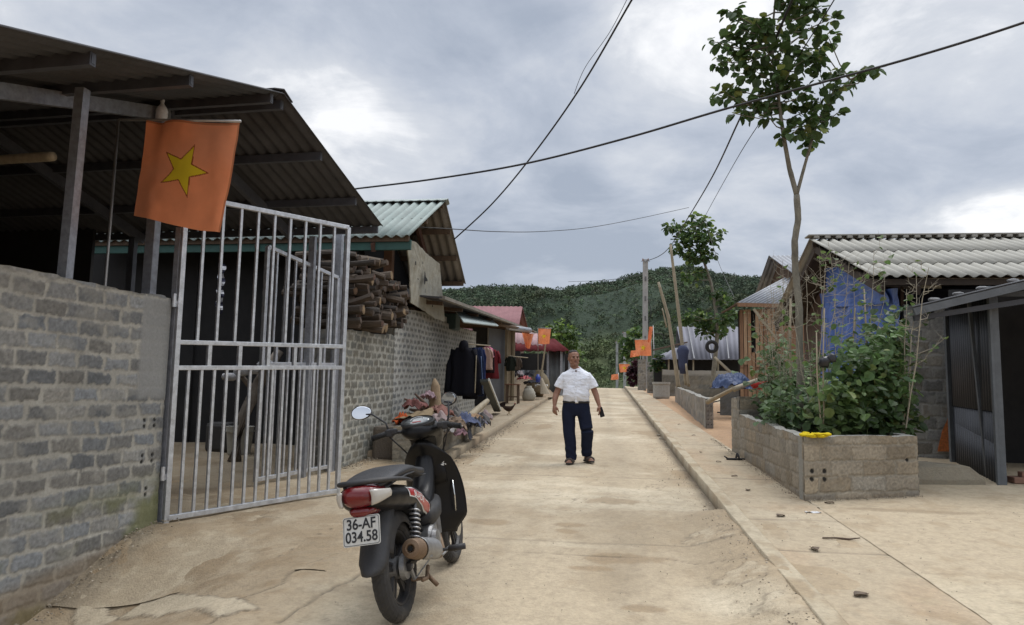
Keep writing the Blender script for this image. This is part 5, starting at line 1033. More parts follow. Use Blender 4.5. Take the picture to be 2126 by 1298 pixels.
def stake(a, b, Y_, r=.013, lab=''):
    p = YP(*a, Y_); p.z = min(p.z, .75); q = YP(*b, Y_); mb = MB(); mb.tube([p, p.lerp(q, .33)+Vector((.01, 0, 0)), p.lerp(q, .66)-Vector((.008, 0, 0)), q], [r, r, r*.9, r*.7], 7); tag(mb.build('bamboo_stake', M_pole, smooth=True, loc=p), lab, 'stake', 'stakes in the planter')
stake((1703, 900), (1695, 690), 8.2, r=.009, lab='stake at the front corner with a black bag tied to it')
stake((1705, 902), (1712, 640), 8.2, r=.008, lab='taller thin stake crossing the front corner stake')
stake((1640, 830), (1641, 620), 10.0, .018, lab='pale upright stake just left of the tree trunk')
stake((1808, 720), (1794, 600), 9.2, .012, lab='pale stake above the bean leaves in front of the tarpaulin')
stake((1758, 740), (1775, 640), 9.0, .012, lab='short leaning stake left of the middle of the bed')
q = YP(1712, 752, 8.15); mb = MB((.012, .012, .014)); mb.blob(q, (.06, .04, .06), seed=2, jit=.2); mb.blob(q+Vector((.07, 0, .04)), (.05, .03, .05), seed=3, jit=.2); tag(mb.build('plastic_bag', mat('black_plastic', (.012, .012, .014), .35, bump=.4, bs=20), smooth=True, loc=q), 'black plastic bag tied to the stake in the planter', 'bag')
q = YP(1692, 903, 7.9); q.z = PT+.03; mb = MB((.62, .47, .02)); 
for k in range(9): mb.blob((PC.x+.0+.028*k, PC.y+.02+.03*math.sin(k*2), PT+.018+.012*math.sin(k*1.7)), (.045, .035, .018), seed=k, jit=.2)
tag(mb.build('yellow_rag', M_cloth, smooth=True, loc=(PC.x+.1, PC.y, PT)), 'crumpled yellow rag on the corner of the planter wall', 'cloth')
# ------------------------------------------------------------ cables
def cable(name, lab, pts, r, sub=14, m=M_cable):
    P = [YP(a, b, d) for a, b, d in pts]; Q = []
    for i in range(len(P)-1):
        p0_, p1_, p2_, p3_ = P[max(0, i-1)], P[i], P[i+1], P[min(len(P)-1, i+2)]
        for k in range(sub):
            t = k/sub; Q.append(.5*((2*p1_)+(p2_-p0_)*t+(2*p0_-5*p1_+4*p2_-p3_)*t*t+(3*p1_-p0_-3*p2_+p3_)*t**3))
    Q.append(P[-1]); mb = MB(); mb.tube(Q, r, 6); return tag(mb.build(name, m, smooth=True, loc=P[0]), lab, 'cable', 'overhead cables')
cable('power_cable', 'thick cable sagging right across the street through the tall tree', [(700, 398, 11.2), (740, 392, 11), (900, 372, 10.4), (1090, 340, 9.8), (1300, 287, 9.2), (1500, 228, 8.7), (1700, 173, 8.3), (1900, 118, 7.9), (2140, 42, 7.5), (2500, -90, 7)], .014)
cable('power_cable', 'cable running down from overhead to the green roof house gable', [(1420, -190, 7), (1307, 8, 8), (1200, 190, 9.4), (1100, 330, 11), (1020, 425, 12.4), (943, 497, 13.4)], .013)
cable('power_cable', 'thin cable beside the one running to the green roof house', [(1330, -60, 7.6), (1270, 60, 8.4), (1215, 140, 9.1), (1192, 195, 9.5)], .004)
cable('power_cable', 'cable passing the tall tree crown down to the utility pole', [(1760, -260, 7), (1641, 8, 8.6), (1590, 130, 10), (1532, 255, 13), (1480, 365, 17), (1430, 450, 23), (1391, 512, 32), (1368, 532, 37), (1342, 542, 41.6)], .017)
cable('power_cable', 'thinner cable passing right of the tall tree crown to the tyre tree', [(1800, -120, 7), (1727, 8, 8.2), (1650, 130, 9.6), (1590, 235, 12), (1530, 330, 15.5), (1465, 447, 24), (1450, 480, 28)], .008)
cable('power_cable', 'faint cable dropping from the young tree to the timber house', [(1462, 450, 27), (1490, 540, 25), (1525, 620, 21)], .008)
cable('power_cable', 'nearly level cable between the green roof house and the far pole line', [(845, 470, 12), (945, 476, 13.6), (1030, 481, 16), (1120, 481, 19), (1220, 473, 22), (1320, 455, 25), (1430, 431, 28)], .010)
cable('power_cable', 'far cable leaving the utility pole to the left over the hills', [(1340, 569, 42), (1290, 578, 50), (1240, 583, 60), (1180, 585, 75)], .02)
cable('power_cable', 'loose coil of wire hanging down the utility pole', [(1345, 620, 41.6), (1352, 650, 41.5), (1346, 670, 41.5), (1356, 690, 41.4), (1374, 694, 41.4), (1378, 705, 41.4)], .02)
# ------------------------------------------------------------ long roofed house along the left pavement
h4 = thing('roadside_house', 'roadside house with long dark eave, grey metal door and clothes outside', 'house', (-4, 22, .9))
e_a = XP(905, 612, -2.9); e_b = XP(1112, 690, -2.75)
e_a = XP(918, 618, -2.85); e_b = XP(1112, 690, -2.7); IN = Vector((-4.5, 0, .35))
mb = MB(); mb.bar(e_a, e_b, .10, .06); wpart(h4, mb, 'eave_strip', mat('grey_edge', (.20, .18, .15), .85, var=.4, vs=4))
mb = MB((.06, .055, .05)); mb.add([e_a, e_b, e_b+IN, e_a+IN], [(0, 1, 2, 3)]); wpart(h4, mb, 'roof', M_roofin, solid=.03)
for k in range(9): t = k/9+.03; q = e_a.lerp(e_b, t)+Vector((-.1, 0, -.07)); mb = MB(); mb.bar(q, q+Vector((-3, 0, .23)), .07, .07); wpart(h4, mb, 'rafter', M_wood)
M_plain = mat('grey_metal_door', (.155, .165, .185), .55, metal=.2, var=.18, vs=2, bump=.05, dirt=(.12, .11, .10), dirts=3)
D0 = Vector((-3.42, 21.4, 0)); D1 = Vector((-2.86, 22.2, 0))
q0 = YP(1011, 830, 24.4); q1 = YP(1049, 830, 25.3)
quad_box(h4, 'door', q0.xy, q1.xy, gz(24.4)+OFF-.05, 3.5, .04, M_plain)
mb = MB(); mb.bar((q0.x, q0.y-.04, .9), (q0.x, q0.y-.04, 3.5), .04, .05, up=(0, 1, 0)); mb.bar((q1.x, q1.y-.04, .9), (q1.x, q1.y-.04, 3.5), .04, .05, up=(0, 1, 0)); wpart(h4, mb, 'door_frame', mat('grey_frame', (.24, .23, .21), .7))
q2 = YP(978, 830, 24.2); quad_box(h4, 'opening_shade_panel', (q2.x, q2.y), (q0.x, q0.y), .7, 3.5, .03, M_dark)  # near-black panel stands in for the shade inside the opening
q3 = YP(1064, 830, 25.9); quad_box(h4, 'timber_wall', q1.xy, (q3.x, q3.y), .8, 3.5, .05, mat('old_timber', (.20, .155, .10), .9, var=.4, vs=6, stretch=(5, 5, .6)))
quad_box(h4, 'side_wall', (q3.x, q3.y), (q3.x-.9, 31), .8, 3.6, .05, M_dark)
for (a, Y_) in ((1065, 25.7), (1050, 25.1)):
    q = YP(a, 800, Y_); mb = MB(); mb.bar((q.x, Y_, .8), (q.x, Y_, 3.5), .09, .09, up=(0, 1, 0)); wpart(h4, mb, 'post', M_pole)
# small awning of teal sheets
aw = [YP(948, 650, 17.6), YP(1036, 668, 21.0), YP(955, 662, 16.9), YP(1030, 676, 20.3)]
mb = MB(); corr(mb, XP(945, 645, -3.35), XP(1012, 657, -3.35), XP(962, 669, -2.72), XP(1034, 677, -2.72), pitch=.11, amp=.02, rowsn=1); wpart(h4, mb, 'awning', mat('teal_sheet', (.42, .49, .48), .7, var=.2, vs=4, dirt=(.2, .17, .13), dirts=4), smooth=True, solid=.012)
stick('timber_beam', 'old log laid under the awning of the roadside house', [(1030, 672, 0), (1108, 688, 3)], 20.5, .06, 'beam', m=M_wood, nodes=False)
mb = MB((.25, .26, .26)); a = YP(1055, 680, 21.6); b = YP(1100, 686, 23); mb.tube([a, b], .08, 10); tag(mb.build('metal_duct', M_galv, smooth=True, loc=a), 'grey pipe under the eave end above the stool', 'pipe')
mb = MB(); mb.box(YP(940, 668, 16.2)+Vector((-.15, .1, 0)), (.5, .5, .35)); tag(mb.build('water_tank', mat('green_tank', (.035, .065, .06), .6), bevel=.02, loc=YP(940, 668, 16.2)), 'dark green box on top of the block wall end', 'box')
# pink roofed and dark red roofed buildings
ph = thing('pink_roof_house', 'house with faded pink tin roof beyond the roadside house', 'house', (-5.5, 38, 1.4))
M_pink = mat('pink_tin', (.24, .13, .135), .95, spec=.1, var=.2, vs=3, bump=.1, dirt=(.24, .12, .12), dirts=1.5)
a, b, c_, d_ = YP(975, 636, 39.5), YP(1085, 637, 39.5), YP(960, 690, 36.5), YP(1075, 690, 36.5)
mb = MB(); corr(mb, a, b, c_, d_, pitch=.25, amp=.012, rowsn=1); wpart(ph, mb, 'roof', M_pink, smooth=True, solid=.02)
mb = MB(); corr(mb, a, b, a+Vector((0, 3.4, -1.4)), b+Vector((.1, 3.4, -1.4)), pitch=.25, amp=.03, rowsn=1); wpart(ph, mb, 'roof', M_pink, smooth=True, solid=.02)
mb = MB(); mb.add([b+Vector((-.3, 0, -.1)), (b.x-.3, 36.6, 4.0), (b.x-.3, 36.6, 1), (b.x-.3, 43, 1), (b.x-.3, 43, 4)], [(0, 1, 2, 3, 4)]); wpart(ph, mb, 'gable', MATS['brown_gable'], solid=.04)
a, b, c_, d_ = YP(1070, 676, 33), YP(1130, 700, 33), YP(1068, 712, 31), YP(1126, 718, 31); mb = MB(); corr(mb, a, b, c_, d_, pitch=.25, amp=.03, rowsn=1); wpart(ph, mb, 'lower_roof', mat('pale_pink_tin', (.36, .24, .24), .95, spec=.1, var=.2), smooth=True, solid=.02)
quad_box(ph, 'wall', (-7, 37), (-4.2, 37), 1.2, 4.2, .06, M_dark)
rh = thing('red_roof_shed', 'low shed with dark red roof and grey metal walls left of the man', 'shed', (-3, 33, 1.2))
a, b, c_, d_ = YP(1070, 704, 36), YP(1152, 704, 36), YP(1070, 729, 33), YP(1182, 729, 33)
mb = MB(); corr(mb, a, b, c_, d_, pitch=.3, amp=.02, rowsn=1); wpart(rh, mb, 'roof', mat('dark_red_tin', (.095, .020, .022), .95, spec=.05, var=.2, bump=.05), smooth=True, solid=.02)
mb = MB(); mb.add([b, d_, d_+Vector((.1, 4, 0)), b+Vector((0, 1, 0))], [(0, 1, 2, 3)]); wpart(rh, mb, 'roof', MATS['dark_red_tin'], solid=.02)
wl, wm, wr = YP(1080, 790, 34), YP(1135, 790, 34), YP(1172, 790, 34)
mb = MB(); corr(mb, (wl.x, 34, 2.35), (wm.x, 34, 2.35), (wl.x, 34, 1.0), (wm.x, 34, 1.0), pitch=.25, amp=.03, rowsn=1); corr(mb, (wm.x, 34, 3.3), (wr.x, 34, 3.3), (wm.x, 34, 1.0), (wr.x, 34, 1.0), pitch=.25, amp=.03, rowsn=1); wpart(rh, mb, 'wall', mat('grey_metal_wall', (.15, .165, .175), .55, metal=.2, var=.25, vs=3), smooth=True, solid=.01)
quad_box(rh, 'back_wall', (wl.x-.5, 37.5), (wr.x, 37.5), 1, 3.3, .05, M_dark)
for a in (1137, 1165, 1182): q = YP(a, 790, 33.6); mb = MB(); mb.bar((q.x, 33.6, 1.1), (q.x, 33.6, 3.25), .10, .1, up=(0, 1, 0)); wpart(rh, mb, 'post', M_galv)
# ------------------------------------------------------------ clothes rail
stick('clothes_rail', 'pale bamboo clothes rail fixed along the block wall', [(968, 714, 0), (1018, 718, 2.2)], 15.6, .02, 'rail', nodes=False)
def garment(name, lab, cat, top, bot, hw, Y_, dpt, col, sleeves=None, legs=False, hood=False, group='clothes on the rail', ang=0, seed=0):
    t = YP(*top, Y_); b = YP(*bot, Y_); org = t; mb = MB(col); Hh = t.z-b.z; n_ = 20; rings = []
    for i in range(14):
        u = i/13; w_ = hw*(.55+.45*ss(u*5) if not legs else .85+.15*u)*(1+.08*math.sin(u*7+seed)); c = t.lerp(b, u)
        rings.append([c+Vector((math.cos(a)*w_, math.sin(a)*dpt*(1+.35*math.sin(a*5+seed+u)), rnd.uniform(-.012, .012)*(1 if i else 0)))for a in [2*PI*k/n_ for k in range(n_)]])
    mb.loft(rings)
    if sleeves:
        for s in (-1, 1):
            p = t+Vector((s*hw*.8, 0, -.04)); q = p+Vector((s*hw*.42, -.02, -sleeves)); mb.tube([p, p.lerp(q, .35)+Vector((s*.03, 0, 0)), p.lerp(q, .7)+Vector((s*.01, 0, 0)), q], [hw*.30, hw*.27, hw*.25, hw*.24], 10, flat=.7)
    if hood: mb.blob(t+Vector((0, 0, .01)), (hw*.40, dpt*1.3, .15), 14, 9, .06, seed)
    if ang:
        R_ = Matrix.Translation(t) @ Matrix.Rotation(ang, 4, 'Z') @ Matrix.Translation(-t); mb.xf(R_)
    return tag(mb.build(name, M_cloth, smooth=True, loc=org), lab, cat, group)
garment('hooded_jacket', 'black hooded jacket, bulkiest garment at the near end of the rail', 'jacket', (963, 722), (962, 822), .27, 14.8, .10, (.010, .010, .014), sleeves=.92, hood=True, seed=1)
garment('trousers', 'black trousers hanging behind the hooded jacket', 'trousers', (972, 735), (976, 828), .16, 15.3, .07, (.009, .009, .012), legs=True, seed=2)
garment('jacket', 'dark navy coat hanging right of the black hooded jacket', 'jacket', (986, 722), (992, 822), .15, 15.8, .08, (.012, .018, .045), sleeves=.8, seed=3)
garment('shirt', 'blue work shirt between the navy coat and the pale blouse', 'shirt', (997, 722), (1000, 790), .10, 16.4, .06, (.02, .03, .09), sleeves=.5, seed=4)
garment('blouse', 'pale pink and cream blouse on the rail', 'shirt', (1008, 722), (1012, 768), .14, 17.2, .06, (.40, .27, .22), sleeves=.2, seed=5)
garment('shirt', 'small bright pink top at the top of the rail', 'shirt', (1012, 720), (1016, 742), .12, 17.5, .07, (.50, .16, .25), seed=6)
garment('shirt', 'dark red and black shirt at the far end of the rail', 'shirt', (1022, 726), (1022, 786), .16, 17.8, .07, (.13, .018, .022), sleeves=.3, seed=7)
garment('shirt', 'black vest partly over the dark red shirt', 'shirt', (1018, 726), (1016, 774), .12, 17.6, .06, (.02, .012, .014), seed=8)
garment('jacket', 'dark green jacket hanging by the doorpost behind the stool', 'jacket', (1060, 740), (1060, 770), .15, 24.7, .08, (.02, .025, .02), sleeves=.3, seed=9, group='clothes by the doorpost')
garment('jacket', 'brown and grey jacket hanging beside the dark green one', 'jacket', (1072, 742), (1072, 768), .15, 24.9, .08, (.09, .07, .055), sleeves=.3, seed=10, group='clothes by the doorpost')
stick('clothes_rail', 'short pale rod carrying jackets by the doorpost', [(1052, 739, 0), (1096, 743, 1)], 24.6, .025, 'rail', nodes=False)
stick('yellow_stick', 'thin yellowish stick leaning on the dark clothes', [(986, 816, 0), (989, 738, 0)], 14.5, .013, 'stick', nodes=False)
stick('blue_rod', 'thin pale blue rod leaning on the navy coat', [(1003, 818, 0), (999, 740, 0)], 15.0, .010, 'stick', m=mat('blue_paint', (.12, .17, .3), .5), nodes=False)
a = YP(1005, 790, 14.6); b = G(1032, 858, OFF)+Vector((0, 0, .06)); mb = MB((.05, .055, .05)); mb.bar(a, b, .16, .05); o_ = mb.build('plank_board', M_attr, loc=b); tag(o_, 'dark board with white edge leaning among the clothes heap', 'board')
mb = MB((.5, .5, .46)); mb.bar(a+Vector((.10, -.03, .02)), b+Vector((.10, -.03, .02)), .03, .055); mb.v = [tuple(Vector(p)-b) for p in mb.v]; mb.build('white_edge', M_attr, o_)
# ------------------------------------------------------------ heap on the low wall: each garment a thing
heapc = [(.30, .09, .05), (.10, .12, .30), (.42, .30, .28), (.08, .08, .09), (.35, .22, .12), (.06, .09, .22), (.48, .44, .42), (.30, .05, .05), (.16, .13, .10), (.36, .16, .20), (.20, .18, .26), (.10, .09, .085), (.45, .25, .10), (.22, .20, .17)]
cn = ['rust-red', 'blue', 'dusty pink', 'charcoal', 'tan', 'navy', 'off-white', 'crimson', 'brown', 'rose', 'violet-grey', 'black', 'orange', 'khaki']
where = ['near end', 'middle', 'far end']
def rag(name, lab, p, sx, sy, h, col, seed, rz=0, n=34, cat='clothing', group='old clothes heaped on the low wall', drape=0):
    u, v = np.meshgrid(np.linspace(-1, 1, n), np.linspace(-1, 1, n)); r = np.hypot(u, v); wob = 1+(fbm(u*1.2+seed, v*1.2, seed, 2)-.5)*.7
    X = u*sx*wob; Y = v*sy*wob; Z = h*np.exp(-(r**2)*1.1)+np.abs(np.sin(u*5+seed+2.5*fbm(u*1.2, v*1.2, seed, 2)*3))*h*.35+(fbm(u*2+seed*3, v*2, seed+5, 3)-.5)*h*1.0-drape*nss((u-.3)/.7)
    c, s = math.cos(rz), math.sin(rz); P = np.stack([X*c-Y*s, X*s+Y*c, Z], -1); k = fbm(u*2+seed, v*2, seed+9, 3); C = np.array(col)[None, None]*(1+(k-.5)*.7)[..., None]
    st_ = (np.sin(u*14+seed) > .3) & (hs('st', seed) > .72); C[st_] = C[st_]*.45
    o = npmesh(name, P, C, M_cloth, org=Vector(p)); q = o.modifiers.new('s', 'SOLIDIFY'); q.thickness = .012; q = o.modifiers.new('m', 'SMOOTH'); q.iterations = 2; return tag(o, lab, cat, group)
hp = []
k = 0
for (a, b, Y_, sz) in ((868, 878, 10.7, .17), (895, 872, 10.8, .20), (925, 866, 10.9, .22), (948, 862, 11.2, .22), (965, 868, 10.9, .20), (985, 868, 11.3, .22), (945, 878, 10.6, .17), (905, 886, 10.5, .17), (935, 884, 10.5, .16), (968, 880, 10.8, .16), (1000, 862, 12.2, .2), (1010, 866, 12.6, .22), (990, 855, 12.0, .2), (960, 852, 11.8, .22), (930, 850, 11.6, .24), (900, 858, 11.4, .22), (1020, 858, 13.4, .2), (1006, 874, 11.4, .14)):
    c_ = heapc[k % 14]; p = YP(a, b, Y_); p.z -= .13; p.x -= .12; sz *= .82; rag('old_garment', '%s crumpled garment, %s of the heap on the low wall' % (cn[k % 14] if k < 14 else ('faded '+cn[k % 14]), where[0 if a < 915 else (1 if a < 975 else 2)]), p, sz*1.05, sz*.9, .08+.04*(k % 3), tuple(np.array(c_)*.5+.065), k+1, rz=k*1.3, drape=.05); k += 1
rag('old_jeans', 'grey-blue jeans draped over the street side of the low wall', (LWx+.0, 12.3, 1.0), .15, .22, .05, (.10, .11, .14), 31, cat='clothing', drape=.42)
rag('old_garment', 'brown sack spread under the middle of the clothes heap', (-2.75, 11.6, .93), .42, .9, .12, (.24, .18, .11), 35, cat='sack')
fill_ = MB((.12, .10, .08)); fill_.box((-2.90, 12.4, .62), (.95, 3.7, .50)); tag(fill_.build('packed_earth', M_conc, bevel=.05), kind='structure')
# driftwood stump
sp_ = YP(905, 880, 12.0); mb = MB((.17, .12, .075)); top_ = YP(902, 786, 12.0)
mb.tube([sp_+Vector((0, 0, -.1)), sp_+Vector((-.02, 0, .25)), top_+Vector((.02, 0, -.12)), top_], [.15, .11, .075, .02], 9, col=(.28, .20, .12))
for a_, b_ in (((850, 850), .05), ((840, 828), .04), ((862, 818), .04), ((932, 820), .04), ((872, 842), .06), ((925, 835), .05), ((885, 812), .035)):
    q = YP(*a_, 12.0+rnd.uniform(-.2, .2)); s0 = sp_+Vector((0, 0, .05)); mb.tube([s0, s0.lerp(q, .5)+Vector((0, 0, .05)), q], [b_, b_*.8, b_*.4], 7, col=(.14, .085, .06))
tag(mb.build('driftwood_stump', M_wooda, smooth=True, loc=sp_), 'upturned root stump with a pale splintered spike in the clothes heap', 'stump')
stick('wood_log', 'pale log lying out of the far end of the clothes heap', [(972, 868, 0), (1012, 832, .8)], 11.9, .07, 'log', m=M_pole, nodes=False)
# helmet like orange bundle, small rags round the root
rag('orange_bundle', 'orange and black bundle at the near end of the root stump', YP(838, 872, 11.2)-Vector((0, 0, .1)), .15, .15, .16, (.42, .09, .03), 41, cat='bundle')
rag('pink_rag', 'rust-pink rags caught on the left roots of the stump', YP(862, 838, 11.6)-Vector((0, 0, .1)), .18, .15, .14, (.22, .10, .09), 42)
rag('pale_rag', 'pale pink rag hooked over the stump top roots', YP(888, 820, 11.8)-Vector((0, 0, .08)), .12, .1, .12, (.34, .24, .26), 43)
bucket('green_bucket', 'small green plastic bucket at the foot of the block wall behind the motorcycle', G(835, 955).x, G(835, 955).y, G(835, 955).z, .12, .24, (.02, .25, .17))
# ------------------------------------------------------------ stool, sacks, broom, hen ...
s0 = G(1064, 838, OFF); stl = thing('wooden_table', 'small square wooden table on the left pavement by the grey door', 'table', s0); wS = .42; hS = .62
mb = MB(); mb.box((0, 0, hS), (wS+.06, wS+.02, .04)); mb.build('table_top', mat('reddish_wood', (.16, .075, .045), .7, var=.3), stl, bevel=.005)
for sx in (-1, 1):
    for sy in (-1, 1): mb = MB(); mb.bar((sx*wS*.45, sy*wS*.42, 0), (sx*wS*.42, sy*wS*.40, hS-.02), .05, .05, up=(0, 1, 0)); mb.build('leg', M_wood, stl)
mb = MB(); mb.bar((-wS*.43, -wS*.4, .22), (wS*.43, -wS*.4, .22), .03, .04); mb.bar((-wS*.43, wS*.4, .22), (wS*.43, wS*.4, .22), .03, .04); mb.build('stretcher', M_wood, stl)
def sack(lab, p, r, h, col, seed, name='sack'):
    mb = MB(col); n_ = 16; rings = []; rr_ = random.Random(seed)
    for i in range(10):
        u = i/9; w_ = r*(.75+.35*math.sin(PI*min(1, u*1.15+.12)))*(1 if u < .85 else .55); rings.append([Vector((math.cos(a)*w_*(1+rr_.uniform(-.08, .08)), math.sin(a)*w_*.85*(1+rr_.uniform(-.08, .08)), u*h)) for a in [2*PI*k/n_ for k in range(n_)]])
    mb.loft(rings); mb.v = [tuple(Vector(q)+Vector(p)) for q in mb.v]; return tag(mb.build(name, M_cloth, smooth=True, loc=p), lab, 'sack')
sack('white rice sack standing right of the small wooden table', G(1098, 832, OFF), .22, .52, (.40, .38, .32), 1)
sack('brown sack slumped behind the white rice sack', G(1108, 824, OFF)+Vector((0, .3, 0)), .36, .75, (.20, .145, .09), 2)
sack('grey-brown tall sack beside the leaning pole', YP(1120, 800, 29)-Vector((0, 0, .3)), .36, .9, (.22, .18, .12), 3)
mb = MB((.24, .175, .11)); hq = G(1065, 822, OFF); 
hr = []
for i in range(14):
    row = []
    for j in range(20): u, v_ = j/19*2-1, i/13*2-1; row.append(Vector((hq.x+.25+u*1.3, hq.y+2.2+v_*2.4, hq.z+max(0, .85*(1-u*u)*(1-v_*v_))*(1+.15*math.sin(j*2.1+i))-.03)))
    hr.append(row)
mb.grid(hr); tag(mb.build('earth_mound', M_conc, smooth=True, loc=hq), 'brown sand mound behind the small wooden table', 'mound')
for k, (a, b, Y_, s_, c_, nm) in enumerate(((1088, 785, 27, .25, (.55, .16, .17), 'pink and white garment on top of the sand mound'), (1108, 795, 27, .34, (.03, .03, .035), 'black garment spread on the sand mound'), (1125, 800, 27.5, .25, (.45, .43, .4), 'white cloth at the far side of the sand mound'), (1098, 778, 26.5, .16, (.02, .02, .025), 'small black cloth over the pink garment'), (1080, 776, 27, .16, (.4, .35, .36), 'pale cloth at the left of the sand mound'))):
    rag('old_garment', nm, YP(a, b, Y_)-Vector((0, 0, .08)), s_, s_*.8, .14, c_, 60+k, group='clothes on the sand mound')
stick('leaning_pole', 'long pale pole leaning beside the orange flag left of the man', [(1122, 790, 0), (1134, 705, 0)], 24.5, .035, nodes=False)
mb = MB((.40, .34, .25)); q = YP(1124, 785, 24.5); q2 = YP(1132, 818, 24.3); mb.loft([[q.lerp(q2, t)+Vector((math.cos(a)*r, math.sin(a)*.05, 0)) for a in [2*PI*k/10 for k in range(10)]] for t, r in ((0, .04), (.3, .07), (1, .17))]); tag(mb.build('straw_broom', mat('straw', (0, 0, 0), .9, var=.4, vs=20, stretch=(6, 6, .5), attr=True, bump=.4), loc=q), 'straw broom head leaning left of the man', 'broom')
mb = MB((.03, .06, .30)); q = YP(1117, 778, 24.2); mb.lathe(q+Vector((0, 0, -.25)), (0, 0, 1), [(0, .07), (.18, .09), (.2, .05), (.26, .04)], 12); tag(mb.build('blue_jug', mat('blue_plastic', (.02, .05, .30), .4), smooth=True, loc=q), 'small blue jug hanging below the orange flag', 'jug')
# hen
hn = G(1056, 862, OFF); HN = thing('hen', 'small brown hen walking on the left pavement in front of the table', 'hen', hn, rz=math.radians(-12))
def hen():
    mb = MB((.05, .032, .022)); sec = [(-.16, .20, .012, .03), (-.12, .19, .035, .05), (-.06, .165, .06, .07), (0, .155, .068, .075), (.06, .165, .058, .065), (.10, .19, .04, .05), (.13, .225, .026, .032), (.15, .26, .022, .024), (.168, .275, .016, .018), (.18, .275, .006, .008)]
    mb.loft([[Vector((x, math.cos(a)*w_, z+math.sin(a)*h_)) for a in [2*PI*k/12 for k in range(12)]] for x, z, w_, h_ in sec]); mb.build('body', M_cloth, HN, smooth=True, sub=1)
    mb = MB((.03, .02, .018)); 
    for k in range(7): a = math.radians(20+k*13); mb.bar((-.13, .01*(k-3), .2), (-.13-math.cos(a)*.13, .012*(k-3), .2+math.sin(a)*.13), .035, .006, up=(0, 1, 0))
    mb.build('tail', M_cloth, HN)
    mb = MB((.35, .22, .06)); mb.lathe((.178, 0, .273), (1, 0, -.2), [(0, .007), (.022, .001)], 8); mb.build('beak', M_attr, HN)
    mb = MB((.30, .02, .02)); 
    for k in range(3): mb.blob((.155+.012*k, 0, .30), (.009, .003, .012), 8, 6, 0)
    mb.build('comb', M_attr, HN)
    for s in (-1, 1):
        mb = MB((.3, .2, .07)); mb.tube([(.0, s*.03, .11), (.012, s*.03, .055), (-.005+.03*s, s*.03, .006)], [.010, .007, .006], 7)
        for t in (-.5, 0, .5): mb.tube([(-.005+.03*s, s*.03, .006), (.045+.03*s, s*.03+t*.04, .004)], [.005, .003], 5)
        mb.build('leg', M_attr, HN)
    mb = MB((.04, .025, .02)); mb.blob((-.02, .06, .165), (.09, .015, .045), seed=2, jit=.03); mb.build('wing', M_cloth, HN, smooth=True); mb = MB((.04, .025, .02)); mb.blob((-.02, -.06, .165), (.09, .015, .045), seed=3, jit=.03); mb.build('wing', M_cloth, HN, smooth=True)
hen()
# ------------------------------------------------------------ litter
def dryleaf(a, b, s, lab, off=OFF, rz=0):
    p = G(a, b, off); mb = MB((.10, .07, .045)); s *= .8; r2 = random.Random(a); c0_, s0_ = math.cos(rz), math.sin(rz); rows2 = []
    for i in range(7):
        u = i/6; w_ = s*.32*math.sin(PI*(u*.9+.05)); row = []
        for j in range(5): v_ = j/4*2-1; x_, y_ = (u-.5)*s, v_*w_; row.append(Vector((x_*c0_-y_*s0_, x_*s0_+y_*c0_, .006+.010*v_*v_*s/.12+.006*math.sin(u*4)+r2.uniform(0, .004)))+p)
        rows2.append(row)
    mb.grid(rows2); tag(mb.build('dry_leaf', mat('dead_leaf', (.12, .088, .06), .9, var=.4, vs=30), smooth=True, loc=p, solid=.002), lab, 'leaf', 'dry leaves on the pavement')
for a, b, s, t in ((1440, 905, .09, 'dry leaf farthest along the right pavement'), (1455, 940, .09, 'dry leaf left of the black sandal'), (1492, 960, .10, 'dry leaf just below left of the black sandal'), (1525, 990, .10, 'curled dry leaf on the slab beyond the black sandal'), (1553, 1019, .11, 'dry leaf in the middle of the narrow slab'), (1621, 1073, .13, 'dark curled leaf near the planter corner joint'), (1691, 1142, .13, 'dry leaf on the slab past the twig'), (1722, 1046, .12, 'dark leaf just off the planter corner'), (1788, 1238, .14, 'brown curled leaf nearest the bottom edge'), (1410, 882, .08, 'tiny dry leaf near the low wall')):
    dryleaf(a, b, s, t, rz=(a*.7) % 3)
p = G(1748, 1122, OFF); mb = MB((.09, .06, .04)); mb.tube([p+Vector((-.14, .01, .01)), p+Vector((-.04, .0, .016)), p+Vector((.05, -.01, .012)), p+Vector((.14, .02, .02))], [.006, .007, .008, .004], 7); tag(mb.build('dry_twig', M_wooda, smooth=True, loc=p), 'short dark twig lying across the pavement crack', 'twig')
p = G(1688, 1065, OFF); mb = MB((.6, .6, .6)); mb.grid([[p+Vector((-.07+.035*i, -.02+.013*j, .006+.008*math.sin(i*2+j))) for i in range(5)] for j in range(4)]); tag(mb.build('white_scrap', M_cloth, loc=p, solid=.003), 'white paper scrap near the planter corner', 'paper')
# black sandal pair / flattened shoe
sq = G(1527, 955, OFF); sd_ = thing('black_sandal', 'worn black sandal lying on the right pavement', 'sandal', sq, rz=.2)
mb = MB((.015, .015, .017)); n_ = 16
mb.loft([[Vector((math.cos(a)*.135*s_, math.sin(a)*(.045+.008*math.cos(a))*s_, z)) for a in [2*PI*k/n_ for k in range(n_)]] for z, s_ in ((0, .96), (.012, 1.0), (.024, .98))]); mb.build('sole', mat('black_rubber', (.014, .014, .016), .7, bump=.2), sd_, smooth=False)
mb = MB(); mb.tube([(-.01+.09*math.cos(t)*0+.04, math.cos(t)*.055, .02+.05*math.sin(t)) for t in [PI*k/8 for k in range(9)]], .03, 8, flat=.25, up=(1, 0, 0)); mb.build('strap', MATS['black_rubber'], sd_, smooth=True)
mb = MB(); mb.tube([(-.13, -.03, .02), (-.16, .0, .05), (-.10, .03, .02)], .008, 7); mb.build('heel_strap', MATS['black_rubber'], sd_, smooth=True)
for k in range(0): pass
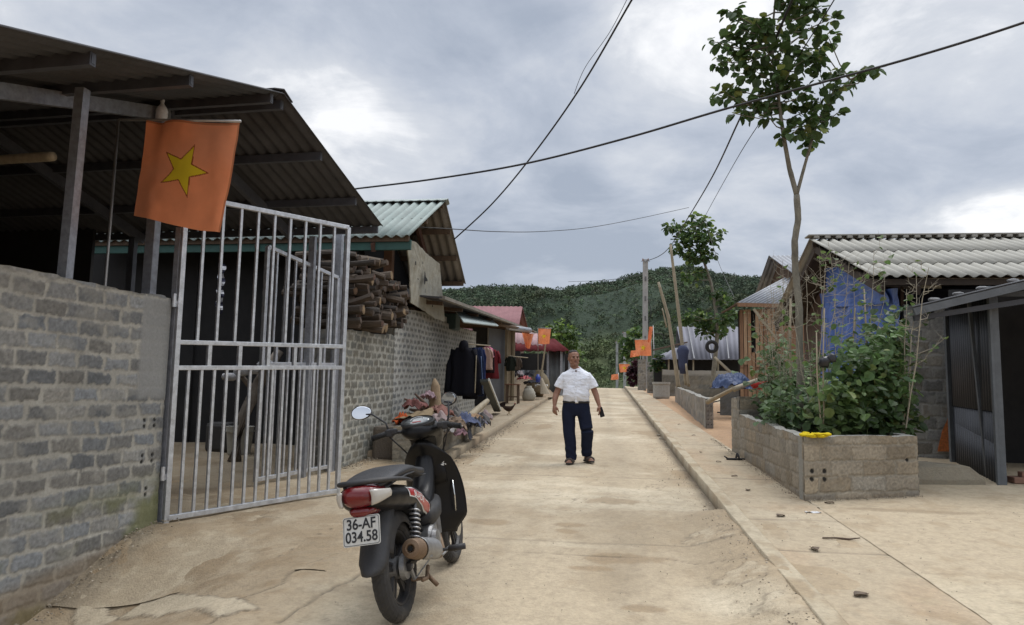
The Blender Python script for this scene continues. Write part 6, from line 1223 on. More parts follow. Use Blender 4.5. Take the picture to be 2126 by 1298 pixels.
# rubble on the road by the kerb
for k, (a, b, s) in enumerate(((1368, 905, .05), (1372, 912, .04), (1384, 920, .05), (1395, 926, .04), (1405, 930, .03))): 
    p = G(a, b, 0); mb = MB((.30, .26, .2)); mb.blob(p+Vector((0, 0, s*.3)), (s, s*.7, s*.5), 8, 6, .2, k); tag(mb.build('cement_lump', M_conc, loc=p), 'small cement lump in the gutter beside the kerb', 'rubble', 'cement lumps in the gutter')
# ------------------------------------------------------------ motorcycle (x forward, y left, z up; origin under the rear axle)
rc = G(834, 1289); fc = G(942, 1168); dv = fc-rc
BK = thing('motorcycle', 'black underbone motorcycle with red side stripe parked on its stand on the road', 'motorcycle', rc)
BK.scale = (1.03, 1.03, 1.03); BK.rotation_euler = (Matrix.Rotation(math.atan2(dv.y, dv.x), 3, 'Z') @ Matrix.Rotation(-S, 3, 'Y') @ Matrix.Rotation(math.radians(-9), 3, 'X')).to_euler()
Mk = mat('black_gloss', (.0045, .0045, .0055), .38, var=.15, vs=5, bump=.03, bs=60, coat=.05, spec=.22, dirt=(.03, .027, .022), dirts=3, dirta=.25)
Mm = mat('black_matte', (.022, .022, .024), .62, var=.25, vs=9, bump=.15, bs=60, dirt=(.09, .078, .06), dirts=4, dirta=.35)
Mtyre = mat('tyre_rubber', (.030, .028, .026), .85, var=.3, vs=9, bump=.3, bs=60, dirt=(.13, .11, .085), dirts=6, dirta=.55)
Malu = mat('dull_aluminium', (.30, .30, .30), .45, metal=.7, var=.3, vs=14, bump=.15, dirt=(.11, .085, .06), dirts=5, dirta=.7)
Mchr = mat('chrome', (.62, .62, .60), .18, metal=.95, var=.15, bump=.03)
Mred = mat('tail_red', (.14, .006, .008), .25, var=.2, bump=.05, coat=.5)
Mcl = mat('clear_lens', (.46, .43, .38), .2, var=.2, bump=.05, coat=.4)
Mseat = mat('seat_vinyl', (.020, .020, .022), .48, var=.2, vs=10, bump=.3, bs=120, dirt=(.08, .07, .06), dirts=4, dirta=.3)
Mrust = mat('rusty_exhaust', (.22, .15, .095), .6, metal=.4, var=.35, vs=10, bump=.25, dirt=(.10, .055, .03), dirts=5, dirta=.8)
Mstripe = mat('red_stripe', (.36, .012, .015), .3, var=.1, bump=0, coat=.3); Mwh = mat('white_sticker', (.62, .62, .60), .4, var=.08, bump=0); Mblk = mat('ink_black', (.012, .012, .014), .6, bump=0)
def wheel(name, lab, parent, cx, R, tw, spin, disc=False):
    w_ = bpy.data.objects.new(name, None); COL.objects.link(w_); w_.parent = parent; w_.location = (cx, 0, R) if not isinstance(cx, Vector) else cx
    # tyre with tread blocks
    n1, n2 = 120, 16; P = []
    for i in range(n1):
        a = 2*PI*i/n1; row = []
        for j in range(n2):
            b = 2*PI*j/n2; rr_ = R-tw*.62; ro = tw*.62; rad = rr_+ro*math.cos(b)*(1 if math.cos(b) > 0 else .75); y_ = tw*.5*math.sin(b)*1.05
            if math.cos(b) > .30 and (i+(j if j < 8 else -j)) % 4 == 0: rad -= .0035
            row.append(Vector((rad*math.cos(a), y_, rad*math.sin(a))))
        P.append(row)
    mb = MB(); mb.loft(P, closed=True); mb.build('tyre', Mtyre, w_, smooth=False)
    mb = MB(); rr2_ = R-tw*1.08
    prof = [(-.032, rr2_+.006), (-.028, rr2_-.006), (-.012, rr2_-.016), (.012, rr2_-.016), (.028, rr2_-.006), (.032, rr2_+.006)]
    mb.loft([[Vector((r*math.cos(a), y, r*math.sin(a))) for y, r in prof+[(.026, rr2_+.010), (-.026, rr2_+.010)]] for a in [2*PI*k/64 for k in range(64)]], closed=True)
    for k in range(5):
        a = spin+2*PI*k/5; u = Vector((math.cos(a), 0, math.sin(a))); t_ = Vector((-math.sin(a), 0, math.cos(a))); 
        for s in (-1, 1): mb.bar(u*.03+t_*s*.012, u*(rr2_-.008)+t_*s*.026, .016, .020, up=(0, 1, 0))
        mb.bar(u*.05, u*(rr2_-.006), .028, .012, up=(0, 1, 0))
    mb.build('rim', mat('rim_black', (.028, .028, .03), .5, metal=.3, var=.3, dirt=(.10, .085, .065), dirts=6, dirta=.5), w_, bevel=.002, smooth=False)
    mb = MB(); mb.lathe((0, -.05, 0), (0, 1, 0), [(0, .012), (.004, .022), (.02, .03), (.025, .058), (.07, .062), (.075, .03), (.095, .024), (.1, .012)], 20); mb.build('hub', Malu, w_, smooth=False)
    if disc: mb = MB(); mb.lathe((0, -.062, 0), (0, 1, 0), [(0, .06), (0, .105), (.004, .105), (.004, .06)], 40); mb.build('brake_disc', Mchr, w_)
    return w_
wheel('wheel', None, BK, 0, .282, .088, .35)
mb = MB(); mb.lathe((0, .04, .282), (0, 1, 0), [(0, .02), (0, .09), (.006, .092), (.006, .02)], 36); mb.build('sprocket', Malu, BK)
# steering assembly turns left
ST = bpy.data.objects.new('steering', None); COL.objects.link(ST); ST.parent = BK
WB = dv.length; hx, hz = .895, .80      # steering head point
rake = math.radians(26); ax = Vector((-math.sin(rake), 0, math.cos(rake)))
MS = Matrix.Translation((hx, 0, hz)) @ Matrix.Rotation(math.radians(1), 4, ax) @ Matrix.Translation((-hx, 0, -hz)); ST.matrix_local = MS
fx = hx+(hz-.282)*math.tan(rake)+.055
fw = wheel('wheel', None, ST, Vector((fx, 0, .282)), .282, .076, .1, disc=True)
for s in (-1, 1):
    mb = MB(); mb.tube([(fx-.02, s*.075, .285), (fx-.02-.20*math.sin(rake), s*.075, .285+.20), (hx+.05, s*.075, hz-.09)], [.022, .020, .014], 12); mb.build('fork_leg', Malu if s < 0 else Mm, ST, smooth=True)
# front fender
def fender(x0, z0, R, a0, a1, w0, w1, drop, n=22):
    rows_ = []
    for i in range(n):
        t = i/(n-1); a = math.radians(a0+(a1-a0)*t); w_ = w0+(w1-w0)*t; row = []
        for j in range(9):
            b = (j/8*2-1); rr_ = R-drop*abs(b)**2.4; row.append(Vector((x0+rr_*math.cos(a), w_*b, z0+rr_*math.sin(a))))
        rows_.append(row)
    return rows_
mb = MB(); mb.grid(fender(fx, .282, .325, 30, 168, .055, .050, .09)); mb.build('fender', Mk, ST, smooth=True, solid=.004)
# rear fender
mb = MB(); mb.grid(fender(0, .282, .335, 20, 150, .06, .075, .10)); mb.build('inner_fender', Mm, BK, smooth=True, solid=.004)
rf = []
for i in range(16):
    t = i/15; x_ = -.17-.205*t-.02*t*t; z_ = .68-.34*t; w_ = .088-.012*t-(.02*ss((t-.85)/.15)); row = []
    for j in range(11): b = j/10*2-1; row.append(Vector((x_+.075*abs(b)**2.2*(1-.2*t), w_*b, z_+.0*abs(b))))
    rf.append(row)
mb = MB(); mb.grid(rf); mb.build('rear_fender', Mm, BK, smooth=True, solid=.005)
mb = MB(); mb.box((-.40, 0, .31), (.006, .05, .05)); 
# tail cowl
def sec(x, cz, hw, hh, n=24, e=2.6, top=1.0):
    R_ = []
    for k in range(n):
        a = 2*PI*k/n; c_, s_ = math.cos(a), math.sin(a); y_ = hw*math.copysign(abs(c_)**(2/e), c_); z_ = hh*math.copysign(abs(s_)**(2/e), s_); R_.append(Vector((x, y_, cz+z_*(top if s_ > 0 else 1))))
    return R_
TC = [(-.40, .715, .070, .030), (-.37, .712, .100, .050), (-.30, .705, .125, .066), (-.20, .69, .138, .072), (-.08, .668, .145, .074), (.05, .645, .146, .074), (.18, .61, .140, .082), (.32, .565, .128, .085), (.44, .52, .112, .078), (.54, .485, .09, .05)]
def tcat(x):
    for a, b in zip(TC[:-1], TC[1:]):
        if a[0] <= x <= b[0]: t = (x-a[0])/(b[0]-a[0]); t = t*t*(3-2*t)*.5+t*.5; return [a[i]+(b[i]-a[i])*t for i in range(4)]
    return TC[-1] if x > 0 else TC[0]
xs_ = [-.40+.94*i/40 for i in range(41)]
mb = MB(); mb.loft([sec(x, tcat(x)[1], tcat(x)[2], tcat(x)[3]) for x in xs_]); mb.build('tail_cowl', Mk, BK, smooth=True)
def side(x, z, off=.003):    # point on the right side surface of the cowl
    _, cz, hw, hh = tcat(x); s_ = max(-.98, min(.98, (z-cz)/hh)); return Vector((x, -(hw*(1-abs(s_)**2.6)**(1/2.6)+off), z))
def sidepatch(name, m, f0, f1, x0, x1, off, nx=50, nz=8):
    for sgn in (1, -1):
        rows_ = []
        for i in range(nx+1):
            x = x0+(x1-x0)*i/nx; z0_, z1_ = f0(x), f1(x); row = [side(x, z0_+(z1_-z0_)*j/nz, off) for j in range(nz+1)]
            if sgn < 0: row = [Vector((p.x, -p.y, p.z)) for p in row]
            rows_.append(row)
        mb = MB(); mb.grid(rows_); mb.build(name, m, BK, smooth=True)
cz_ = lambda x: tcat(x)[1]
sidepatch('stripe', Mwh, lambda x: cz_(x)-.004-.058*ss((x+.02)/.36), lambda x: cz_(x)+.050-.050*ss((x-.02)/.40), -.04, .40, .0022)
sidepatch('stripe', Mstripe, lambda x: cz_(x)+.003-.058*ss((x+.02)/.36), lambda x: cz_(x)+.043-.050*ss((x-.02)/.40), -.025, .385, .0036)
def text_mesh(s, size, ext=0.0, bold=.0):
    cu = bpy.data.curves.new('t', 'FONT'); cu.body = s; cu.size = size; cu.extrude = ext; cu.offset = bold; cu.align_x = 'CENTER'; cu.align_y = 'CENTER'; o = bpy.data.objects.new('t', cu); COL.objects.link(o); bpy.context.view_layer.update()
    me = bpy.data.meshes.new_from_object(o.evaluated_get(bpy.context.evaluated_depsgraph_get())); bpy.data.objects.remove(o); return me
tm = text_mesh('BLADE', .064, 0, .0010)
bm = bmesh.new(); bm.from_mesh(tm); bmesh.ops.triangulate(bm, faces=bm.faces); bmesh.ops.subdivide_edges(bm, edges=bm.edges, cuts=1)
for v_ in bm.verts:
    x = .135+v_.co.x*1.0; z = cz_(x)+.012+v_.co.y*.66-.030*ss((x-.02)/.36)+v_.co.y*.0; v_.co = side(x+v_.co.y*.25, z, .0052)
me = bpy.data.meshes.new('lettering'); bm.to_mesh(me); bm.free(); fin('lettering', me, Mwh, BK)
# seat
SC = [(-.36, .775, .085, .022), (-.30, .785, .125, .032), (-.18, .80, .138, .040), (-.02, .805, .142, .044), (.12, .80, .140, .045), (.20, .775, .138, .045), (.32, .755, .125, .044), (.44, .745, .105, .040), (.53, .735, .075, .030), (.57, .725, .04, .015)]
mb = MB(); mb.loft([sec(x, z-.008, w_, h_, e=2.5, top=.75) for x, z, w_, h_ in SC]); mb.build('seat', Mseat, BK, smooth=True, sub=1)
mb = MB(); mb.loft([sec(x, z-.032, w_+.004, .010, e=2.2) for x, z, w_, h_ in SC[1:-1]]); mb.build('seat_trim', Mm, BK, smooth=True)
mb = MB(); mb.tube([(.02, .155, .73), (-.12, .165, .765), (-.26, .150, .785), (-.365, .10, .80), (-.395, 0, .80), (-.365, -.10, .80), (-.26, -.150, .785), (-.12, -.165, .765), (.02, -.155, .73)], [.012, .014, .018, .020, .020, .020, .018, .014, .012], 10, flat=.75); mb.build('grab_rail', Mm, BK, smooth=True, sub=1)
# tail lamp cluster
tl = MB(); tl.loft([sec(-.30, .725, .120, .060), sec(-.36, .73, .105, .058), sec(-.40, .732, .080, .052), sec(-.42, .728, .052, .038), sec(-.427, .728, .03, .02)]); 
o_ = tl.build('tail_light', Mred, BK, smooth=True)
for s in (-1, 1):
    mb = MB(); P = []
    for i in range(9):
        t = i/8; x_ = -.425+.115*t; row = []
        for j in range(7):
            z_ = .690+.012*t+.075*(1-.42*t)*j/6; yy = .074+.062*t**.6; zz_ = z_+(1-j/6)*.01*t; row.append(Vector((x_, s*(yy+.006*math.sin(PI*j/6)), zz_-.0*t)))
        P.append(row)
    mb.grid(P); q = mb.build('turn_signal', Mcl, BK, smooth=True, solid=.012)
mb = MB(); mb.loft([sec(-.405, .655, .045, .018), sec(-.375, .66, .065, .024), sec(-.30, .645, .07, .02)]); mb.build('reflector', Mred, BK, smooth=True)
# plate
PLM = Matrix.Translation((-.418, -.005, .572)) @ Matrix.Rotation(math.radians(16), 4, 'Y') @ Matrix.Rotation(math.radians(-1), 4, 'X')
pl = bpy.data.objects.new('license_plate', None); COL.objects.link(pl); pl.parent = BK; pl.matrix_local = PLM
def rrect(w_, h_, r, n=6): 
    o = []
    for cx_, cy_, a0 in ((w_/2-r, h_/2-r, 0), (-w_/2+r, h_/2-r, 90), (-w_/2+r, -h_/2+r, 180), (w_/2-r, -h_/2+r, 270)):
        for k in range(n+1): a = math.radians(a0+90*k/n); o.append((cx_+r*math.cos(a), cy_+r*math.sin(a)))
    return o
mb = MB(); mb.loft([[Vector((x_, -y, z)) for y, z in rrect(.192, .142, .012)] for x_ in (.003, -.001)]); mb.build('plate', mat('plate_white', (.52, .52, .49), .45, var=.12, vs=9, bump=.05, dirt=(.32, .28, .21), dirts=8, dirta=.5), pl)
ri, rm = rrect(.180, .130, .010), rrect(.184, .134, .011); mb = MB(); n_ = len(ri); mb.add([(-.0022, -y, z) for y, z in ri]+[(-.0022, -y, z) for y, z in rm], [(k, (k+1) % n_, n_+(k+1) % n_, n_+k) for k in range(n_)]); mb.build('border', Mblk, pl, solid=.0008)
for s_, zc_, sz_ in (('36-AF', .031, .066), ('034.58', -.030, .066)):
    tm = text_mesh(s_, sz_, .0006, .0012); 
    xs2 = [v_.co.x for v_ in tm.vertices]; W_ = max(xs2)-min(xs2); kx_ = (.150 if s_[2] == '-' else .166)/W_
    for v_ in tm.vertices: x, y, z = v_.co; v_.co = (-.0024-z, -(x-(max(xs2)+min(xs2))/2)*kx_, zc_+y*1.08)
    fin('lettering', tm, Mblk, pl)
mb = MB(); mb.bar((-.28, 0, .66), (-.392, 0, .60), .06, .012); mb.build('plate_bracket', Mm, BK)
# swingarm, shocks
for s in (-1, 1):
    mb = MB(); mb.bar((-.03, s*.085, .282), (.42, s*.075, .33), .022, .045); mb.build('swingarm', Mm, BK, bevel=.004)
    sh_ = bpy.data.objects.new('shock_absorber', None); COL.objects.link(sh_); sh_.parent = BK
    a = Vector((-.005, s*.125, .325)); b = Vector((.10, s*.125, .615)); d_ = (b-a).normalized()
    mb = MB(); mb.tube([a, a+d_*.06, b], [.018, .016, .012], 12); mb.lathe(a-Vector((0, .02, 0)), (0, 1, 0), [(0, .018), (.04, .018)], 14); mb.build('damper', Mm, sh_, smooth=True)
    _, x_, u_ = basis(d_); P = []
    for k in range(8*14+1): t = k/(8*14); an = 2*PI*8.5*t; P.append(a+d_*(.055+.205*t)+x_*math.cos(an)*.027+u_*math.sin(an)*.027)
    mb = MB(); mb.tube(P, .0055, 7); mb.build('spring', mat('spring_metal', (.42, .42, .42), .35, metal=.7, var=.3, dirt=(.15, .12, .09), dirts=9), sh_, smooth=True)
# chain case
mb = MB(); mb.bar((-.02, .10, .30), (.42, .10, .34), .03, .10); mb.build('chain_case', Mm, BK, bevel=.012)
# exhaust
mb = MB(); a = Vector((-.15, -.150, .405)); b = Vector((.27, -.150, .300)); d_ = (b-a).normalized()
mb.lathe(a, d_, [(.03, .012), (.012, .016), (.0, .022), (-.002, .026), (.004, .046), (.02, .052), (.10, .054), (.105, .057), (.12, .057), (.40, .052), (.44, .030)], 26, col=(.2, .2, .2)); mb.build('muffler', Mrust, BK, smooth=False)
mb = MB(); mb.lathe(a-d_*.003, d_, [(0, .014), (.001, .0145)], 16); mb.build('muffler_outlet', mat('black_gap', (.008, .008, .008), 1), BK)
P = []
for i in range(12):
    t = i/11; c_ = a+d_*(.12+.27*t); row = []
    for j in range(9): an = math.radians(100+j/8*150); row.append(c_+Vector((0, math.cos(an)*.063, math.sin(an)*.063)))
    P.append(row)
mb = MB(); mb.grid(P); mb.build('heat_shield', Malu, BK, smooth=True, solid=.003)
mb = MB(); mb.tube([(.26, -.150, .302), (.40, -.13, .22), (.62, -.10, .20), (.74, -.06, .24), (.78, -.03, .33)], .017, 12); mb.build('exhaust_pipe', Mrust, BK, smooth=True, sub=1)
# engine
en = bpy.data.objects.new('engine', None); COL.objects.link(en); en.parent = BK
mb = MB(); mb.lathe((.42, -.12, .33), (0, 1, 0), [(0, .03), (.0, .075), (.02, .085), (.2, .085), (.22, .07), (.22, .03)], 24); mb.box((.50, 0, .32), (.22, .17, .15)); mb.build('crankcase', Malu, en, bevel=.01)
mb = MB()
for k in range(8): mb.box((.64+k*.018, 0, .36), (.008, .13, .13))
mb.bar((.60, 0, .36), (.82, 0, .37), .09, .09); mb.build('cylinder', Malu, en, bevel=.002)
mb = MB(); mb.lathe((.40, -.150, .33), (0, 1, 0), [(0, .012), (.006, .055), (.03, .062)], 20); mb.build('clutch_cover', Malu, en)
# frame tubes, footpegs, stand, brake pedal
mb = MB(); mb.tube([(.86, 0, .80), (.70, 0, .58), (.52, 0, .46), (.36, 0, .42)], .03, 10); mb.tube([(.36, .06, .40), (.1, .07, .62), (-.28, .06, .68)], .014, 8); mb.tube([(.36, -.06, .40), (.1, -.07, .62), (-.28, -.06, .68)], .014, 8); mb.build('frame', Mm, BK, smooth=True)
for s in (-1, 1):
    mb = MB(); mb.tube([(.44, s*.08, .255), (.44, s*.23, .255)], .010, 8); mb.tube([(.44, s*.19, .258), (.44, s*.29, .262)], .018, 10); mb.build('footpeg', Mm, BK, smooth=True)
    mb = MB(); mb.tube([(.30, s*.08, .33), (.14, s*.14, .30), (.06, s*.15, .31)], .010, 8); mb.tube([(.06, s*.14, .31), (.04, s*.20, .315)], .013, 8); mb.build('rear_footpeg', Malu, BK, smooth=True)
mb = MB(); mb.tube([(.40, .10, .24), (.34, .22, .07), (.33, .24, -.005)], [.012, .011, .014], 8); mb.tube([(.33, .22, .004), (.33, .28, .004)], .014, 8); mb.build('side_stand', Mm, BK, smooth=True)
mb = MB(); mb.tube([(.30, -.09, .20), (.16, -.12, .17), (.05, -.13, .19)], .012, 8); mb.tube([(.30, .09, .20), (.16, .12, .17), (.05, .13, .19)], .012, 8); mb.tube([(.16, -.12, .17), (.16, .12, .17)], .011, 8); mb.tube([(.20, -.11, .18), (.18, -.17, .12)], .013, 8); mb.build('centre_stand', Mrust, BK, smooth=True)
mb = MB(); mb.tube([(.36, -.10, .27), (.46, -.14, .22), (.58, -.15, .23)], .008, 8); mb.box((.59, -.165, .235), (.05, .05, .012)); mb.build('brake_pedal', Malu, BK, bevel=.002)
# brake rod / drum arm
mb = MB(); mb.lathe((0, -.075, .282), (0, 1, 0), [(0, .03), (.004, .065), (.03, .07)], 24); mb.bar((0, -.085, .282), (.05, -.085, .20), .012, .022); mb.tube([(.05, -.09, .20), (.36, -.10, .24)], .004, 6); mb.build('brake_drum', Malu, BK)
mb = MB(); mb.lathe((0, -.105, .282), (0, 1, 0), [(0, .008), (.0, .014), (.02, .016)], 6); mb.build('axle_nut', Malu, BK)
# leg shield: lofted curved panel either side of the frame
P = []
for i in range(26):
    t = i/25; z_ = .90-.62*t; w_ = .158+.040*math.sin(min(1, t*1.25)*PI*.62)-.085*ss((t-.80)/.20); x0_ = .76+.12*t+.05*math.sin(t*PI); row = []
    for j in range(21):
        b = j/20*2-1; row.append(Vector((x0_+.12*abs(b)**1.8*(1-.25*t)-.03*(1-abs(b))*(t > 0), w_*b, z_-.03*abs(b)**2-.11*(1-t)**3*abs(b)**1.6)))
    P.append(row)
mb = MB(); mb.grid(P); mb.build('leg_shield', Mk, BK, smooth=True, solid=.006)
# centre tunnel behind the shield
mb = MB(); mb.loft([[Vector((x_+dx*.5, w_*math.cos(a), z_+h_*math.sin(a))) for a, dx in [(2*PI*k/18, 0) for k in range(18)]] for x_, z_, w_, h_ in ((.84, .80, .06, .09), (.76, .68, .07, .10), (.68, .55, .075, .10), (.58, .50, .085, .09), (.48, .50, .09, .07), (.40, .50, .09, .05))]); mb.build('centre_cover', Mk, BK, smooth=True, sub=1)
mb = MB(); mb.loft([sec(.72, .50, .10, .06), sec(.62, .47, .125, .07), (sec(.50, .46, .13, .075)), sec(.38, .47, .12, .05)]); mb.build('under_cover', Mm, BK, smooth=True)
mb = MB(); mb.tube([(.90, -.145, .60), (.885, -.15, .50), (.90, -.14, .40)], .006, 6); mb.build('trim_line', Mchr, BK, smooth=True)
# winged emblem on the shield
def on_shield(y_, z_): 
    t = (.90-z_)/.62; w_ = .158+.040*math.sin(min(1, t*1.25)*PI*.62)-.085*ss((t-.80)/.20); b = y_/w_; x0_ = .76+.12*t+.05*math.sin(t*PI); return Vector((x0_+.12*abs(b)**1.8*(1-.25*t)-.03*(1-abs(b))-.006, y_, z_-.03*abs(b)**2))
for k, (y0_, z0_, L_, an) in enumerate(((-.098, .775, .040, 200), (-.100, .762, .036, 215), (-.104, .750, .030, 235), (-.120, .790, .022, 300), (-.125, .745, .020, 260))):
    mb = MB(); pts = []
    for i in range(6): t = i/5; a = math.radians(an+t*70); pts.append(on_shield(y0_+math.cos(a)*L_*.6, z0_+math.sin(a)*L_))
    mb.tube(pts, [.002+.0035*math.sin(PI*(i/5)) for i in range(6)], 6); mb.build('emblem', Mwh, BK)
# handlebar cowl, instrument, headlight
mb = MB(); mb.loft([[Vector((x_, w_*math.cos(a), z_+h_*math.sin(a))) for a in [2*PI*k/24 for k in range(24)]] for x_, z_, w_, h_ in ((.69, .945, .055, .035), (.73, .955, .105, .055), (.80, .965, .140, .068), (.88, .95, .140, .078), (.96, .91, .115, .085), (1.02, .87, .09, .075), (1.05, .85, .05, .04))]); mb.build('handlebar_cowl', Mk, ST, smooth=True, sub=1)
mb = MB(); mb.loft([[Vector((x_+h_*math.sin(a), w_*math.cos(a), z_+h_*math.sin(a)*.3)) for a in [2*PI*k/20 for k in range(20)]] for x_, z_, w_, h_ in ((.80, .955, .105, .05), (.83, .90, .088, .055), (.855, .83, .085, .06), (.865, .76, .10, .055), (.87, .68, .12, .05), (.88, .60, .12, .045))]); mb.build('steering_cover', Mk, BK, smooth=True)
mb = MB(); mb.loft([[Vector((1.0+.02*k_, .07*math.cos(a)*(1-.25*k_), .86+.05*math.sin(a)*(1-.25*k_))) for a in [2*PI*k/20 for k in range(20)]] for k_ in (0, 1, 2.4)]); mb.build('headlight', Mcl, ST, smooth=True)
IM = Matrix.Translation((.765, 0, 1.020)) @ Matrix.Rotation(math.radians(-28), 4, 'Y')
ins_ = bpy.data.objects.new('instrument_panel', None); COL.objects.link(ins_); ins_.parent = ST; ins_.matrix_local = IM
mb = MB(); mb.loft([[Vector((.062*math.sin(a)*s_, .112*math.cos(a)*s_, z_)) for a in [2*PI*k/28 for k in range(28)]] for s_, z_ in ((1.0, -.03), (1.05, 0), (.98, .008), (.95, .001))]); mb.build('dial_housing', Mm, ins_, smooth=False)
mb = MB(); mb.loft([[Vector((.056*math.sin(a)*s_, .104*math.cos(a)*s_, z_)) for a in [2*PI*k/28 for k in range(28)]] for s_, z_ in ((1.0, .003), (.6, .010), (.2, .012))]); mb.build('dial_glass', mat('dial_glass', (.12, .13, .13), .08, bump=0, coat=.8, var=.4, vs=30), ins_, smooth=True)
mb = MB(); mb.tube([(.0+.038*math.cos(a), .045*math.sin(a), .0125) for a in [PI*k/10-PI/2 for k in range(11)]], .0018, 5); mb.box((-.012, .0, .0125), (.004, .05, .002)); mb.build('dial_markings', mat('dial_white', (.6, .6, .6), .5, bump=0), ins_)
mb = MB((.3, .02, .02)); mb.box((-.025, 0, .0125), (.006, .06, .002)); mb.build('dial_markings', Mstripe, ins_)
hb_ = bpy.data.objects.new('handlebar', None); COL.objects.link(hb_); hb_.parent = ST
mb = MB(); mb.tube([(.70, .285, .955), (.74, .20, .975), (.80, .12, .965), (.81, 0, .955), (.80, -.12, .965), (.74, -.20, .975), (.70, -.285, .955)], .011, 10); mb.build('bar', Mm, hb_, smooth=True)
for s in (-1, 1):
    mb = MB(); mb.tube([(.738, s*.190, .975), (.718, s*.24, .966), (.700, s*.292, .955)], [.0165, .018, .018], 14); mb.lathe(Vector((.700, s*.292, .955)), (-.04*0, s, -.1), [(0, .021), (.008, .02)], 14); mb.build('grip', mat('grip_rubber', (.012, .012, .012), .8, var=.2, bump=.5, bs=200), hb_, smooth=True)
    mb = MB(); mb.box((.742, s*.188, .972), (.055, .05, .05)); mb.box((.735, s*.160, .978), (.045, .045, .04)); mb.build('switch_housing', Mm, hb_, bevel=.010)
    if s < 0 or True: mb = MB(); mb.tube([(.775, s*.21, .97), (.80, s*.23, .955), (.785, s*.29, .945)], [.007, .007, .006], 7, flat=.7); mb.build('brake_lever', Malu if s < 0 else Mm, hb_, smooth=True)
    mr_ = bpy.data.objects.new('mirror', None); COL.objects.link(mr_); mr_.parent = ST
    tp = Vector((.775, s*.375, 1.13)) if s > 0 else Vector((.82, s*.215, 1.135))
    mb = MB(); mb.tube([(.755, s*.20, .985), (.765, s*.215, 1.04), tp.lerp(Vector((.765, s*.215, 1.04)), .45)+Vector((0, 0, .02)), tp-Vector((0, s*.03, .015))], .0065, 8); mb.build('stem', Mm, mr_, smooth=True)
    fa = Vector((-1, -.10 if s > 0 else .62, .16)).normalized(); _, x_, u_ = basis(fa)
    ell = lambda r1, r2, k0: [tp+fa*k0+x_*(r1*math.cos(a))+u_*(r2*math.sin(a)*(1+.12*math.cos(a))) for a in [2*PI*k/28 for k in range(28)]]
    mb = MB(); mb.loft([ell(.02, .015, -.032), ell(.052, .034, -.026), ell(.070, .046, -.008), ell(.070, .046, .004)]); mb.build('mirror_shell', Mm, mr_, smooth=True)
    mb = MB(); mb.loft([ell(.066, .042, .0045), ell(.064, .040, .0055)]); mb.build('mirror_glass', mat('mirror_glass', (.9, .92, .95), .02, metal=1, var=0, bump=0), mr_)
for k, (p0_, p1_, p2_) in enumerate((((.75, -.20, .95), (.84, -.14, .84), (.88, -.06, .72)), ((.75, .20, .95), (.84, .14, .84), (.88, .06, .72)), ((.78, -.22, .96), (.92, -.12, .88), (.95, -.07, .60)))):
    mb = MB(); mb.tube([p0_, p1_, p2_], .005, 6); mb.build('control_cable', M_cable, ST, smooth=True)
# bag hook, key lock
mb = MB(); mb.lathe((.795, -.045, .86), (-1, 0, .3), [(0, .016), (.012, .015)], 14); mb.build('key_lock', Mchr, BK)
# ------------------------------------------------------------ the walking man (x to the photo's right, -y towards the camera)
mp_ = G(1195, 962); MAN = thing('person', 'man in white short-sleeved shirt and dark navy trousers walking down the street', 'person', mp_, rz=math.radians(0))
MAN.scale = (1.07, 1.04, .96)
Mskin = mat('skin', (.27, .135, .085), .55, var=.12, vs=18, bump=.15, bs=120, dirt=(.20, .09, .055), dirts=9, dirta=.4)
def skinmesh(name, chains, m, parent, sub=1, voxel=None):
    """chains of (x,y,z,r); chains that share their first point grow from it"""
    vs, rs, es, idx = [], [], [], {}
    for ch in chains:
        prev = None
        for p in ch:
            key = tuple(round(q, 4) for q in p[:3])
            if key not in idx: idx[key] = len(vs); vs.append(p[:3]); rs.append(p[3] if isinstance(p[3], tuple) else (p[3], p[3]))
            if prev is not None and prev != idx[key]: es.append((prev, idx[key]))
            prev = idx[key]
    me = bpy.data.meshes.new(name); me.from_pydata(vs, es, []); o = bpy.data.objects.new(name, me); COL.objects.link(o); o.parent = parent
    sk = o.modifiers.new('sk', 'SKIN'); sk.use_smooth_shade = True
    for i, r in enumerate(rs): me.skin_vertices[0].data[i].radius = r
    for i in range(len(vs)): me.skin_vertices[0].data[i].use_root = (i == 0)
    if voxel: q = o.modifiers.new('r', 'REMESH'); q.mode = 'VOXEL'; q.voxel_size = voxel; q.use_smooth_shade = True; q = o.modifiers.new('sm', 'SMOOTH'); q.iterations = 4
    q = o.modifiers.new('s', 'SUBSURF'); q.levels = sub; q.render_levels = sub
    # bake to a plain mesh so it is one continuous surface
    bpy.context.view_layer.update(); me2 = bpy.data.meshes.new_from_object(o.evaluated_get(bpy.context.evaluated_depsgraph_get())); bpy.data.objects.remove(o)
    return me2
def ringloft(mb, rings, n=28, col=None, cap=True):
    """rings: (cx, cy, cz, rx, ry[, power])"""
    L = []
    for r in rings:
        cx_, cy_, cz_2, rx_, ry_ = r[:5]; e = r[5] if len(r) > 5 else 2.2; R_ = []
        for k in range(n):
            a = 2*PI*k/n; c_, s_ = math.cos(a), math.sin(a); R_.append(Vector((cx_+rx_*math.copysign(abs(c_)**(2/e), c_), cy_+ry_*math.copysign(abs(s_)**(2/e), s_), cz_2)))
        L.append(R_)
    mb.loft(L, col=col, cap=cap)
def limb(mb, pts, n=18, col=None):
    P = [Vector(p[:3]) for p in pts]; Q, R_ = [], []
    for i in range(len(P)-1):
        for k in range(6): t = k/6; Q.append(P[i].lerp(P[i+1], t)); R_.append(pts[i][3]+(pts[i+1][3]-pts[i][3])*t)
    Q.append(P[-1]); R_.append(pts[-1][3]); mb.tube(Q, R_, n, col=col)
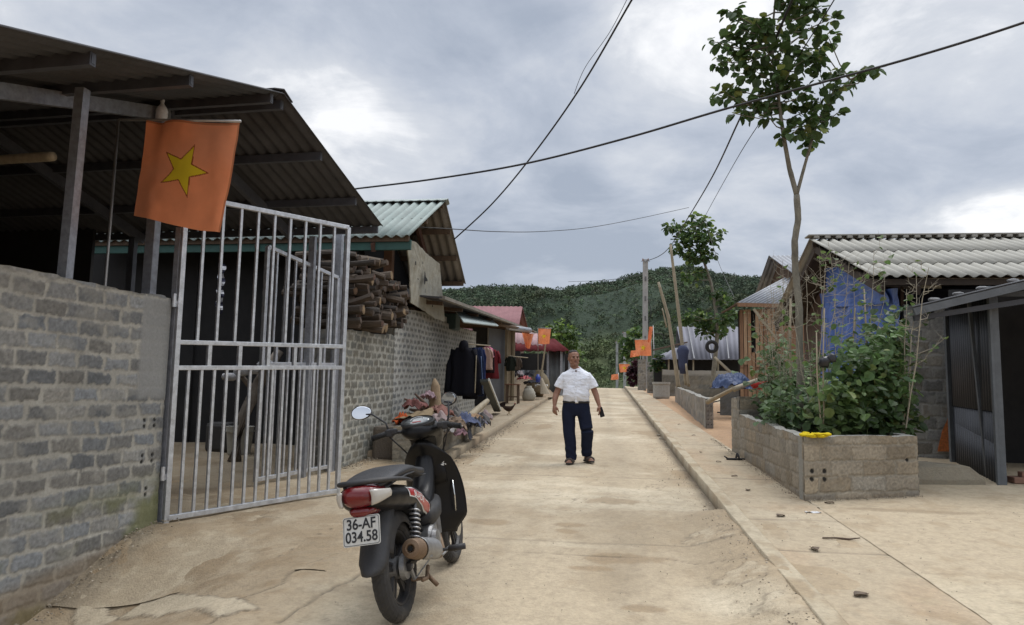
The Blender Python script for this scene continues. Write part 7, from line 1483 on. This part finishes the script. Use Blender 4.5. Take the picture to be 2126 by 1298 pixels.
def fused(name, mb, m, parent, voxel, smooth=6, sub=0):
    o = mb.build(name, m, None); q = o.modifiers.new('r', 'REMESH'); q.mode = 'VOXEL'; q.voxel_size = voxel; q.use_smooth_shade = True; q = o.modifiers.new('sm', 'SMOOTH'); q.iterations = smooth; q.factor = .5
    if sub: q = o.modifiers.new('s', 'SUBSURF'); q.levels = sub; q.render_levels = sub
    bpy.context.view_layer.update(); me2 = bpy.data.meshes.new_from_object(o.evaluated_get(bpy.context.evaluated_depsgraph_get())); bpy.data.objects.remove(o)
    me2.materials.clear(); return fin(name, me2, m, parent, True)
HT = Matrix.Translation((-.035, -.01, 1.50)) @ Matrix.Rotation(math.radians(18), 4, 'Z') @ Matrix.Translation((.035, .01, -1.50))
def H_(x, y, z): return HT @ Vector((x-.035, y-.01, z))
# body: torso core, neck, head, arms, hands, feet fused into one surface
mb = MB()
hd = []
for z_, rx_, y0_, y1_ in ((1.475, .038, -.07, .035), (1.488, .050, -.085, .05), (1.51, .060, -.092, .075), (1.54, .067, -.093, .09), (1.57, .071, -.090, .098), (1.60, .0745, -.088, .102), (1.63, .074, -.084, .102), (1.66, .069, -.074, .095), (1.685, .056, -.055, .08), (1.702, .036, -.03, .055), (1.708, .012, 0, .025)):
    R_ = []
    for k in range(32):
        a = 2*PI*k/32; s_ = math.sin(a); cy_ = (y0_+y1_)/2; ry_ = (y1_-y0_)/2; R_.append(H_(rx_*math.cos(a)*(1 if s_ > -.2 else .96), cy_+ry_*s_, z_))
    hd.append(R_)
mb.loft(hd)
def hb(x, y, z, r, sx=1, sy=1, sz=1): 
    b = MB(); b.blob((0, 0, 0), (r*sx, r*sy, r*sz), 16, 11, 0); mb.add([H_(x+p[0], y+p[1], z+p[2]) for p in b.v], b.f)
# nose, brow, cheeks, chin, ears, lips
for i, (z_, y_, r_) in enumerate(((1.598, -.088, .008), (1.585, -.096, .010), (1.572, -.104, .012), (1.562, -.106, .0145), (1.556, -.098, .012))): hb(0, y_, z_, r_)
for s in (-1, 1):
    hb(s*.011, -.097, 1.560, .009); hb(s*.030, -.083, 1.612, .014, 1.8, .8, .6); hb(s*.040, -.066, 1.568, .021, 1, .9, 1.1); hb(s*.050, -.03, 1.515, .022, .9, 1.3, 1)
    hb(s*.0765, .012, 1.580, .016, .45, .8, 1.5); hb(s*.0765, .008, 1.560, .010, .6, .9, 1.2)
hb(0, -.088, 1.500, .018, 1.2, .8, .8); hb(0, -.096, 1.534, .008, 2.4, .7, .6); hb(0, -.095, 1.526, .009, 2.0, .7, .6)
limb(mb, [(-.035, .02, 1.50, .056), (-.022, .022, 1.44, .057), (-.01, .03, 1.38, .075)])
ringloft(mb, [(-.005, .03, 1.39, .13, .08), (0, .02, 1.33, .17, .10), (0, .02, 1.1, .14, .10), (0, .02, .95, .15, .10), (0, .02, .86, .15, .1)])
AR = [(-.150, .02, 1.340, .046), (-.215, .03, 1.22, .046), (-.250, .035, 1.10, .042), (-.275, .02, 1.03, .043), (-.288, -.02, .95, .037), (-.290, -.055, .86, .024)]
AL = [(.150, .02, 1.340, .046), (.210, .035, 1.22, .046), (.243, .045, 1.11, .042), (.268, .03, 1.04, .041), (.290, .0, .96, .034), (.315, -.03, .875, .024)]
limb(mb, AR); limb(mb, AL)
def hand(w, dr, side, curl, tc):
    """w wrist, dr pointing down the hand, side = direction of the thumb"""
    dr = Vector(dr).normalized(); th = Vector(side); th = (th-dr*th.dot(dr)).normalized(); pn = dr.cross(th).normalized()*tc
    w = Vector(w); 
    for k in range(5): t = k/4; c = w+dr*(.085*t); mb.blob(c, (.022+.008*t*(1-t)*4,)*3, 12, 9, 0)
    for k in range(3): c = w+dr*(.05+.015*k); mb.blob(c+th*.018, (.020,)*3, 10, 8, 0); mb.blob(c-th*.018, (.018,)*3, 10, 8, 0)
    for i, (o, L_) in enumerate(((.030, .072), (.011, .080), (-.009, .075), (-.028, .060))):
        p = w+dr*.082+th*o; d = dr.copy(); P = [p]; 
        for sg, fr in enumerate((.45, .32, .23)): ang_ = math.radians(curl*(.6+.35*sg)+6*i); d = (d*math.cos(ang_)+pn*math.sin(ang_)).normalized(); P.append(P[-1]+d*L_*fr)
        limb(mb, [(*P[0], .0105), (*P[1], .0098), (*P[2], .009), (*P[3], .0075)], 10)
    p = w+dr*.025+th*.024; q = p+(dr*.6+th*.8).normalized()*.035; r_ = q+(dr*.95+th*.2+pn*.3).normalized()*.03; s_ = r_+(dr+pn*.4).normalized()*.024; limb(mb, [(*p, .014), (*q, .0125), (*r_, .011), (*s_, .0085)], 10)
hand((-.290, -.055, .862), (.0, -.15, -1), (.75, -.6, 0), 22, -1)
hand((.315, -.03, .877), (.22, -.12, -1), (-.55, -.8, 0), 26, 1)
# feet and ankles
FR = Vector((-.065, -.06, .0)); FL = Vector((.155, .10, .02))
def foot(p, an, ank):
    d = Vector((math.sin(an), -math.cos(an), 0)); s_ = Vector((math.cos(an), math.sin(an), 0))
    limb(mb, [(*ank, .038), (*(p+Vector((0, 0, .10))), .034), (*(p+Vector((0, 0, .055))-d*.02), .036)], 14)
    limb(mb, [(*(p+Vector((0, 0, .045))-d*.045), .032), (*(p+Vector((0, 0, .055))+d*.03), .036), (*(p+Vector((0, 0, .040))+d*.09), .033), (*(p+Vector((0, 0, .032))+d*.13), .022)], 14)
    for k in range(5): o = (-.034+.017*k); q = p+s_*o+Vector((0, 0, .028))+d*.12; limb(mb, [(*q, .012), (*(q+d*(.035-.005*abs(k-1))), .010)], 8)
foot(FR, math.radians(-8), (-.060, -.03, .25)); foot(FL, math.radians(28), (.150, .12, .26))
fused('body', mb, Mskin, MAN, .0052, 5)
# eyes, brows, mouth, hair
for s in (-1, 1):
    mb = MB(); c_ = H_(s*.030, -.0835, 1.594); mb.blob(c_, (.011, .006, .006), 12, 8, 0); mb.build('eye', mat('eye', (.05, .03, .02), .3, bump=0), MAN, smooth=True)
    mb = MB(); mb.tube([H_(s*.014, -.0985, 1.6125), H_(s*.030, -.0975, 1.617), H_(s*.048, -.084, 1.612)], [.0035, .0042, .002], 7); mb.build('eyebrow', mat('hair_black', (.014, .012, .011), .7, var=.3, vs=60, bump=.4, bs=200), MAN, smooth=True)
mb = MB(); mb.tube([H_(-.024, -.094, 1.529), H_(0, -.1035, 1.531), H_(.024, -.094, 1.529)], [.002, .0055, .002], 8); mb.build('mouth', mat('lips', (.12, .035, .03), .5, bump=0), MAN, smooth=True)
mb = MB(); 
HR = []
for z_, rx_, y0_, y1_ in ((1.565, .0755, .035, .108), (1.60, .0775, .015, .107), (1.63, .077, .0, .107), (1.65, .0745, -.025, .104), (1.668, .070, -.060, .099), (1.69, .056, -.056, .083), (1.706, .040, -.038, .062), (1.713, .016, -.01, .03)):
    HR.append([H_(rx_*math.cos(a)*(1+.02*math.sin(a*9+z_*80)), (y0_+y1_)/2+(y1_-y0_)/2*math.sin(a), z_+.004*math.sin(a*7)) for a in [2*PI*k/36 for k in range(36)]])
mb.loft(HR); mb.build('hair', MATS['hair_black'], MAN, smooth=True)
# shirt
mb = MB()
ringloft(mb, [(0, .02, .915, .172, .122), (.0, .005, .96, .178, .135), (0, -.005, 1.02, .185, .145), (0, .0, 1.10, .180, .138), (0, .01, 1.18, .184, .128), (0, .015, 1.26, .195, .122), (0, .02, 1.32, .198, .112), (0, .022, 1.365, .172, .095), (0, .025, 1.40, .125, .075), (0, .028, 1.425, .085, .062), (-.003, .03, 1.435, .07, .058)], n=36)
limb(mb, [(-.140, .02, 1.345, .054), (-.198, .028, 1.25, .064), (-.245, .032, 1.135, .074)], 20); limb(mb, [(.140, .02, 1.345, .054), (.195, .032, 1.25, .064), (.240, .040, 1.14, .074)], 20)
Mshirt = mat('white_shirt', (.82, .84, .90), .85, var=.05, vs=8, bump=.9, bs=9, dist=.035, spec=.2, stretch=(1, 1, 1.6))
so_ = fused('shirt', mb, Mshirt, MAN, .0075, 4)
for v_ in so_.data.vertices:   # cloth creases round the belly, sleeves and armpits
    c_ = v_.co; k_ = math.sin(c_.z*75+c_.x*22+3*math.sin(c_.x*14))*.0020*ss((1.16-c_.z)/.12)+math.sin((c_.z+abs(c_.x)*1.1)*62)*.0016*ss((abs(c_.x)-.10)/.08)+math.sin(c_.z*33-c_.x*30)*.0012; v_.co = c_+v_.normal*k_
# collar and placket
for s in (-1, 1):
    mb = MB(); mb.add([(-.004+s*.004, -.058, 1.392), (-.012+s*.075, .0, 1.452), (-.012+s*.070, .02, 1.418), (-.006+s*.062, -.070, 1.378)], [(0, 1, 2, 3)]); mb.build('collar', Mshirt, MAN, solid=.006, bevel=.002)
mb = MB(); cl_ = [Vector((-.012+math.cos(a)*.068, .022+math.sin(a)*.066, 1.428+.022*math.sin(a))) for a in [math.radians(-40+k*260/16) for k in range(17)]]; mb.tube(cl_, [.013]*17, 8, flat=1.6); mb.build('collar_band', Mshirt, MAN, smooth=True)
mb = MB(); P = []
for k in range(16): t = k/15; z_ = 1.375-.45*t; f_ = -.073-.052*math.sin(min(1, t*1.05)*PI*.62)-.012*t; P.append([Vector((-.012, f_-.008, z_)), Vector((.014, f_-.008, z_))])
mb.grid(P); mb.build('placket', Mshirt, MAN, solid=.004)
for k in range(5): t = .1+k*.2; z_ = 1.375-.45*t; f_ = -.073-.052*math.sin(min(1, t*1.05)*PI*.62)-.012*t; mb = MB(); mb.lathe((.001, f_-.010, z_), (0, -1, 0), [(0, .006), (.003, .005)], 10); mb.build('button', Mwh, MAN)
mb = MB(); mb.add([(.065, -.118, 1.275), (.13, -.098, 1.275), (.13, -.104, 1.19), (.065, -.126, 1.19)], [(0, 1, 2, 3)]); mb.build('pocket', Mshirt, MAN, solid=.006)
mb = MB(); mb.add([(-.016, -.0700, 1.400), (.014, -.0700, 1.400), (-.001, -.080, 1.350)], [(0, 1, 2)]); mb.build('neck_opening', mat('collar_shadow', (.12, .06, .04), .9), MAN, solid=.003)  # dark triangle stands in for shaded skin in the open collar
# trousers
mb = MB()
ringloft(mb, [(0, .02, .935, .176, .122), (0, .02, .90, .182, .128), (0, .02, .84, .192, .128), (.0, .02, .77, .195, .118), (0, .02, .71, .185, .10)], n=32)
limb(mb, [(-.095, .015, .80, .098), (-.10, .0, .66, .092), (-.090, -.02, .48, .084), (-.072, -.025, .30, .080), (-.058, -.035, .10, .074), (-.058, -.04, .05, .074)], 20)
limb(mb, [(.095, .02, .80, .098), (.125, -.01, .64, .090), (.155, -.03, .49, .088), (.150, .03, .34, .080), (.145, .08, .16, .073), (.147, .085, .10, .072)], 20)
Mtr = mat('navy_trousers', (.010, .014, .032), .85, var=.2, vs=6, bump=.7, bs=8, dist=.03, spec=.2)
to_ = fused('trousers', mb, Mtr, MAN, .008, 16)
for v_ in to_.data.vertices: c_ = v_.co; v_.co = c_+v_.normal*(math.sin(c_.z*60+c_.x*30+2*math.sin(c_.x*20))*.004*ss((.35-c_.z)/.2)+math.sin(c_.z*24+c_.x*18)*.002)
mb = MB(); ringloft(mb, [(0, .02, .905, .186, .131), (0, .018, .937, .184, .131)], n=36); mb.build('belt', mat('belt_leather', (.012, .011, .011), .4, bump=.1), MAN, smooth=True)
mb = MB(); mb.box((.012, -.117, .921), (.045, .010, .034)); mb.build('belt_buckle', Mchr, MAN, bevel=.003)
# sandals
for p, an in ((FR, -8), (FL, 28)):
    M_ = Matrix.Translation(p) @ Matrix.Rotation(math.radians(an), 4, 'Z'); sn = bpy.data.objects.new('sandal', None); COL.objects.link(sn); sn.parent = MAN; sn.matrix_local = M_
    mb = MB(); mb.loft([[Vector(((.046+.010*math.cos(a)*-1*0+.006*(math.sin(a) < 0))*math.cos(a), -.045+.142*math.sin(a), z_)) for a in [2*PI*k/24 for k in range(24)]] for z_ in (.0, .024)]); mb.build('sole', mat('sandal_sole', (.035, .03, .027), .8), sn, bevel=.004)
    for y_ in (-.10, -.035): mb = MB(); mb.tube([(-.05, y_, .02), (-.042, y_, .055), (0, y_-.005, .088-.10*abs(y_)), (.042, y_, .055), (.05, y_, .02)], .018, 8, flat=.3, up=(0, 1, 0)); mb.build('strap', mat('sandal_strap', (.06, .05, .045), .7), sn, smooth=True)
# phone in the left hand
ph_ = Vector((.345, -.065, .775)); mb = MB(); mb.bar(ph_+Vector((-.02, .01, .07)), ph_+Vector((.018, -.012, -.07)), .070, .010, up=(-.55, -.83, .2)); o_ = tag(mb.build('mobile_phone', mat('phone_black', (.02, .02, .022), .25, bump=0), bevel=.006), "dark mobile phone in the walking man's hand", 'phone'); o_.location = mp_; o_.scale = (1.07, 1.04, .96)
grit()
